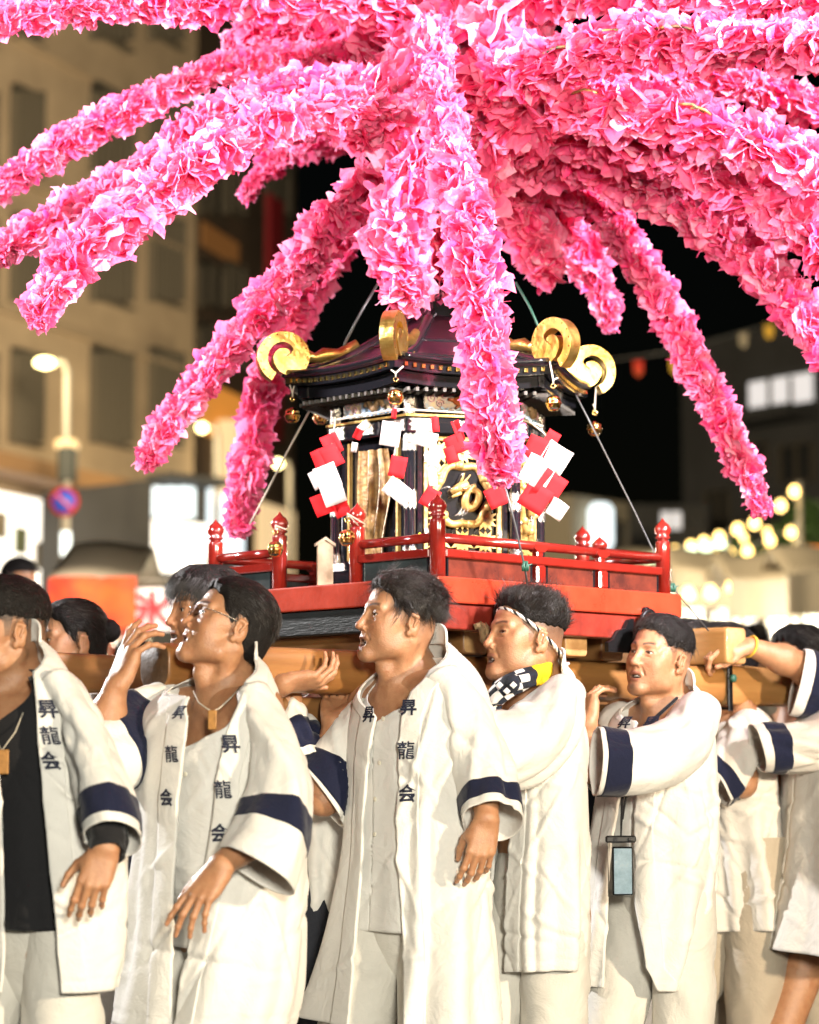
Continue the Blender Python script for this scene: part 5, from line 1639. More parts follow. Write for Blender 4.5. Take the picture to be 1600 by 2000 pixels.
# ---------------------------------------------------------------- hair
def hair(root, H, style, seed=1, material=None):
    r = np.random.default_rng(seed)
    f = Field(H.c - 0.16 * H.s, H.c + 0.17 * H.s, 0.0032)
    H.cranium(f, grow=0.0)
    g = f._reg(f.lo - 1, f.lo + f.n * f.vox + 1)
    sl, X, Y, Z = g
    P = np.stack(np.broadcast_arrays(X, Y, Z), -1).reshape(-1, 3) - H.c
    q = (P @ H.B) / H.s / V(H.wide, 1, 1)
    x, y, z = (q[:, k].reshape(f.a.shape) for k in range(3))
    top = style.get('top', 0.012)
    # more volume on the crown, clumps
    cl = np.sin(x * 130 + 2.6 * np.sin(y * 47 + z * 23)) * np.sin(y * 61 + 2.1 * np.sin(z * 57 + x * 33) + x * 40)
    bulge = top * np.clip((z - 0.035) / 0.06, 0, 1) * (0.75 + 0.25 * np.clip((y + 0.05) / 0.1, 0, 1)) + style.get('back', 0.0) * np.clip((-y - 0.02) / 0.06, 0, 1)
    hl = np.interp(y, HAIRLINE[0], HAIRLINE[1] + style.get('line', 0.0))
    hl = np.maximum(hl, np.where(y < style.get('cut_front', 0.06), style.get('cut', -1.0), -1.0))
    if style.get('nape') is not None: hl = np.where(y < -0.03, np.maximum(hl, style['nape']), hl)
    jag = 0.0022 * np.sin(x * 140 + 2.3 * np.sin(y * 77 + x * 31)) + 0.0018 * np.sin(y * 310 + x * 190 + 2 * np.sin(x * 60))
    hl = hl + jag
    taper = np.clip((z - hl) / 0.022, 0, 1) ** 0.6
    a = f.a - (0.003 + (style.get('thick', 0.010) + bulge + style.get('clump', 0.0018) * cl) * taper) * H.s
    edge = (hl - z) * 0.8 * H.s
    f.a = np.maximum(a, edge.astype(np.float32)).astype(np.float32)
    v, qd = f.mesh()
    mt = material or M['hair']
    ob = link('hair', mesh('hair', v, qd.astype(np.int32), True), mt, root)
    # separate strands
    n = int(style.get('locks', 900) * 6.5)
    loc = H.loc(v)
    nr = unit_rows(loc - np.array([0, -0.01, 0.02]))
    hlv = np.interp(loc[:, 1], HAIRLINE[0], HAIRLINE[1] + style.get('line', 0.0))
    ok = np.where((loc[:, 2] > hlv + 0.001) & (np.linalg.norm(loc - V(0, -0.01, 0.03), axis=1) > 0.07))[0]
    if len(ok) == 0: return ob
    ids = r.choice(ok, n)
    ns = 6
    pts = np.zeros((n, ns, 3)); rad = np.zeros((n, ns))
    flow = style['flow']
    cl_dir = r.normal(0, style.get('curl', 0.25), (220, 3)); seeds_ = loc[r.choice(ok, 220)]
    for a, i in enumerate(ids):
        low = r.random() < 0.6
        nn = nr[i]
        p = loc[i] + nn * (-0.001 if low else -0.004)
        d = np.asarray(flow(loc[i], r), float)
        lift = style.get('lift', 0.25) * r.uniform(0.3, 1.3) * (0.22 if low else 1.0)
        d = unit(unit(d - nn * (d @ nn) * 0.85) + nn * lift)
        L = style.get('len', 0.035) * r.uniform(0.5, 1.25) * (0.75 if low else 1.0)
        c = cl_dir[int(np.argmin(((seeds_ - loc[i]) ** 2).sum(1)))] * (0.5 if low else 1.0) + r.normal(0, 0.10, 3)
        t = np.linspace(0, 1, ns)[:, None]
        pts[a] = p + d * L * t + c * t * t * L - nn * (style.get('droop', 0.5) * (0.35 if low else 1) * L * t * t)
        rad[a] = style.get('wid', 0.0014) * 0.42 * r.uniform(0.5, 1.6) * (1 - 0.8 * t[:, 0])
    pts = pts * V(H.wide, 1, 1)
    W = H.c + (pts.reshape(-1, 3) * H.s) @ H.B.T
    hc = bpy.data.hair_curves.new('hair_strands')
    hc.add_curves([ns] * n)
    hc.attributes['position'].data.foreach_set('vector', W.astype(np.float32).ravel())
    ra = hc.attributes.get('radius') or hc.attributes.new('radius', 'FLOAT', 'POINT')
    ra.data.foreach_set('value', (rad * H.s).astype(np.float32).ravel())
    hc.materials.append(M['strand'])
    ho = bpy.data.objects.new('hair_strands', hc)
    ho.parent = ob
    col.objects.link(ho)
    return ob

def unit_rows(a):
    return a / np.maximum(np.linalg.norm(a, axis=1, keepdims=True), 1e-9)
# ---------------------------------------------------------------- clothes
def cloth_mat(name, base, second=None, rough=0.85):
    m = mat(name, base, rough, second=second or tuple(0.94 * c for c in base), nscale=9, bump=0.12, bscale=240, sheen=0.15, spec=0.25, crease=0.35)
    return m
M['cotton'] = cloth_mat('cotton', (0.74, 0.725, 0.685))
M['cotton_warm'] = cloth_mat('cotton_warm', (0.70, 0.66, 0.60))
M['cotton_shirt'] = cloth_mat('cotton_shirt', (0.73, 0.72, 0.69))
M['trouser_white'] = cloth_mat('trouser_white', (0.62, 0.60, 0.55))
M['trouser_beige'] = cloth_mat('trouser_beige', (0.42, 0.36, 0.28))
M['navy'] = cloth_mat('navy', (0.006, 0.009, 0.032))
M['black_cloth'] = cloth_mat('black_cloth', (0.010, 0.010, 0.012))
M['ink'] = mat('ink', (0.010, 0.014, 0.035), 0.8)
M['button'] = mat('button', (0.75, 0.70, 0.58), 0.3)
M['dark_trouser'] = cloth_mat('dark_trouser', (0.02, 0.022, 0.03))

def smooth_interp(x, xp, fp, n=5):
    """piecewise cubic (monotone-ish) interpolation"""
    xp, fp = np.asarray(xp, float), np.asarray(fp, float)
    m = np.gradient(fp, xp)
    i = np.clip(np.searchsorted(xp, x) - 1, 0, len(xp) - 2)
    h = xp[i + 1] - xp[i]
    t = (x - xp[i]) / h
    t = np.clip(t, 0, 1)
    return ((2 * t ** 3 - 3 * t ** 2 + 1) * fp[i] + (t ** 3 - 2 * t ** 2 + t) * h * m[i] + (-2 * t ** 3 + 3 * t ** 2) * fp[i + 1] + (t ** 3 - t ** 2) * h * m[i + 1])

class Coat:
    """a garment hung round the body; rows = (pixel row, left and right silhouette columns), Y its distance, yaw its front"""
    def __init__(self, rows, Y, yaw, ratio=0.70, seed=0, fold=1.0, left=None, right=None, tilt=0.03, inset=0.0, hem_tilt=0.0, lean=0.0):
        rows = np.array(rows, float)
        Y = Y + NEARER[0]
        self.Y, self.yaw, self.ratio, self.fold = Y, yaw, ratio, fold
        self.py = rows[:, 0]
        self.v = (self.py - self.py[0]) / (self.py[-1] - self.py[0])
        self.k = Y / F
        B = frame_of(yaw); self.f, self.l = B[:, 1], -B[:, 0]
        self.nrm = math.sqrt((ratio * self.f[0]) ** 2 + self.l[0] ** 2)
        self.cx, self.W = (rows[:, 1] + rows[:, 2]) / 2, (rows[:, 2] - rows[:, 1]) / 2 - inset
        self.tilt, self.hem_tilt, self.lean = tilt, hem_tilt, lean
        r = np.random.default_rng(seed)
        self.pipes = []
        for j in range(16):
            th = -0.8 + 6.6 * (j + r.uniform(0.1, 0.9)) / 16
            self.pipes.append((th, r.uniform(-0.35, 0.35), r.uniform(0.09, 0.24), r.uniform(0.35, 1.0), r.uniform(0.12, 0.75), r.uniform(0, 6)))
        self.wr = [(r.uniform(-0.5, 5.5), r.uniform(0.15, 0.9), r.uniform(-1.1, 1.1), r.uniform(0.15, 0.45), r.uniform(0.006, 0.016), r.choice([-1, 1])) for _ in range(46)]
        self.edges = {}
        if left is not None: self.edges['L'] = self.solve(left)
        if right is not None: self.edges['R'] = self.solve(right)
    def centre(self, v):
        py = self.py[0] + v * (self.py[-1] - self.py[0])
        cx = smooth_interp(v, self.v, self.cx); W = smooth_interp(v, self.v, self.W)
        z = EYE + self.Y * np.tan(PITCH + np.arctan((1000 - py) / F))
        t = (cx - 800) / F * (self.Y / (_c - (1000 - py) / F * _s))
        return t, z, W * self.k
    def S(self, th, v, off=0.0, folds=True):
        th, v = np.broadcast_arrays(np.asarray(th, float), np.asarray(v, float))
        x, z, W = self.centre(v)
        a = W / self.nrm
        b = a * self.ratio
        c, s = np.cos(th), np.sin(th)
        e = 0.90
        cc, ss = np.sign(c) * np.abs(c) ** e, np.sign(s) * np.abs(s) ** e
        d = off
        if folds: d = d + self.D(th, v)
        P = np.zeros(th.shape + (3,))
        fx = b * cc + d * c; lx = a * ss + d * s
        for k in range(3): P[..., k] = self.f[k] * fx + self.l[k] * lx
        P[..., 0] += x; P[..., 1] += self.Y + self.lean * (v - 0.4)
        tl = self.tilt * np.clip(1 - v / 0.16, 0, 1)
        P[..., 2] += z - tl * c + self.hem_tilt * np.clip(v - 0.6, 0, 1) * s
        return P
    def D(self, th, v):
        thw = np.mod(th + 1.0, 2 * PI) - 1.0
        g = np.clip((v - 0.06) / 0.9, 0, 1)
        D = np.zeros(th.shape)
        for (t0, dr, w, a, v0, ph) in self.pipes:
            c = t0 + dr * (v - 0.5) + 0.05 * np.sin(v * 7 + ph)
            ww = w * (0.75 + 0.6 * v)
            u = (thw - c) / ww
            on = np.clip((v - v0 * 0.5) / 0.35, 0, 1)
            D += 1.05 * a * on * (np.exp(-u * u) * 1.0 - 0.55 * np.exp(-((u - 1.5) / 0.8) ** 2) - 0.35 * np.exp(-((u + 1.6) / 0.9) ** 2)) * (0.004 + 0.016 * g ** 1.2)
        for (t0, v0, an, L, A, sg) in self.wr:
            du, dv = (thw - t0) * 0.35, (v - v0)
            p = du * math.cos(an) + dv * math.sin(an); q = -du * math.sin(an) + dv * math.cos(an)
            D += sg * A * 0.75 * np.exp(-(q / 0.011) ** 2 - (p / (L * 0.55)) ** 2)
        D = D * self.fold - 0.0022 * np.exp(-((v - 0.965) / 0.0035) ** 2)
        return D
    def proj(self, P):
        y = P[..., 1]; z = P[..., 2] - EYE
        d = y * _c + z * _s
        return 800 + P[..., 0] / d * F, 1000 - (z * _c - y * _s) / d * F
    def v_of(self, py):
        return (py - self.py[0]) / (self.py[-1] - self.py[0])
    def theta_at(self, px, py, lo=-1.15, hi=2.2):
        th = np.linspace(lo, hi, 500)
        P = self.S(th, np.full(500, self.v_of(py)), folds=False)
        x, _ = self.proj(P)
        # the visible stretch: columns grow with theta
        i0 = int(np.argmin(x[:260])); i1 = i0 + int(np.argmax(x[i0:]))
        return float(np.interp(px, x[i0:i1 + 1], th[i0:i1 + 1]))
    def solve(self, pts):
        vs, gs = [], []
        for e in pts:
            if e[0] == 'v': vs.append(e[1]); gs.append(e[2])
            else: vs.append(self.v_of(e[1])); gs.append(self.theta_at(e[0], e[1]))
        return np.array(vs), np.array(gs)
    def gl(self, v): return np.interp(v, *self.edges['L']) if 'L' in self.edges else np.zeros_like(v)
    def gr(self, v): return np.interp(v, *self.edges['R']) if 'R' in self.edges else np.zeros_like(v)
    def build(self, name, root, m, nu=190, nv=110, thick=0.003):
        v = np.linspace(0, 1, nv)
        L, Rr = self.gl(v), self.gr(v)
        closed = 'L' not in self.edges
        u = np.linspace(0, 1, nu)
        TH = L[:, None] + u[None, :] * ((2 * PI + Rr) - L)[:, None]
        P = self.S(TH, np.repeat(v[:, None], nu, 1))
        mb = MB(); mb.grid(P)
        o = link(name, mesh(name, mb.v[0], np.array(mb.f, np.int32), True), m, root)
        so = o.modifiers.new('thickness', 'SOLIDIFY'); so.thickness = thick; so.offset = -1
        self.ob = o
        return o
    def lapels(self, root, m, w=0.052, v1=1.0, collar=0.042, nv=150):
        v = np.linspace(0, v1, nv)
        for side in 'LR':
            e = self.gl(v) if side == 'L' else self.gr(v)
            _, _, W = self.centre(v)
            a = W / self.nrm
            loc = np.sqrt((a * self.ratio * np.sin(e)) ** 2 + (a * np.cos(e)) ** 2)
            dth = w / np.maximum(loc, 0.05)
            u = np.linspace(0, 1, 13)
            sg = 1 if side == 'L' else -1
            TH = e[:, None] + sg * (u[None, :] * dth[:, None] - 0.0)
            P = self.S(TH, np.repeat(v[:, None], 13, 1), off=0.0042)
            mb = MB(); mb.grid(P)
            o = link('lapel', mesh('lapel', mb.v[0], np.array(mb.f, np.int32), True), m, root)
            so = o.modifiers.new('thickness', 'SOLIDIFY'); so.thickness = 0.0045; so.offset = 0
        if collar:
            t = np.linspace(self.gl(np.array([0.0]))[0], 2 * PI + self.gr(np.array([0.0]))[0], 50)
            base = self.S(t, np.zeros(50), off=0.004)
            n = unit_rows(base - base.mean(0)); n[:, 2] = 0
            rows = []
            back = np.sin(np.linspace(0, PI, 50)) ** 0.5
            for q in np.linspace(-0.25, 1, 8):
                rows.append(base + np.array([0, 0, 1]) * (q * collar * (0.35 + 0.65 * back))[:, None] - n * (0.010 * max(q, 0) * back)[:, None] + n * 0.006 * max(0, q - 0.6))
            mb = MB(); mb.grid(np.array(rows))
            o = link('collar', mesh('collar', mb.v[0], np.array(mb.f, np.int32), True), m, root)
            so = o.modifiers.new('thickness', 'SOLIDIFY'); so.thickness = 0.006; so.offset = 0
    def letter(self, ch, px, py, size_px, parent, m=None, squash=1.0, off=0.0100):
        tv, tf = GLYPH(ch)
        s = size_px * self.k
        v0 = self.v_of(py); t0 = self.theta_at(px, py)
        _, _, W = self.centre(np.array(v0)); a = float(W) / self.nrm
        loc = math.sqrt((a * self.ratio * math.sin(t0)) ** 2 + (a * math.cos(t0)) ** 2)
        H = abs(self.centre(np.array(0.0))[1] - self.centre(np.array(1.0))[1])
        th = t0 + tv[:, 0] * s * squash / max(loc, 0.04)
        vv = v0 - tv[:, 1] * s / H
        P = self.S(th, vv, off=off)
        me = mesh('character', P, tf, False)
        return link('character', me, m or M['ink'], parent)

_gl = {}
def GLYPH(ch):
    if ch not in _gl:
        v, f = text_mesh(ch, 1.08, 0.0, 0.014 if ch == '龍' else 0.032, 2)
        # subdivide the long triangles so the lettering follows the cloth
        bm = bmesh.new()
        vs = [bm.verts.new(p) for p in v]
        for q in f:
            try: bm.faces.new([vs[i] for i in q])
            except ValueError: pass
        bmesh.ops.remove_doubles(bm, verts=bm.verts, dist=1e-5)
        bmesh.ops.triangulate(bm, faces=bm.faces)
        for _ in range(2):
            ed = [e for e in bm.edges if e.calc_length() > 0.14]
            if ed: bmesh.ops.subdivide_edges(bm, edges=ed, cuts=1)
            bmesh.ops.triangulate(bm, faces=bm.faces)
        bm.verts.index_update()
        vv = np.array([w.co[:] for w in bm.verts]); ff = [tuple(w.index for w in p.verts) for p in bm.faces]
        bm.free()
        vv = vv - (vv.min(0) + vv.max(0)) / 2
        _gl[ch] = (vv, ff)
    return _gl[ch]

def sleeve(root, st, m, band=None, seed=0, name='sleeve', slant=0.0, fold=1.0, band_mat=None, n=52, rings=60, end_dir=None, thick=0.003, bulge=0.10):
    """st: (px, py, Y, half width in pixels across, half depth in metres) stations from the shoulder to the cuff"""
    W = np.array([[*at(a, b, Y), w / ppm(Y), d] for (a, b, Y, w, d) in st])
    S, L = spline(W, rings)
    r = np.random.default_rng(900 + seed)
    T = np.gradient(S[:, :3], axis=0); T = unit_rows(T)
    if end_dir is not None:
        e = unit(end_dir)
        k = np.clip((np.arange(rings) / (rings - 1) - 0.45) / 0.55, 0, 1)[:, None] ** 1.5
        T = unit_rows(T * (1 - k) + e * k)
    view = V(0, 1, 0)
    A = unit_rows(np.cross(np.repeat(view[None], rings, 0), T))
    Bn = np.cross(T, A)
    fl = [(r.uniform(0, 2 * PI), r.uniform(-1.3, 1.3), r.uniform(0.10, 0.26), r.uniform(-1, 1), r.uniform(0.0, 0.9), r.uniform(0.2, 0.6)) for _ in range(22)]
    ph = np.linspace(0, 2 * PI, n + 1)[:-1]
    def surf(f, phi, off=0.0):
        f, phi = np.broadcast_arrays(np.asarray(f, float), np.asarray(phi, float))
        i = np.clip((f * (rings - 1)).astype(int), 0, rings - 2); t = (f * (rings - 1) - i)[..., None]
        c = S[i] * (1 - t) + S[i + 1] * t
        tt = T[i] * (1 - t) + T[i + 1] * t; aa = A[i] * (1 - t) + A[i + 1] * t; bb = Bn[i] * (1 - t) + Bn[i + 1] * t
        D = np.full(f.shape, off)
        for (p0, dr, w, am, f0, fw) in fl:
            d = np.mod(phi - p0 - dr * (f - 0.5) * 2 + PI, 2 * PI) - PI
            D = D + am * 0.016 * fold * np.exp(-(d / w) ** 2 - ((f - f0) / fw) ** 2) * np.clip(f * 4, 0, 1)
        D = D + 0.0025 * fold * np.sin(phi * 3 + f * 9 + seed) * np.sin(f * 14 + phi * 2 + seed)
        e = 0.92
        cs, sn = np.cos(phi), np.sin(phi)
        cs, sn = np.sign(cs) * np.abs(cs) ** e, np.sign(sn) * np.abs(sn) ** e
        P = c[..., :3] + aa * ((c[..., 3] + D) * cs)[..., None] + bb * ((c[..., 4] + D) * sn)[..., None]
        P = P + tt * (slant * f ** 2 * sn)[..., None]
        return P
    fr = np.linspace(0, 1, rings)
    P = surf(fr[:, None], np.r_[ph, ph[0] + 2 * PI][None, :])
    mb = MB(); mb.grid(P)
    o = link(name, mesh(name, mb.v[0], np.array(mb.f, np.int32), True), m, root)
    so = o.modifiers.new('thickness', 'SOLIDIFY'); so.thickness = thick; so.offset = 0
    if band:
        fr = np.linspace(band[0], band[1], 14)
        P = surf(fr[:, None], np.r_[ph, ph[0] + 2 * PI][None, :], off=0.0028)
        mb = MB(); mb.grid(P)
        b = link('cuff_band', mesh('cuff_band', mb.v[0], np.array(mb.f, np.int32), True), band_mat or M['navy'], o)
        so = b.modifiers.new('thickness', 'SOLIDIFY'); so.thickness = 0.0018; so.offset = 0
        b['label'] = 'navy blue band round the sleeve'
    return o

def trousers(root, hips, knees, ankles, m, seed=0, r0=0.098, r1=0.082, r2=0.075):
    """two legs joined at the seat"""
    r = np.random.default_rng(seed)
    mb = MB()
    for i in (0, 1):
        h = np.asarray(hips[i]) + V(0, 0, 0.17)
        P3 = [np.r_[h, r0], np.r_[hips[i] * 0.5 + knees[i] * 0.5, (r0 + r1) / 2 + 0.006], np.r_[knees[i], r1], np.r_[knees[i] * 0.4 + ankles[i] * 0.6, r1 * 0.95], np.r_[ankles[i] + V(0, 0, 0.03), r2]]
        S, L = spline(P3, 60)
        T = unit_rows(np.gradient(S[:, :3], axis=0))
        A = unit_rows(np.cross(T, np.repeat(V(0, 1, 0)[None], 60, 0))); Bn = np.cross(T, A)
        ph = np.linspace(0, 2 * PI, 45)
        f = np.linspace(0, 1, 60)[:, None]
        D = np.zeros((60, 45))
        for _ in range(26):
            p0, f0, an, Lh, Am = r.uniform(0, 2 * PI), r.uniform(0, 1), r.uniform(-0.9, 0.9), r.uniform(0.2, 0.6), r.uniform(-0.012, 0.014)
            d = np.mod(ph[None] - p0 + PI, 2 * PI) - PI
            p = d * math.cos(an) * 0.18 + (f - f0) * math.sin(an); q = -d * math.sin(an) * 0.18 + (f - f0) * math.cos(an)
            D += Am * np.exp(-(q / 0.03) ** 2 - (p / (Lh * 0.5)) ** 2)
        rad = S[:, 3][:, None] + D + 0.006 * np.cos(2 * (ph[None] - 1.2 - f))
        P = S[:, None, :3] + A[:, None] * (rad * np.cos(ph)[None])[..., None] + Bn[:, None] * (rad * np.sin(ph)[None])[..., None]
        mb.grid(P)
    c = (np.asarray(hips[0]) + np.asarray(hips[1])) / 2 + V(0, 0, 0.05)
    l = unit(hips[1] - hips[0]); fw = np.cross(EZ, l)
    a_ = r0 + 0.055
    th, ph2 = np.linspace(0.02, PI - 0.02, 24)[:, None], np.linspace(0, 2 * PI, 40)[None]
    mb.grid(c + l * (a_ * np.sin(th) * np.cos(ph2))[..., None] + fw * (0.116 * np.sin(th) * np.sin(ph2))[..., None] + EZ * (0.21 * np.cos(th) * np.ones_like(ph2))[..., None])
    return link('trousers', mesh('trousers', np.vstack(mb.v), np.array(mb.f, np.int32), True), m, root)
# ---------------------------------------------------------------- the bearers
def stance(cx, Y, yaw, step=0.18, hipz=0.86, ground=0.0, spread=0.09, lean=0.0):
    B = frame_of(yaw); l, f = -B[:, 0], B[:, 1]
    c = V(cx, Y, 0)
    hips = [c - l * spread + V(0, 0, hipz), c + l * spread + V(0, 0, hipz)]
    knees = [hips[0] + f * (step * 0.6 + 0.05) - V(0, 0, 0.40), hips[1] - f * (step * 0.2) + f * 0.04 - V(0, 0, 0.40)]
    ank = [c - l * (spread + 0.01) + f * step * 0.9 + V(0, 0, ground + 0.08), c + l * (spread + 0.01) - f * step + V(0, 0, ground + 0.08)]
    return hips, knees, ank

def person(label, group, head, yaw, neck, sh, el, wr, hands, root_at, style, hairstyle, seed, gaze=(0, 1, 0.05), step=0.18, fine=0.0023, spread=0.09, tone=1.0, girth=1.0, hair_mat=None, ground=0.0, hipz=0.86, face=True):
    root = thing('person', label, 'person', (root_at[0], root_at[1] + NEARER[0], ground), group)
    hips, knees, ank = stance(root_at[0], root_at[1] + NEARER[0], yaw, step, hipz + ground, ground, spread)
    sp = dict(head=head, yaw=yaw, neck=neck, sh=sh, el=el, wr=wr, hands=hands, hips=hips, knees=knees, ankles=ank, style=style, fine=fine, tone=tone, girth=girth)
    body(root, sp)
    if face: eyes_teeth(head, gaze, root)
    if hairstyle: hair(root, head, hairstyle, seed, hair_mat)
    root_info = dict(hips=hips, knees=knees, ankles=ank)
    return root, root_info

def fl_back(p, r):      # combed back and down
    return V(p[0] * 2 + r.normal(0, 0.2), -1.0, -0.25 + r.normal(0, 0.2)) if p[2] > 0.03 else V(r.normal(0, 0.15), -0.5, -1)
def fl_side(p, r):
    return V(-0.6 + r.normal(0, 0.25), -0.5, -0.3 + r.normal(0, 0.2)) if p[2] > 0.03 else V(r.normal(0, 0.1), -0.4, -1)
def fl_spike(p, r):
    return V(r.normal(0, 0.5), -0.3 + r.normal(0, 0.5), 1.0)
def fl_wave(p, r):
    return V(r.normal(0, 0.7), -0.5 + r.normal(0, 0.6), 0.1 + r.normal(0, 0.4)) if p[2] > 0.055 else V(r.normal(0, 0.2), -0.45, -1.0)
def fl_fwd(p, r):
    return V(0.5 + r.normal(0, 0.3), 0.25 + r.normal(0, 0.4), -0.1 + r.normal(0, 0.2)) if p[2] > 0.03 else V(r.normal(0, 0.1), -0.3, -1)

GB = 'bearers of the shrine'
def buttons(coat, root, pts):
    for (px, py) in pts:
        t = coat.theta_at(px, py); v = coat.v_of(py)
        c = coat.S(np.array(t), np.array(v), off=0.005); c2 = coat.S(np.array(t), np.array(v), off=0.02)
        mb = MB(); mb.lathe(c, [(0.0055, 0), (0.0058, 0.0018), (0.004, 0.0028), (0.001, 0.0022)], 12, axis=unit(c2 - c))
        mb.build('button', M['button'], root)
def letters(coat, lap, items):
    for (ch, px, py, s, sq) in items: coat.letter(ch, px, py, s, lap, squash=sq)

def pendant(parent, coat, pts, tag_px, Yt, w, h, material):
    pass

NEARER[0] = -0.07
# ---- third man from the left, in front of the platform corner (open mouth, wavy hair)
YC3 = 5.97
H3 = Head(at(778, 1211, 5.99), 66, 9, 2, 0.93, mouth=1.25, jaw=0.93, nose=1.5, cheek=0.9, wide=0.97)
root, inf = person('open mouthed man with wavy hair and white happi coat before the near platform corner', GB, H3, 46, at(792, 1318, 6.03),
    [at(722, 1378, 6.14), at(872, 1345, 5.90)], [at(632, 1560, 6.03), at(945, 1480, 5.82)], [at(652, 1408, 6.07), at(951, 1600, 5.74)],
    [((0.05, 0.80, 0.55), (-0.15, 0.50, -0.83), 'cup', 1.0, 0.98, (0.5, 0.1)), ((-0.20, -0.12, -1.0), (0.25, -1.0, 0.10), 'relaxed', 0.7, 0.93, (-0.35, 0.3))],
    (0.0, 5.98), dict(fade=0.55, stubble=0.25), dict(thick=0.005, top=0.012, back=0.012, clump=0.0025, line=0.004, cut=0.028, cut_front=0.05, nape=None, locks=1500, flow=fl_wave, lift=0.28, len=0.042, curl=0.40, droop=0.35, wid=0.0011), 3,
    gaze=(-0.1, 1, 0.12), hair_mat=M['hair_brown'])
# longer hair at the back of the neck
shirt = Coat([(1300, 748, 872), (1330, 728, 905), (1380, 705, 925), (1450, 690, 935), (1550, 690, 935), (1700, 683, 935), (1815, 676, 930)], YC3, 46, seed=31, fold=0.55, tilt=0.02, inset=6,
    left=[('v', 0.0, 1.9), ('v', 0.10, 1.1), (768, 1392), ('v', 0.22, -0.12), ('v', 1.0, -0.12)], right=[('v', 0.0, 1.9), ('v', 0.10, 0.75), (750, 1385), ('v', 0.22, 0.16), ('v', 1.0, 0.16)])
shirt.edges['R'] = (shirt.edges['R'][0], np.array([-1.9, -0.85, -0.25, -0.10, -0.10]))
shirt.build('shirt', root, M['cotton_shirt'], 150, 80)
buttons(shirt, root, [(752, 1405), (744, 1490), (735, 1560), (733, 1628)])
coat = Coat([(1272, 772, 868), (1288, 754, 890), (1312, 730, 918), (1345, 706, 940), (1400, 690, 955), (1480, 682, 958), (1560, 684, 950), (1650, 680, 944), (1750, 664, 946), (1850, 642, 955), (1930, 618, 962), (1990, 597, 968)], YC3, 46, seed=3,
    left=[('v', 0.0, 2.0), (838, 1300), (805, 1345), (786, 1400), (780, 1480), (778, 1600), (785, 1800), (790, 1990)],
    right=[('v', 0.0, 2.0), ('v', 0.03, 1.6), ('v', 0.1, 0.9), (738, 1400), (722, 1480), (712, 1600), (700, 1800), (690, 1990)])
e = coat.edges['R']; coat.edges['R'] = (e[0], np.r_[-2.0, -1.5, -0.75, e[1][3:]])
coat.build('happi_coat', root, M['cotton'])
coat.lapels(coat.ob, M['cotton'], w=0.058)
letters(coat, coat.ob, [('昇', 801, 1383, 33, 1), ('龍', 797, 1466, 33, 1), ('会', 798, 1548, 32, 1), ('昇', 727, 1396, 31, 1)])
sleeve(root, [(868, 1338, 5.92, 44, 0.095), (905, 1400, 5.88, 52, 0.092), (936, 1480, 5.84, 56, 0.09), (955, 1545, 5.80, 58, 0.09), (962, 1605, 5.76, 58, 0.09)], M['cotton'], band=(0.825, 0.945), seed=1, end_dir=(0.03, -0.55, -0.85))
sleeve(root, [(722, 1400, 6.12, 44, 0.09), (686, 1460, 6.08, 62, 0.085), (652, 1525, 6.05, 70, 0.075), (630, 1560, 6.03, 66, 0.07)], M['cotton'], band=(0.62, 0.96), seed=2, fold=0.8, end_dir=(-0.75, -0.2, -0.55))
trousers(root, inf['hips'], inf['knees'], inf['ankles'], M['trouser_white'], 3)

NEARER[0] = 0.0
# ---- second man, glasses, head tilted back
YC2 = 5.56
H2 = Head(at(447, 1226, 5.60), 72, 24, -3, 0.94, mouth=0.8, jaw=1.05, nose=1.05, cheek=1.0, wide=1.02)
root, inf = person('man in rimless glasses and white happi coat looking up and gripping the beam end', GB, H2, 50, at(440, 1345, 5.62),
    [at(300, 1385, 5.74), at(505, 1385, 5.50)], [at(200, 1432, 5.52), at(550, 1600, 5.34)], [at(228, 1338, 5.50), at(432, 1690, 5.20)],
    [((0.30, 0.25, 0.92), (-0.72, -0.62, 0.25), 'wrap', 1.2, 1.0, (0.1, 0.2)), ((-0.55, -0.25, -0.78), (-0.25, -0.75, 0.55), 'loose', 1.2, 0.93, (-0.2, 0.1))],
    (-0.43, 5.57), dict(fade=0.0, stubble=0.12), dict(thick=0.005, top=0.010, back=0.0, clump=0.0012, line=0.0, locks=1300, flow=fl_back, lift=0.12, len=0.032, curl=0.12, droop=0.5, wid=0.0012), 5,
    gaze=(0.0, 1, 0.0), girth=1.05)
shirt = Coat([(1340, 385, 500), (1365, 340, 525), (1400, 300, 545), (1470, 285, 565), (1570, 290, 572), (1700, 290, 570), (1842, 285, 565)], YC2, 50, seed=32, fold=0.6, tilt=0.02, inset=6,
    left=[('v', 0.0, 1.7), (470, 1385), (440, 1425), ('v', 0.26, 0.05), ('v', 1.0, 0.05)], right=[('v', 0.0, -1.7), ('v', 0.08, -0.75), ('v', 0.16, -0.2), ('v', 0.26, 0.05), ('v', 1.0, 0.05)])
shirt.build('shirt', root, M['cotton_shirt'], 150, 80)
buttons(shirt, root, [(362, 1512), (346, 1592)])
coat = Coat([(1302, 392, 498), (1322, 352, 520), (1348, 312, 534), (1390, 272, 548), (1450, 264, 568), (1550, 268, 592), (1650, 268, 592), (1750, 256, 590), (1850, 245, 584), (1940, 233, 574), (1998, 226, 560)], YC2, 50, seed=8, fold=0.9,
    left=[('v', 0.0, 2.0), (478, 1330), (462, 1385), (440, 1440), (422, 1520), (413, 1620), (385, 1760), (352, 1900), (335, 1998)],
    right=[('v', 0.0, -2.0), ('v', 0.04, -1.4), (375, 1350), (372, 1400), (362, 1460), (350, 1560), (345, 1700), (338, 1850), (330, 1998)])
coat.build('happi_coat', root, M['cotton'])
coat.lapels(coat.ob, M['cotton'], w=0.060)
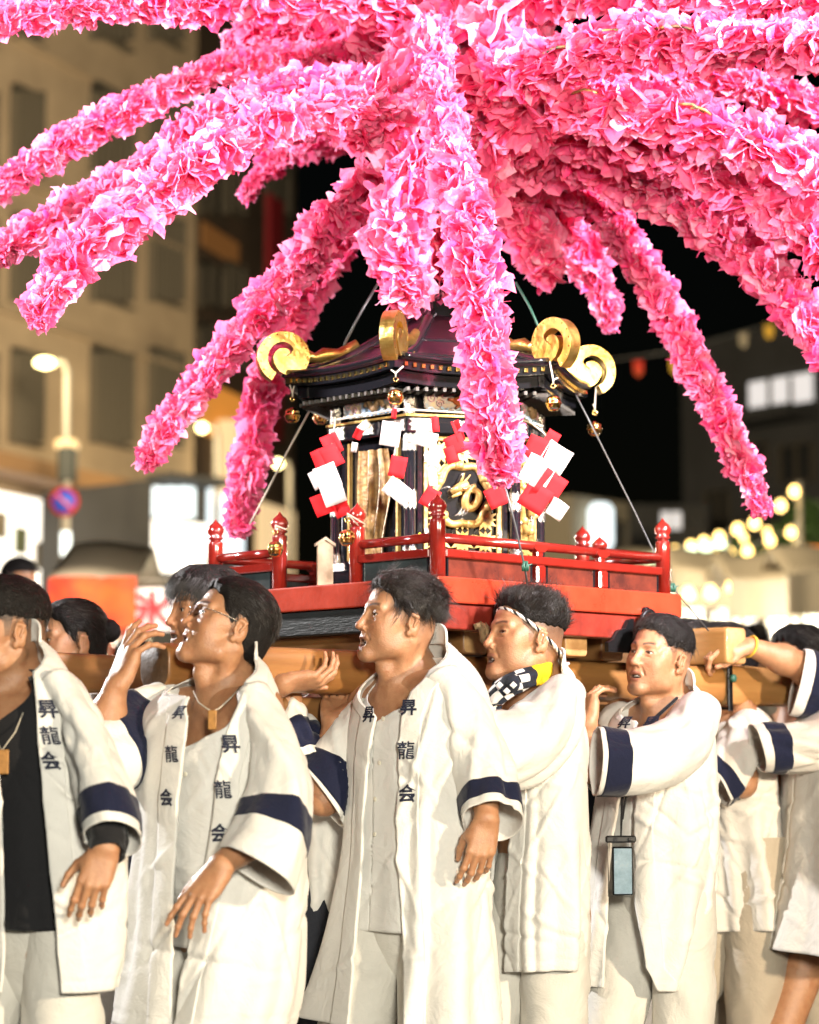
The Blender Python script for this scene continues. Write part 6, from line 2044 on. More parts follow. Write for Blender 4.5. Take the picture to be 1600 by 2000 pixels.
letters(coat, coat.ob, [('昇', 450, 1455, 33, 1), ('龍', 437, 1540, 33, 1), ('会', 431, 1622, 33, 1), ('昇', 356, 1389, 31, 1), ('龍', 341, 1473, 31, 1), ('会', 333, 1556, 31, 1)])
sleeve(root, [(503, 1368, 5.50, 36, 0.09), (527, 1430, 5.46, 46, 0.095), (545, 1515, 5.38, 56, 0.10), (535, 1612, 5.30, 70, 0.095), (503, 1702, 5.22, 82, 0.09)], M['cotton'], band=(0.69, 0.805), seed=4, end_dir=(-0.50, -0.30, -0.82))
sleeve(root, [(305, 1390, 5.72, 46, 0.10), (262, 1428, 5.64, 66, 0.10), (228, 1462, 5.56, 78, 0.095), (200, 1480, 5.50, 80, 0.09)], M['cotton'], band=(0.40, 0.80), seed=5, fold=0.8, end_dir=(-0.85, -0.3, -0.35))
trousers(root, inf['hips'], inf['knees'], inf['ankles'], M['trouser_white'], 4)
# rimless glasses
gl = M.setdefault('lens', mat('lens', (0.9, 0.9, 0.95), 0.02, trans=1.0, spec=0.8))
gl.node_tree.nodes['Principled BSDF'].inputs['IOR'].default_value = 1.25
GLS = thing('glasses', 'rimless glasses worn by the man looking up', 'glasses', tuple(H2.w(0, 0.11, 0)))
for x in (-1, 1):
    mb = MB()
    pts = []
    for k in range(22):
        t = 2 * PI * k / 22
        ex, ez = math.copysign(abs(math.cos(t)) ** 0.6, math.cos(t)) * 0.0235, math.copysign(abs(math.sin(t)) ** 0.6, math.sin(t)) * 0.0150
        pts.append(H2.w(x * (0.0325) + ex, 0.1045 - 0.010 * abs((x * 0.0325 + ex) / 0.05) ** 2, -0.002 + ez))
    mb.prism(pts, H2.B[:, 1] * 0.0014); mb.build('lens', gl, GLS)
    mb = MB(); mb.tube([H2.w(x * 0.055, 0.094, 0.006), H2.w(x * 0.068, 0.07, 0.008), H2.w(x * 0.078, 0.02, 0.009), H2.w(x * 0.080, -0.012, 0.006), H2.w(x * 0.079, -0.022, -0.006)], 0.0011, 6)
    mb.build('temple_arm', M['silver'], GLS)
mb = MB(); mb.tube([H2.w(-0.010, 0.105, 0.003), H2.w(0, 0.109, 0.006), H2.w(0.010, 0.105, 0.003)], 0.0011, 6); mb.build('bridge', M['silver'], GLS)
def wood_tag(label, loop, c, w, h, face):
    t = thing('wooden_tag', label, 'tag', tuple(c))
    r_ = unit(np.cross(face, EZ)); 
    mb = MB(); mb.box(c, (w, 0.006, h), (r_, face, EZ), 0.0018); mb.build('plate', M.setdefault('tag_wood', mat('tag_wood', (0.42, 0.20, 0.05), 0.5, noise=0.35, nscale=60)), t)
    mb = MB(); mb.tube(loop, 0.0016, 6); mb.build('cord', M['white_string'], t)
    return t
ct = at(415, 1406, 5.40)
wood_tag('brown wooden tag on a cord hanging at the throat of the man in glasses', [at(378, 1350, 5.50), at(388, 1372, 5.45), at(404, 1384, 5.405), at(415, 1389, 5.40), at(428, 1384, 5.41), at(452, 1362, 5.47), at(470, 1340, 5.52)], ct, 17 * YC2 / F, 37 * YC2 / F, unit(V(-0.2, -1, 0.1)))

# ---- first man, black shirt, cut by the picture edge
YC1 = 5.34
H1 = Head(at(4, 1232, 5.40), 58, 4, 0, 0.95, mouth=0.2, wide=1.02)
root, inf = person('man in black v-neck shirt under a white happi coat, cut off by the picture edge', GB, H1, 38, at(18, 1335, 5.42),
    [at(-95, 1385, 5.50), at(128, 1380, 5.34)], [at(-120, 1560, 5.4), at(204, 1530, 5.17)], [at(-100, 1700, 5.2), at(206, 1655, 5.04)],
    [None, ((-0.32, -0.15, -1.0), (0.15, -0.85, 0.45), 'relaxed', 0.4, 0.92, (-0.1, 0.1))],
    (-0.82, 5.38), dict(fade=0.85, stubble=0.1), dict(thick=0.005, top=0.014, clump=0.002, line=0.0, cut=0.03, cut_front=0.06, locks=1400, flow=fl_fwd, lift=0.35, len=0.03, curl=0.3, wid=0.0012), 9)
shirt = Coat([(1325, -45, 78), (1350, -70, 115), (1400, -85, 140), (1500, -85, 150), (1650, -80, 160), (1811, -78, 170)], YC1, 38, seed=33, fold=0.45, tilt=0.02, inset=8,
    left=[('v', 0.0, 1.5), (44, 1372), (18, 1395), ('v', 0.22, 0.05), ('v', 1.0, 0.05)], right=[('v', 0.0, -1.5), ('v', 0.08, -0.6), ('v', 0.15, -0.15), ('v', 0.22, 0.05), ('v', 1.0, 0.05)])
shirt.build('shirt', root, M['black_cloth'], 120, 60)
buttons_ = None
coat = Coat([(1268, -30, 76), (1288, -60, 104), (1320, -90, 132), (1360, -100, 158), (1450, -100, 188), (1550, -95, 222), (1650, -92, 238), (1750, -88, 245), (1850, -88, 242), (1926, -92, 225)], YC1, 38, seed=17, fold=0.8,
    left=[('v', 0.0, 2.0), (64, 1310), (68, 1360), (74, 1450), (84, 1560), (98, 1700), (112, 1850), (120, 1926)],
    right=[('v', 0.0, -2.0), ('v', 0.05, -1.3), (-40, 1360), (-15, 1420), (0, 1520), (7, 1650), (10, 1800), (8, 1926)])
coat.build('happi_coat', root, M['cotton'])
coat.lapels(coat.ob, M['cotton'], w=0.056)
letters(coat, coat.ob, [('昇', 91, 1388, 34, 1), ('龍', 96, 1438, 34, 1), ('会', 98, 1486, 33, 1)])
sleeve(root, [(126, 1345, 5.29, 34, 0.09), (164, 1420, 5.24, 40, 0.09), (196, 1515, 5.16, 47, 0.09), (214, 1585, 5.10, 56, 0.09), (222, 1640, 5.07, 55, 0.088)], M['cotton'], band=(0.80, 0.945), seed=7, end_dir=(0.05, -0.45, -0.9))
sleeve(root, [(205, 1560, 5.13, 40, 0.05), (212, 1620, 5.08, 38, 0.048), (213, 1668, 5.05, 34, 0.045)], M['black_cloth'], seed=8, name='shirt_sleeve')
trousers(root, inf['hips'], inf['knees'], inf['ankles'], M['trouser_white'], 5)
wood_tag('pale wooden tag hanging over the black shirt at the left picture edge', [at(-30, 1380, 5.20), at(-10, 1440, 5.19), at(4, 1466, 5.19), at(30, 1430, 5.2), at(52, 1375, 5.24)], at(4, 1488, 5.185), 26 * YC1 / F, 46 * YC1 / F, unit(V(-0.1, -1, 0.05)))

NEARER[0] = -0.16
# ---- fourth man, twisted headband, neck towel
YC4 = 6.28
H4 = Head(at(1024, 1247, 6.27), 66, 9, -2, 0.955, mouth=0.95, jaw=1.05, nose=0.9, cheek=1.15, wide=1.04)
root, inf = person('spiky haired bearer with a twisted headband and a dark towel round his neck', GB, H4, 62, at(1050, 1350, 6.30),
    [at(1000, 1375, 6.42), at(1080, 1378, 6.16)], [at(930, 1480, 6.3), at(1010, 1450, 6.10)], [at(960, 1420, 6.25), at(940, 1470, 6.04)],
    [None, None],
    (0.33, 6.32), dict(fade=0.75, stubble=0.12), dict(thick=0.004, top=0.012, back=0.004, clump=0.003, line=0.006, cut=0.036, cut_front=0.055, nape=-0.03, locks=1500, flow=fl_spike, lift=0.75, len=0.036, curl=0.3, droop=0.15, wid=0.0015), 13,
    gaze=(-0.35, 1, 0.25), spread=0.07)
coat = Coat([(1318, 1008, 1098), (1336, 988, 1114), (1365, 968, 1126), (1410, 958, 1132), (1480, 958, 1136), (1560, 962, 1137), (1650, 960, 1136), (1750, 955, 1132), (1850, 955, 1126), (1896, 958, 1120)], YC4, 66, seed=23, fold=0.75, ratio=0.55, hem_tilt=0.03,
    left=[('v', 0.0, 1.9), ('v', 0.05, 1.3), ('v', 0.14, 0.6), ('v', 0.3, 0.3), ('v', 1.0, 0.15)], right=[('v', 0.0, -1.9), ('v', 0.05, -1.3), ('v', 0.14, -0.6), ('v', 0.3, -0.2), ('v', 1.0, -0.1)])
coat.build('happi_coat', root, M['cotton'])
coat.lapels(coat.ob, M['cotton'], w=0.055)
sleeve(root, [(1092, 1372, 6.19, 44, 0.10), (1062, 1420, 6.12, 66, 0.10), (1018, 1455, 6.07, 70, 0.09), (965, 1470, 6.04, 68, 0.08), (930, 1474, 6.02, 66, 0.075)], M['cotton'], seed=10, end_dir=(-1, -0.1, -0.1))
trousers(root, inf['hips'], inf['knees'], inf['ankles'], M['trouser_white'], 6, 0.088)
# headband: two strands twisted together
hb = thing('headband', 'twisted black and white cord headband tied behind the head of the spiky haired man', 'headband', tuple(H4.w(0, 0, 0.05)))
ring = []
for k in range(121):
    t = 2 * PI * k / 120
    x, y = math.sin(t), math.cos(t)
    zz = 0.066 * (0.5 + 0.5 * y) + -0.052 * (0.5 - 0.5 * y)
    rx, ry = 0.0805, (0.094 if y > 0 else 0.108)
    wz = max(0.0, (zz - 0.03) / 0.09)
    sx = math.sqrt(max(0.05, 1 - wz ** 2 * 0.75))
    ring.append(V(x * rx * (sx if y > 0 else 1.0), y * ry * (0.94 if y > 0 else 0.97) - 0.010, zz))
for s, m_ in ((0, M['cotton']), (1, M['cotton']), (2, M['black_cloth'])):
    pts = []
    for k in range(121):
        p = ring[k]; q = unit(V(p[0], p[1], 0.0))
        a = k * 0.9 + s * 2 * PI / 3
        pts.append(H4.w(*(p + q * 0.0026 * math.cos(a) + V(0, 0, 1) * 0.0026 * math.sin(a))))
    mb = MB(); mb.tube(pts, 0.0030, 6, cap=False); mb.build('cord_strand', m_, hb)
mb = MB()
kn = ring[60]
for (dx, dz, dy) in ((0.02, -0.03, -0.012), (-0.015, -0.035, -0.014), (0.012, 0.012, -0.02)):
    mb.tube([H4.w(*kn), H4.w(*(kn + V(dx * 0.6, dy, dz * 0.4))), H4.w(*(kn + V(dx, dy * 1.6, dz)))], [0.006, 0.005, 0.0035], 7)
mb.build('knot', M['cotton'], hb)
# towel round the neck: dark blue with white checks and yellow patches
tw = thing('neck_towel', 'dark towel with white checks and yellow patches wound round the neck of the fourth bearer', 'towel', tuple(at(1010, 1350, 6.2)))
path = [at(968, 1405, 6.13), at(962, 1372, 6.14), at(985, 1345, 6.13), at(1015, 1330, 6.13), at(1045, 1318, 6.17), at(1070, 1312, 6.25), at(1078, 1312, 6.34), at(1050, 1318, 6.44), at(1010, 1330, 6.42), at(978, 1338, 6.30), at(968, 1350, 6.20)]
S, _L = spline([np.r_[p, 0.022 if 0 < i < 10 else 0.014] for i, p in enumerate(path)], 90)
rr_ = np.random.default_rng(5)
Tm = [mat('towel_dark', (0.012, 0.018, 0.04), 0.9, second=(0.008, 0.009, 0.012), nscale=30, bump=0.4, bscale=200), mat('towel_white', (0.7, 0.7, 0.68), 0.9, bump=0.4, bscale=200), mat('towel_yellow', (0.85, 0.62, 0.01), 0.85, bump=0.4, bscale=200)]
T_ = unit_rows(np.gradient(S[:, :3], axis=0)); A_ = unit_rows(np.cross(T_, np.repeat(V(0, 0.2, 1)[None], 90, 0))); B_ = np.cross(T_, A_)
vs, fs, mi = [], [], []
nt = 26
for i in range(90):
    for k in range(nt):
        a = 2 * PI * k / nt + i * 0.05
        rad = S[i, 3] * (1 + 0.16 * math.sin(3 * a + i * 0.11) + 0.10 * math.sin(5 * a - i * 0.2))
        vs.append(S[i, :3] + A_[i] * rad * 0.62 * math.cos(a) + B_[i] * rad * 1.15 * math.sin(a))
for i in range(89):
    for k in range(nt):
        fs.append((i * nt + k, i * nt + (k + 1) % nt, (i + 1) * nt + (k + 1) % nt, (i + 1) * nt + k))
        mid = 0
        if 18 <= i < 50: mid = 2 if 21 <= i < 33 else 0
        if False: mid = 0
        if 6 <= i < 18 and (k // 3 + (i // 3)) % 2 == 0: mid = 1
        if i < 6 and k % 6 < 3: mid = 1
        mi.append(mid)
link('cloth_roll', mesh('cloth_roll', vs, np.array(fs, np.int32), True, mat_ids=mi), Tm, tw)
mb = MB(); mb.lathe(at(992, 1336, 6.085), [(0.002, 0.0), (0.018, 0.003), (0.025, 0.012), (0.024, 0.022), (0.015, 0.032)], 14, axis=unit(V(0.4, 0.9, 0.1))); mb.build('knotted_fold', Tm[0], tw)
mb = MB()
for (px, py) in ((976, 1338), (990, 1350), (1003, 1338)):
    mb.lathe(at(px, py, 6.075), [(0.0095, 0), (0.0085, 0.004), (0.003, 0.006)], 4, axis=unit(V(0.1, -1, 0.1)))
mb.build('white_check', Tm[1], tw)

NEARER[0] = -0.13
# ---- fifth man, bare chest under the coat, phone pouch
YC5 = 6.62
H5 = Head(at(1288, 1285, 6.63), 46, 10, 5, 0.925, mouth=0.5, jaw=0.98, nose=1.2, cheek=0.95, wide=0.97)
root, inf = person('young bearer with cropped sides and small goatee, bare chested under his white happi coat', GB, H5, 44, at(1300, 1382, 6.66),
    [at(1215, 1405, 6.80), at(1362, 1405, 6.54)], [at(1140, 1500, 6.62), at(1262, 1500, 6.36)], [at(1148, 1415, 6.58), at(1172, 1470, 6.36)],
    [((0.1, 0.55, 0.85), (-0.9, -0.3, 0.2), 'cup', 1.0, 0.95), None],
    (0.67, 6.64), dict(fade=0.5, stubble=0.12, goatee=0.85), dict(thick=0.004, top=0.011, clump=0.0022, line=0.002, cut=0.032, cut_front=0.062, nape=0.0, locks=1500, flow=fl_fwd, lift=0.35, len=0.026, curl=0.3, wid=0.0012), 21,
    gaze=(0.1, 1, -0.12), girth=0.97, spread=0.075)
coat = Coat([(1352, 1258, 1350), (1368, 1232, 1366), (1392, 1206, 1378), (1430, 1192, 1386), (1520, 1178, 1391), (1600, 1168, 1392), (1700, 1152, 1386), (1800, 1140, 1366), (1880, 1132, 1344), (1924, 1128, 1328)], YC5, 44, seed=29, fold=0.9, hem_tilt=-0.01,
    left=[('v', 0.0, 2.0), (1322, 1372), (1290, 1410), (1262, 1450), (1245, 1520), (1240, 1620), (1243, 1760), (1262, 1880), (1285, 1924)],
    right=[('v', 0.0, -2.0), ('v', 0.03, -1.3), (1248, 1400), (1235, 1450), (1215, 1540), (1198, 1640), (1188, 1760), (1180, 1850), (1178, 1924)])
coat.build('happi_coat', root, M['cotton'])
coat.lapels(coat.ob, M['cotton'], w=0.056)
letters(coat, coat.ob, [('昇', 1276, 1404, 31, 1), ('龍', 1260, 1440, 31, 1), ('昇', 1225, 1402, 29, 1), ('龍', 1216, 1438, 29, 1)])
sleeve(root, [(1358, 1400, 6.55, 44, 0.09), (1330, 1450, 6.46, 56, 0.09), (1275, 1480, 6.38, 62, 0.085), (1215, 1488, 6.34, 63, 0.08), (1164, 1486, 6.31, 64, 0.075)], M['cotton'], band=(0.82, 0.968), seed=13, end_dir=(-1, -0.15, 0.05), fold=0.7)
sleeve(root, [(1212, 1412, 6.80, 40, 0.085), (1180, 1470, 6.72, 50, 0.085), (1150, 1520, 6.66, 54, 0.08)], M['cotton'], band=(0.6, 0.96), seed=14, end_dir=(-0.8, -0.1, -0.5))
trousers(root, inf['hips'], inf['knees'], inf['ankles'], M['trouser_white'], 7, 0.088)
ww = Coat([(1540, 1190, 1375), (1600, 1184, 1376), (1680, 1180, 1372), (1740, 1176, 1366)], YC5, 44, seed=35, fold=0.4, tilt=0.0, inset=10)
ww.build('waist_wrap', root, M['cotton_shirt'], 120, 40)
# phone pouch on a lanyard
pp = thing('phone_pouch', 'clear phone pouch on a black lanyard hanging in front of the bare chested bearer', 'phone pouch', tuple(at(1215, 1690, 6.36)))
Yp = 6.40
kx = unit(V(1, 0.12, 0)); kn_ = np.cross(kx, EZ)
def pbox(px0, py0, px1, py1, th, dy, m, name, bev=0.002):
    a, b = at(px0, py0, Yp), at(px1, py1, Yp)
    c = (a + b) / 2 + kn_ * dy
    mb = MB(); mb.box(c, (abs(b[0] - a[0]), th, abs(b[2] - a[2])), (kx, -kn_, EZ), bev); return mb.build(name, m, pp)
pbox(1182, 1632, 1243, 1646, 0.012, 0, M.setdefault('plastic_black', mat('plastic_black', (0.012, 0.012, 0.013), 0.3)), 'clasp', 0.004)
film = mat('film', (0.92, 0.94, 0.95), 0.05, trans=1.0, bump=0.15, bscale=70); film.node_tree.nodes['Principled BSDF'].inputs['IOR'].default_value = 1.03
pbox(1186, 1646, 1240, 1752, 0.007, 0.004, film, 'clear_sleeve', 0.002)
ph = pbox(1196, 1654, 1238, 1749, 0.007, -0.005, M['plastic_black'], 'phone', 0.003)
scr = mat('phone_glare', (0.16, 0.24, 0.22), 0.05, second=(0.72, 0.82, 0.84), nscale=16, coat=1.0, emit=(0.8, 1.0, 1.0), estr=0.45)  # glow and pale blotches stand in for light mirrored by the switched-off screen
pbox(1199, 1657, 1235, 1746, 0.0012, 0.0, scr, 'screen', 0.0004)
for (x0) in (1196, 1226):
    pbox(x0, 1636, x0 + 9, 1642, 0.004, 0.0075, M['iron'], 'clasp_turn_button', 0.001)
mb = MB(); mb.tube([at(1213, 1632, Yp), at(1214, 1600, Yp), at(1216, 1555, 6.42), at(1218, 1520, 6.50)], [0.0025, 0.0035, 0.004, 0.004], 6)
mb.tube([at(1218, 1525, 6.48), at(1240, 1450, 6.50), at(1282, 1400, 6.52), at(1320, 1366, 6.58), at(1332, 1350, 6.68)], 0.0048, 6)
mb.tube([at(1216, 1600, Yp), at(1222, 1560, 6.42), at(1232, 1530, 6.5)], 0.003, 6)
mb.build('lanyard', M['black_cloth'], pp)

NEARER[0] = 0.0
# ---------------------------------------------------------------- bearers half hidden behind the others
GO = 'bearers of the shrine'
LO = dict(fine=0.0036)
def simple_head(px, py, Y, yaw, pitch=4, sc=0.97, **k): return Head(at(px, py, Y), yaw, pitch, 0, sc, **k)
SH_SHORT = dict(thick=0.009, top=0.014, clump=0.0015, locks=900, flow=fl_back, lift=0.2, len=0.03, curl=0.2)

# at the far right edge, arm laid over the cross beam
root, inf = person('bare legged bearer at the right picture edge resting his arm on the cross beam', GO, simple_head(1690, 1255, 7.05, 60), 60, at(1690, 1345, 7.08),
    [at(1640, 1375, 7.2), at(1720, 1400, 6.95)], [at(1560, 1300, 7.08), at(1690, 1520, 6.85)], [at(1462, 1262, 7.00), at(1640, 1600, 6.8)],
    [((-0.85, -0.15, -0.02), (0.05, -0.35, 0.95), 'hang', 0.6, 1.0, (-0.3, 0.3)), None], (at(1650, 1500, 7.1)[0], 7.1), dict(fade=0.3), SH_SHORT, 41, step=0.22, **LO)
coat = Coat([(1362, 1600, 1730), (1400, 1565, 1760), (1480, 1545, 1770), (1560, 1540, 1770), (1650, 1530, 1770), (1750, 1514, 1775), (1850, 1498, 1780)], 7.08, 75, seed=51, fold=0.8, ratio=0.6, hem_tilt=-0.03)
coat.build('happi_coat', root, M['cotton_warm'], 140, 80)
sleeve(root, [(1660, 1372, 7.18, 46, 0.10), (1618, 1350, 7.13, 60, 0.095), (1578, 1336, 7.10, 66, 0.085), (1556, 1332, 7.08, 66, 0.08)], M['cotton'], band=(0.50, 0.86), seed=51, end_dir=(-1, 0, 0.25), fold=0.7)
sleeve(root, [(1660, 1440, 6.95, 44, 0.09), (1590, 1456, 6.92, 48, 0.085), (1520, 1462, 6.90, 48, 0.08), (1478, 1462, 6.88, 48, 0.075)], M['cotton_warm'], band=(0.70, 0.90), seed=52, end_dir=(-1, -0.1, -0.25), fold=0.9)
wb = thing('wristband', 'yellow band round the wrist of the arm on the cross beam', 'wristband', tuple(at(1468, 1262, 7.0)))
d_ = unit(at(1560, 1300, 7.08) - at(1462, 1262, 7.0)); a_ = unit(np.cross(d_, EZ)); b_ = np.cross(d_, a_)
mb = MB(); c_ = at(1466, 1263, 7.0)
mb.tube([c_ + (a_ * math.cos(t) + b_ * math.sin(t)) * 0.0305 for t in np.linspace(0, 2 * PI, 25)], 0.004, 7, cap=False); mb.build('band', M['canvas_yellow'], wb)

# bent bearer between the fifth man and the right edge, head hidden by the cross beam
root, inf = person('stooping bearer in loose beige trousers under the beam right of the bare chested man', GO, simple_head(1408, 1300, 7.22, 70), 62, at(1425, 1390, 7.2),
    [at(1385, 1430, 7.3), at(1455, 1440, 7.08)], [at(1360, 1540, 7.1), at(1450, 1530, 6.98)], [at(1380, 1420, 7.1), at(1450, 1320, 7.22)],
    [None, ((0.05, 0.5, 0.9), (0.8, -0.4, 0.2), 'cup', 1.0, 0.95)], (at(1440, 1500, 7.2)[0], 7.2), dict(fade=0.3), SH_SHORT, 42, step=0.25, spread=0.07, girth=0.85, **LO)
coat = Coat([(1386, 1392, 1448), (1400, 1370, 1480), (1450, 1352, 1500), (1520, 1345, 1506), (1600, 1340, 1508), (1700, 1342, 1516), (1818, 1350, 1522)], 7.2, 60, seed=53, fold=1.1, ratio=0.62, hem_tilt=0.03)
coat.build('happi_coat', root, M['cotton_warm'], 140, 80)
sleeve(root, [(1462, 1425, 7.10, 40, 0.09), (1440, 1470, 7.04, 50, 0.09), (1412, 1510, 7.00, 50, 0.085), (1392, 1530, 6.98, 48, 0.08)], M['cotton_warm'], band=(0.82, 0.97), seed=54, end_dir=(-0.8, -0.2, -0.5))
trousers(root, inf['hips'], inf['knees'], inf['ankles'], M['trouser_beige'], 43, 0.105)
# second leg pair in front of it belongs to the neighbour on the inner beam
root, inf = person('bearer mostly hidden behind the bare chested man, only trousers and coat hem showing', GO, simple_head(1345, 1290, 7.55, 60), 60, at(1350, 1385, 7.55),
    [at(1310, 1420, 7.6), at(1390, 1420, 7.5)], [at(1300, 1500, 7.5), at(1390, 1510, 7.4)], [at(1300, 1420, 7.5), at(1380, 1430, 7.4)], [None, None], (at(1372, 1500, 7.5)[0], 7.5), dict(fade=0.3), SH_SHORT, 44, step=0.2, spread=0.08, face=False, **LO)
coat = Coat([(1400, 1300, 1390), (1430, 1275, 1406), (1550, 1262, 1408), (1700, 1262, 1408), (1780, 1268, 1404)], 7.5, 60, seed=55, ratio=0.6)
coat.build('happi_coat', root, M['cotton_warm'], 100, 60)
trousers(root, inf['hips'], inf['knees'], inf['ankles'], M['trouser_beige'], 45, 0.10)

root, inf = person('bearer in white at the far right, mostly hidden by the stooping man', GO, simple_head(1560, 1300, 7.6, 60), 60, at(1560, 1390, 7.6),
    [at(1520, 1430, 7.7), at(1610, 1430, 7.5)], [at(1500, 1540, 7.5), at(1600, 1520, 7.4)], [at(1500, 1440, 7.5), at(1590, 1430, 7.4)], [None, None], (at(1560, 1500, 7.6)[0], 7.6), dict(fade=0.3), SH_SHORT, 49, step=0.2, face=False, **LO)
coat = Coat([(1400, 1520, 1610), (1430, 1500, 1640), (1550, 1495, 1650), (1700, 1490, 1650), (1800, 1495, 1640)], 7.6, 60, seed=61, ratio=0.62, fold=1.1)
coat.build('happi_coat', root, M['cotton'], 100, 60)
trousers(root, inf['hips'], inf['knees'], inf['ankles'], M['trouser_beige'], 49, 0.10)

# behind the man in glasses: fringe and profile showing
NEARER[0] = 0.0
root, inf = person('young bearer with long black fringe peering out behind the man in glasses', GO, simple_head(400, 1196, 6.04, 62, 2, 0.90), 55, at(400, 1290, 6.05),
    [at(340, 1340, 6.15), at(470, 1340, 5.95)], [at(330, 1480, 6.0), at(520, 1385, 5.92)], [at(360, 1380, 6.0), at(540, 1345, 6.05)],
    [None, None], (at(400, 1500, 6.1)[0], 6.1), dict(fade=0.0), dict(thick=0.012, top=0.012, clump=0.001, line=-0.014, locks=1300, flow=lambda p, r: V(p[0] * 3 + r.normal(0, 0.2), 0.9 if p[1] > 0.0 else -0.5, -0.9), lift=0.2, len=0.05, curl=0.12, droop=0.3), 46, **LO)
coat = Coat([(1300, 340, 470), (1330, 300, 500), (1420, 290, 520), (1600, 300, 530), (1810, 310, 540)], 6.1, 55, seed=56, ratio=0.6)
coat.build('happi_coat', root, M['cotton'], 100, 60)
trousers(root, inf['hips'], inf['knees'], inf['ankles'], M['trouser_white'], 46, 0.09)

# between second and third man: forearm along the beam, coat hem below
root, inf = person('hidden bearer whose forearm is laid along the underside of the beam behind the glasses wearer', GO, simple_head(436, 1240, 6.22, 62, 0, 0.88), 60, at(520, 1330, 6.15),
    [at(440, 1390, 6.3), at(470, 1400, 6.2)], [at(450, 1480, 6.1), at(462, 1374, 5.95)], [at(480, 1420, 6.0), at(556, 1336, 5.86)],
    [None, ((0.90, 0.10, 0.10), (-0.1, -0.45, -0.9), 'cup', 0.6, 0.92, (-0.2, -0.1))], (at(580, 1500, 6.3)[0], 6.3), dict(fade=0.3), SH_SHORT, 47, **LO)
coat = Coat([(1365, 500, 610), (1395, 480, 640), (1480, 480, 672), (1580, 485, 690), (1680, 490, 690), (1780, 500, 680), (1812, 505, 660)], 6.3, 60, seed=57, fold=1.0, ratio=0.6)
coat.build('happi_coat', root, M['cotton'], 120, 70)
sleeve(root, [(560, 1385, 6.1, 40, 0.07), (585, 1440, 6.05, 44, 0.07), (606, 1490, 6.0, 44, 0.065)], M['cotton'], band=(0.45, 0.9), seed=58, end_dir=(0.3, -0.3, -0.9))
trousers(root, inf['hips'], inf['knees'], inf['ankles'], M['dark_trouser'], 47, 0.09)

# woman with a bun behind the far beam
hw = simple_head(138, 1252, 6.72, 62, 0, 0.93)
root, inf = person('person with hair tied in a bun, forehead showing above the far beam on the left', GO, hw, 60, at(150, 1345, 6.75),
    [at(100, 1380, 6.85), at(200, 1385, 6.65)], [at(90, 1480, 6.7), at(215, 1480, 6.6)], [at(100, 1420, 6.7), at(200, 1440, 6.5)], [None, None], (at(150, 1500, 6.8)[0], 6.8), dict(fade=0.4),
    dict(thick=0.007, top=0.006, clump=0.001, locks=900, flow=fl_back, lift=0.06, len=0.035, curl=0.1), 48, **LO)
bp = at(205, 1232, 6.74)
mb = MB(); mb.lathe(bp - EZ * 0.032, [(0.004, 0), (0.024, 0.008), (0.034, 0.024), (0.035, 0.04), (0.026, 0.056), (0.008, 0.066)], 18, axis=unit(V(0.3, 0.1, 1)))
mb.tube([bp - V(0.03, 0, 0), bp - V(0.06, 0, -0.004)], [0.02, 0.024], 10)
mb.build('bun', M['hair'], root)
coat = Coat([(1352, 110, 190), (1380, 85, 225), (1480, 75, 235), (1700, 70, 240)], 6.8, 60, seed=59)
coat.build('happi_coat', root, M['cotton'], 90, 50)
trousers(root, inf['hips'], inf['knees'], inf['ankles'], M['trouser_white'], 48, 0.09)

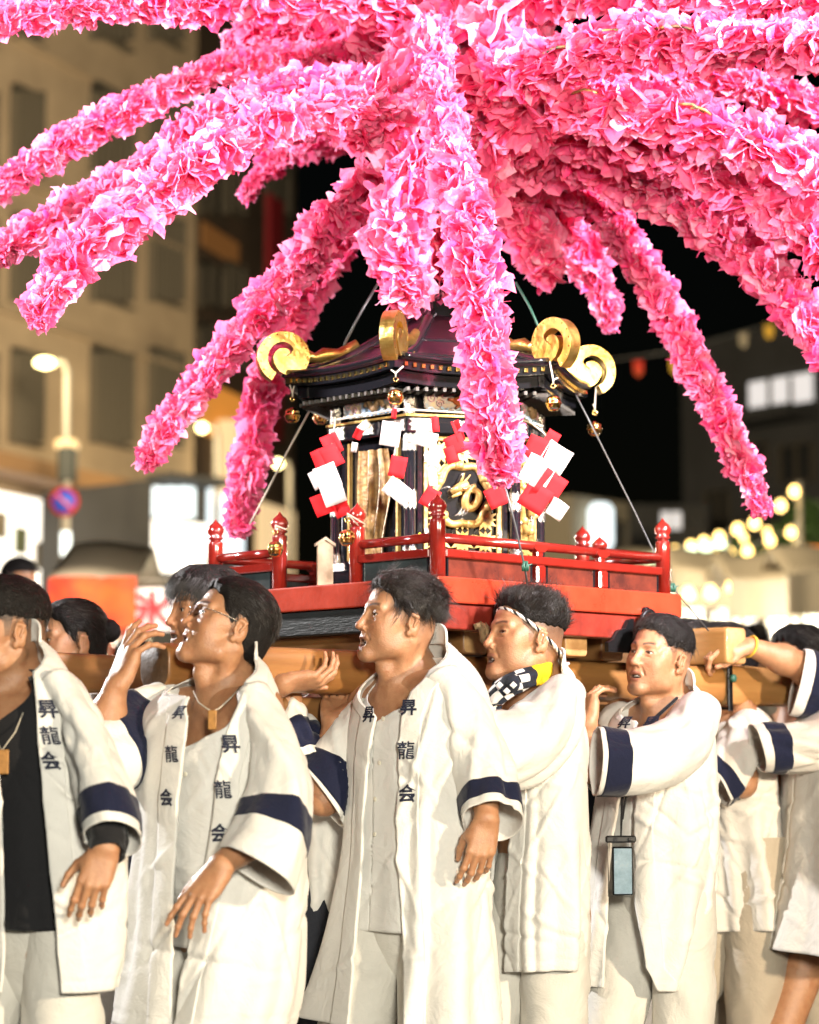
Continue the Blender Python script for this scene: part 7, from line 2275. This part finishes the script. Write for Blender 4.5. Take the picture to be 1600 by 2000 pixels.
# ---------------------------------------------------------------- onlookers far behind
GCW = 'festival-goers in the blurred background'
def onlooker_parts():
    rt = thing('person', 'x', 'person', (0, 0, 0), GCW)
    H = Head(V(0, 0, 1.56), 0, 0, 0, 0.98)
    f = Field((-0.36, -0.24, -0.02), (0.36, 0.26, 1.76), 0.013)
    H.cranium(f); f.ell((0, -0.035, 1.51), (0.056, 0.055, 0.075), k=0.02)
    f.cone((0, 0.02, 1.52), (0, 0.02, 1.36), 0.055, 0.06, k=0.03)
    f.ell((0, 0, 1.2), (0.17, 0.11, 0.22), k=0.04); f.ell((0, 0, 0.92), (0.16, 0.11, 0.14), k=0.05)
    for s in (-1, 1):
        f.cone((s * 0.05, 0, 1.38), (s * 0.19, 0, 1.34), 0.05, 0.055, k=0.04); f.cone((s * 0.19, 0, 1.34), (s * 0.23, -0.03, 1.08), 0.05, 0.04, k=0.03)
        f.cone((s * 0.23, -0.03, 1.08), (s * 0.22, -0.14, 0.88), 0.038, 0.03, k=0.02); f.ell((s * 0.22, -0.17, 0.84), (0.03, 0.03, 0.06), k=0.02)
        f.cone((s * 0.09, 0, 0.88), (s * 0.10, 0, 0.48), 0.085, 0.055, k=0.03); f.cone((s * 0.10, 0, 0.48), (s * 0.10, 0.01, 0.08), 0.05, 0.04, k=0.02)
        f.cone((s * 0.10, 0.02, 0.05), (s * 0.11, -0.14, 0.035), 0.045, 0.035, k=0.02)
    v, q = f.mesh()
    link('body', mesh('body', v, q.astype(np.int32), True, colours=np.tile(SKIN * 0.9, (len(v), 1))), M['skin'], rt, local=True)
    f = Field((-0.14, -0.14, 1.4), (0.14, 0.18, 1.8), 0.009); H.cranium(f, 0.012)
    g = f._reg(f.lo - 1, f.lo + f.n * f.vox + 1); Z = g[3]; Y_ = g[2]
    f.a = np.maximum(f.a, (1.60 - 0.9 * np.clip(Y_ + 0.02, 0, 0.1) - Z) * np.ones_like(f.a)).astype(np.float32)
    v, q = f.mesh(); link('hair', mesh('hair', v, q.astype(np.int32), True), M['hair'], rt, local=True)
    f = Field((-0.36, -0.24, 0.8), (0.36, 0.26, 1.5), 0.013)
    f.ell((0, 0, 1.2), (0.19, 0.13, 0.24), k=0.04); f.ell((0, 0, 0.98), (0.175, 0.13, 0.14), k=0.05)
    for s in (-1, 1):
        f.cone((s * 0.06, 0, 1.385), (s * 0.19, 0, 1.345), 0.055, 0.065, k=0.04); f.cone((s * 0.19, 0, 1.345), (s * 0.225, -0.02, 1.14), 0.066, 0.06, k=0.03)
    v, q = f.mesh(); link('shirt', mesh('shirt', v, q.astype(np.int32), True), M['canvas_white'], rt, local=True)
    f = Field((-0.3, -0.2, 0.05), (0.3, 0.2, 1.05), 0.013)
    f.ell((0, 0, 0.93), (0.17, 0.12, 0.11), k=0.04)
    for s in (-1, 1):
        f.cone((s * 0.09, 0, 0.88), (s * 0.10, 0, 0.48), 0.10, 0.075, k=0.03); f.cone((s * 0.10, 0, 0.48), (s * 0.10, 0.01, 0.12), 0.072, 0.065, k=0.02)
    v, q = f.mesh(); link('trousers', mesh('trousers', v, q.astype(np.int32), True), M['dark_trouser'], rt, local=True)
    return rt
proto = onlooker_parts()
shirts = {'white': M['canvas_white'], 'dark': M['dark_trouser'], 'maroon': mat('maroon', (0.16, 0.02, 0.025), 0.8), 'beige': M['trouser_beige'], 'blue': mat('denim', (0.05, 0.09, 0.2), 0.8)}
def onlooker(i, px, Y, shirt, rz, sc, label):
    g = gz(Y); x = at(px, 1300, Y)[0]
    if i == 0: t = proto
    else:
        t = proto.copy(); col.objects.link(t)
        for ch in proto.children:
            c = ch.copy(); c.parent = t; col.objects.link(c)
    t.location = (x, Y, g); t.rotation_euler = (0, 0, R(rz)); t.scale = (sc, sc, sc)
    t['label'] = label
    for c in t.children:
        if c.name.startswith('shirt'):
            c.material_slots[0].link = 'OBJECT'; c.material_slots[0].material = shirts[shirt]
crowd = [(1392, 13.0, 'dark', 30, 1.0), (1452, 14.5, 'maroon', -40, 1.02), (1498, 13.5, 'white', 60, 0.98), (1545, 14.0, 'dark', 10, 1.0), (1590, 12.5, 'beige', -20, 1.01),
         (1360, 16.5, 'white', 150, 0.97), (1420, 17.0, 'blue', 80, 1.0), (1475, 17.5, 'dark', -100, 1.0), (1530, 16.2, 'beige', 170, 0.96), (1575, 17.2, 'white', 40, 1.0), (1330, 15.2, 'dark', 0, 0.95),
         (612, 13.5, 'dark', 20, 1.0), (585, 16.0, 'maroon', 190, 1.0), (662, 15.5, 'white', 90, 1.0), (1440, 11.2, 'beige', 60, 1.0), (1110, 14.0, 'dark', 10, 1.0), (1215, 15.0, 'white', 40, 1.0), (985, 16.0, 'maroon', 100, 1.0), (262, 12.5, 'dark', 80, 1.0)]
for i, (px, Y, s, rz, sc) in enumerate(crowd):
    rank = sorted(c[0] for c in crowd if c[2] == s and (c[0] > 1300) == (px > 1300)).index(px)
    nn = sum(1 for c in crowd if c[2] == s and (c[0] > 1300) == (px > 1300))
    order = '' if nn == 1 else ', %s from the left' % ('first', 'second', 'third', 'fourth', 'fifth')[rank]
    where = 'right of the shrine' if px > 1300 else 'between the legs of the bearers'
    onlooker(i, px, Y, s, rz, sc, 'blurred onlooker in a %s shirt %s' % (s, where) + order)
st_ = thing('viewing_step', 'low wooden step under the onlooker with the camera at the far left', 'step', (at(38, 1300, 12.0)[0], 12.0, gz(12.0)))
zz = at(38, 1080, 12.0)[2] - 1.70
mb = MB(); mb.box(V(at(38, 1300, 12.0)[0], 12.0, (gz(12.0) - 0.1 + zz) / 2), (0.6, 0.5, zz - gz(12.0) + 0.1), None, 0.01); mb.build('platform', M['dark_wood'], st_)
onlooker(99, 38, 12.0, 'dark', 60, 1.0, 'blurred onlooker standing higher than the crowd before the white shop window')
bpy.context.view_layer.update()
for o in [o for o in col.objects if o.get('label', '').startswith('blurred onlooker standing')]: o.location.z = zz
onlooker(98, 78, 13.0, 'maroon', 40, 1.02, 'blurred onlooker in a maroon top just behind the head of the first bearer')
# ---------------------------------------------------------------- bells
def bell(label, px, py, Y, string_to, sz=0.0205):
    c = at(px, py, Y)
    t = thing('bell', label, 'bell', tuple(c), 'gilt bells of the shrine')
    s = sz / 0.0205
    mb = MB(); mb.lathe(c - EZ * 0.021 * s, [(0.002 * s, 0), (0.012 * s, 0.002 * s), (0.0185 * s, 0.010 * s), (0.0205 * s, 0.0185 * s), (0.0225 * s, 0.0195 * s), (0.0225 * s, 0.0225 * s), (0.0205 * s, 0.0235 * s), (0.0190 * s, 0.031 * s), (0.0205 * s, 0.0325 * s), (0.0190 * s, 0.034 * s), (0.013 * s, 0.040 * s), (0.004 * s, 0.0425 * s)], 22)
    b = mb.build('shell', M['gold_bright'], t)
    mb = MB(); mb.tube([c + EZ * (0.047 * s) + V(math.cos(a), 0, math.sin(a)) * 0.006 * s for a in np.linspace(0, 2 * PI, 13)], 0.0016 * s, 6, cap=False); mb.build('loop', M['gold_bright'], t)
    mb = MB(); mb.box(c - EZ * 0.016 * s - V(0, 0.0155 * s, 0), (0.022 * s, 0.006, 0.0025 * s)); mb.build('slit', M['lacquer_black'], t)
    top = c + EZ * 0.052 * s
    k = top + EZ * 0.012
    for q in string_to:
        mb = MB(); mb.tube([top, k, q], [0.0022, 0.0026, 0.0020], 6); mb.build('string', M['white_string'], t)
    return t
bell('gilt bell hanging from the left gold scroll', 571, 812, 6.60, [at(566, 752, 6.60), at(575, 752, 6.60)])
bell('gilt bell hanging under the left eave behind the first', 626, 816, 6.95, [at(624, 782, 6.95), at(634, 784, 6.95)])
bell('gilt bell hanging from the scroll at the near roof corner', 773, 776, 6.26, [at(764, 722, 6.26), at(788, 715, 6.26)])
bell('gilt bell hanging from the right gold scroll', 1081, 788, 6.38, [at(1074, 706, 6.38), at(1090, 738, 6.38)])
bell('gilt bell hanging from the outermost right gold scroll', 1162, 838, 6.83, [at(1164, 758, 6.83), at(1158, 790, 6.83)])
bell('gilt bell tied to the left gate post of the railing', 538, 1073, 6.40, [at(548, 1036, 6.42), at(558, 1034, 6.42)])
bell('gilt bell tied to the right gate post of the railing', 678, 1051, 6.22, [at(700, 1026, 6.22), at(714, 1024, 6.2)])
# knots of white string round the gate posts
for (px, py, Y, w) in ((553, 1034, 6.45, 0.021), (708, 1022, 6.26, 0.021)):
    pass
# ---------------------------------------------------------------- paper streamers
def streamer(label, quads, cord=None, Y=6.4):
    """quads: (px, py, half size px, rotation deg, colour r/w, dY, skew)"""
    c0 = at(quads[0][0], quads[0][1], Y)
    t = thing('paper_streamer', label, 'paper streamer', tuple(c0), 'folded paper streamers on the shrine')
    r = np.random.default_rng(int(quads[0][0] + quads[0][1]))
    for (px, py, hs, rot, cl, dy, asp) in quads:
        a = R(rot); n = 5
        P = np.zeros((n, n, 3))
        cv = r.uniform(-0.012, 0.012)
        tl = r.uniform(-0.25, 0.25)
        for i in range(n):
            for j in range(n):
                u, w = (j / (n - 1) * 2 - 1) * hs, (i / (n - 1) * 2 - 1) * hs * asp
                X, Yp_ = u * math.cos(a) - w * math.sin(a), u * math.sin(a) + w * math.cos(a)
                p = at(px + X, py + Yp_, Y + dy)
                P[i, j] = p + V(0, 1, 0) * (cv * (u / hs) ** 2 + tl * u / F * Y)
        mb = MB(); mb.grid(P)
        o = link('paper_panel', mesh('paper_panel', mb.v[0], np.array(mb.f, np.int32), True), M['paper_red'] if cl == 'r' else M['paper_white'], t)
        so = o.modifiers.new('t', 'SOLIDIFY'); so.thickness = 0.0008
    if cord:
        mb = MB(); mb.tube([at(x, y, yy) for (x, y, yy) in cord], 0.0022, 6); mb.build('cord', M['white_string'], t)
streamer('zigzag red and white paper streamer hanging at the left column of the shrine', [(648, 868, 17, -25, 'r', 0.0, 1.2), (634, 896, 22, -22, 'r', -0.01, 1.0), (646, 892, 20, -28, 'r', -0.015, 1.1), (622, 935, 15, -25, 'w', 0.0, 1.2), (640, 932, 22, -22, 'w', -0.02, 1.1), (650, 962, 22, -20, 'w', -0.025, 1.1), (630, 985, 19, -22, 'r', -0.01, 1.1), (664, 985, 15, -22, 'r', -0.015, 1.6)], [(655, 815, 6.47), (652, 850, 6.46), (648, 868, 6.45)], 6.45)
streamer('large zigzag red and white paper streamer hanging at the right column of the shrine', [(1075, 862, 13, 30, 'r', 0.0, 1.6), (1048, 876, 21, 25, 'r', -0.01, 1.1), (1085, 895, 26, 32, 'w', -0.005, 1.0), (1050, 922, 29, 30, 'w', -0.02, 1.0), (1075, 950, 25, 34, 'r', -0.012, 1.1), (1046, 972, 27, 32, 'r', -0.02, 1.0), (1088, 994, 18, 34, 'w', -0.025, 1.0)], [(1040, 828, 6.38), (1062, 845, 6.36), (1075, 862, 6.35)], 6.35)
streamer('white paper streamer with a red tail hanging in front of the near column', [(770, 808, 5, 8, 'r', 0, 2.0), (763, 848, 19, 8, 'w', -0.01, 1.25), (777, 912, 16, 12, 'r', -0.012, 1.3), (764, 950, 10, 38, 'w', -0.015, 1.8), (782, 962, 20, 40, 'w', -0.02, 0.9)], [(776, 848, 6.30), (770, 890, 6.29), (762, 928, 6.29)], 6.29)
streamer('curled white and red paper streamer right of the near column', [(832, 858, 22, 15, 'w', 0.0, 0.7), (848, 890, 11, 8, 'w', -0.006, 1.9), (845, 930, 8, -5, 'w', -0.006, 2.4), (840, 972, 15, 30, 'r', -0.012, 1.3)], None, 6.27)
streamer('small red folded paper streamer over the dragon door', [(850, 828, 7, -5, 'r', 0.0, 2.2), (895, 842, 8, -20, 'r', 0.0, 2.6), (890, 868, 19, -22, 'r', -0.01, 1.0), (882, 888, 12, -18, 'r', -0.015, 1.4)], None, 6.27)
streamer('red paper streamer at the foot of the right column below the central branch', [(970, 970, 20, -25, 'r', 0.0, 1.0)], [(972, 930, 6.2), (970, 955, 6.2)], 6.2)
streamer('twisted pale paper strip hanging under the left upper beam', [(712, 832, 12, -40, 'w', 0.0, 0.7), (700, 848, 8, 25, 'r', -0.004, 1.3), (692, 874, 6, 10, 'w', -0.006, 1.6)], None, 6.50)
# straw cord carrying the streamers round the shrine
cd = thing('streamer_cord', 'thin pale cord strung round the shrine columns above the paper streamers', 'cord', tuple(at(780, 806, 6.38)))
mb = MB(); mb.tube([at(648, 822, 6.62), at(700, 812, 6.5), at(770, 800, 6.37), at(800, 800, 6.37), at(900, 806, 6.36), at(1010, 818, 6.42), at(1060, 832, 6.5)], 0.0028, 6); mb.build('strand', M['white_string'], cd)
# ---------------------------------------------------------------- guy wires
def wire(label, pts, r=0.0022, m='wire'):
    mb = MB(); mb.tube([at(*p) for p in pts], r, 6)
    o = mb.build('guy_wire', M[m]); return tag(o, label, 'wire', 'guy wires of the blossom stalk')
wire('grey guy wire from the blossom stalk down to the left roof ridge', [(742, 548, 6.7), (708, 605, 6.68), (672, 674, 6.66)], 0.0035)
wire('green guy wire from the blossom stalk down to the right scroll', [(1008, 552, 6.75), (1035, 600, 6.7), (1056, 648, 6.66)], 0.0032, 'wire_green')
wire('thin bright wire from the left eave down to the far railing', [(620, 774, 6.9), (560, 885, 7.0), (506, 990, 7.1), (488, 1024, 7.12)], 0.0026, 'white_string')
wire('thin wire from the right eave down past the bell to the platform corner', [(1115, 752, 6.7), (1165, 850, 6.74), (1240, 1000, 6.78), (1296, 1118, 6.80), (1318, 1152, 6.80), (1384, 1232, 6.85)], 0.0022)
wire('dark wire from the branch tip down to the short railing post', [(988, 955, 6.05), (1005, 1020, 6.09), (1025, 1108, 6.13), (1030, 1140, 6.15)], 0.0030)
for (px, py, Y, n) in ((1026, 1106, 6.10, 'short railing post'), (1314, 1148, 6.76, 'right platform corner')):
    c = at(px, py, Y)
    mb = MB()
    for k in range(4):
        a = k * 1.6
        mb.tube([c + V(0.004 * math.cos(a), 0, 0.012), c + V(0.008 * math.cos(a + 1), -0.004, 0), c + V(0.006 * math.cos(a + 2), 0, -0.012)], 0.0035, 6)
    mb.tube([c, c + V(0.018, 0, 0.006)], [0.004, 0.001], 6)
    o = mb.build('wire_knot', M['wire_green']); tag(o, 'dark knot in the guy wire beside the ' + n, 'knot')
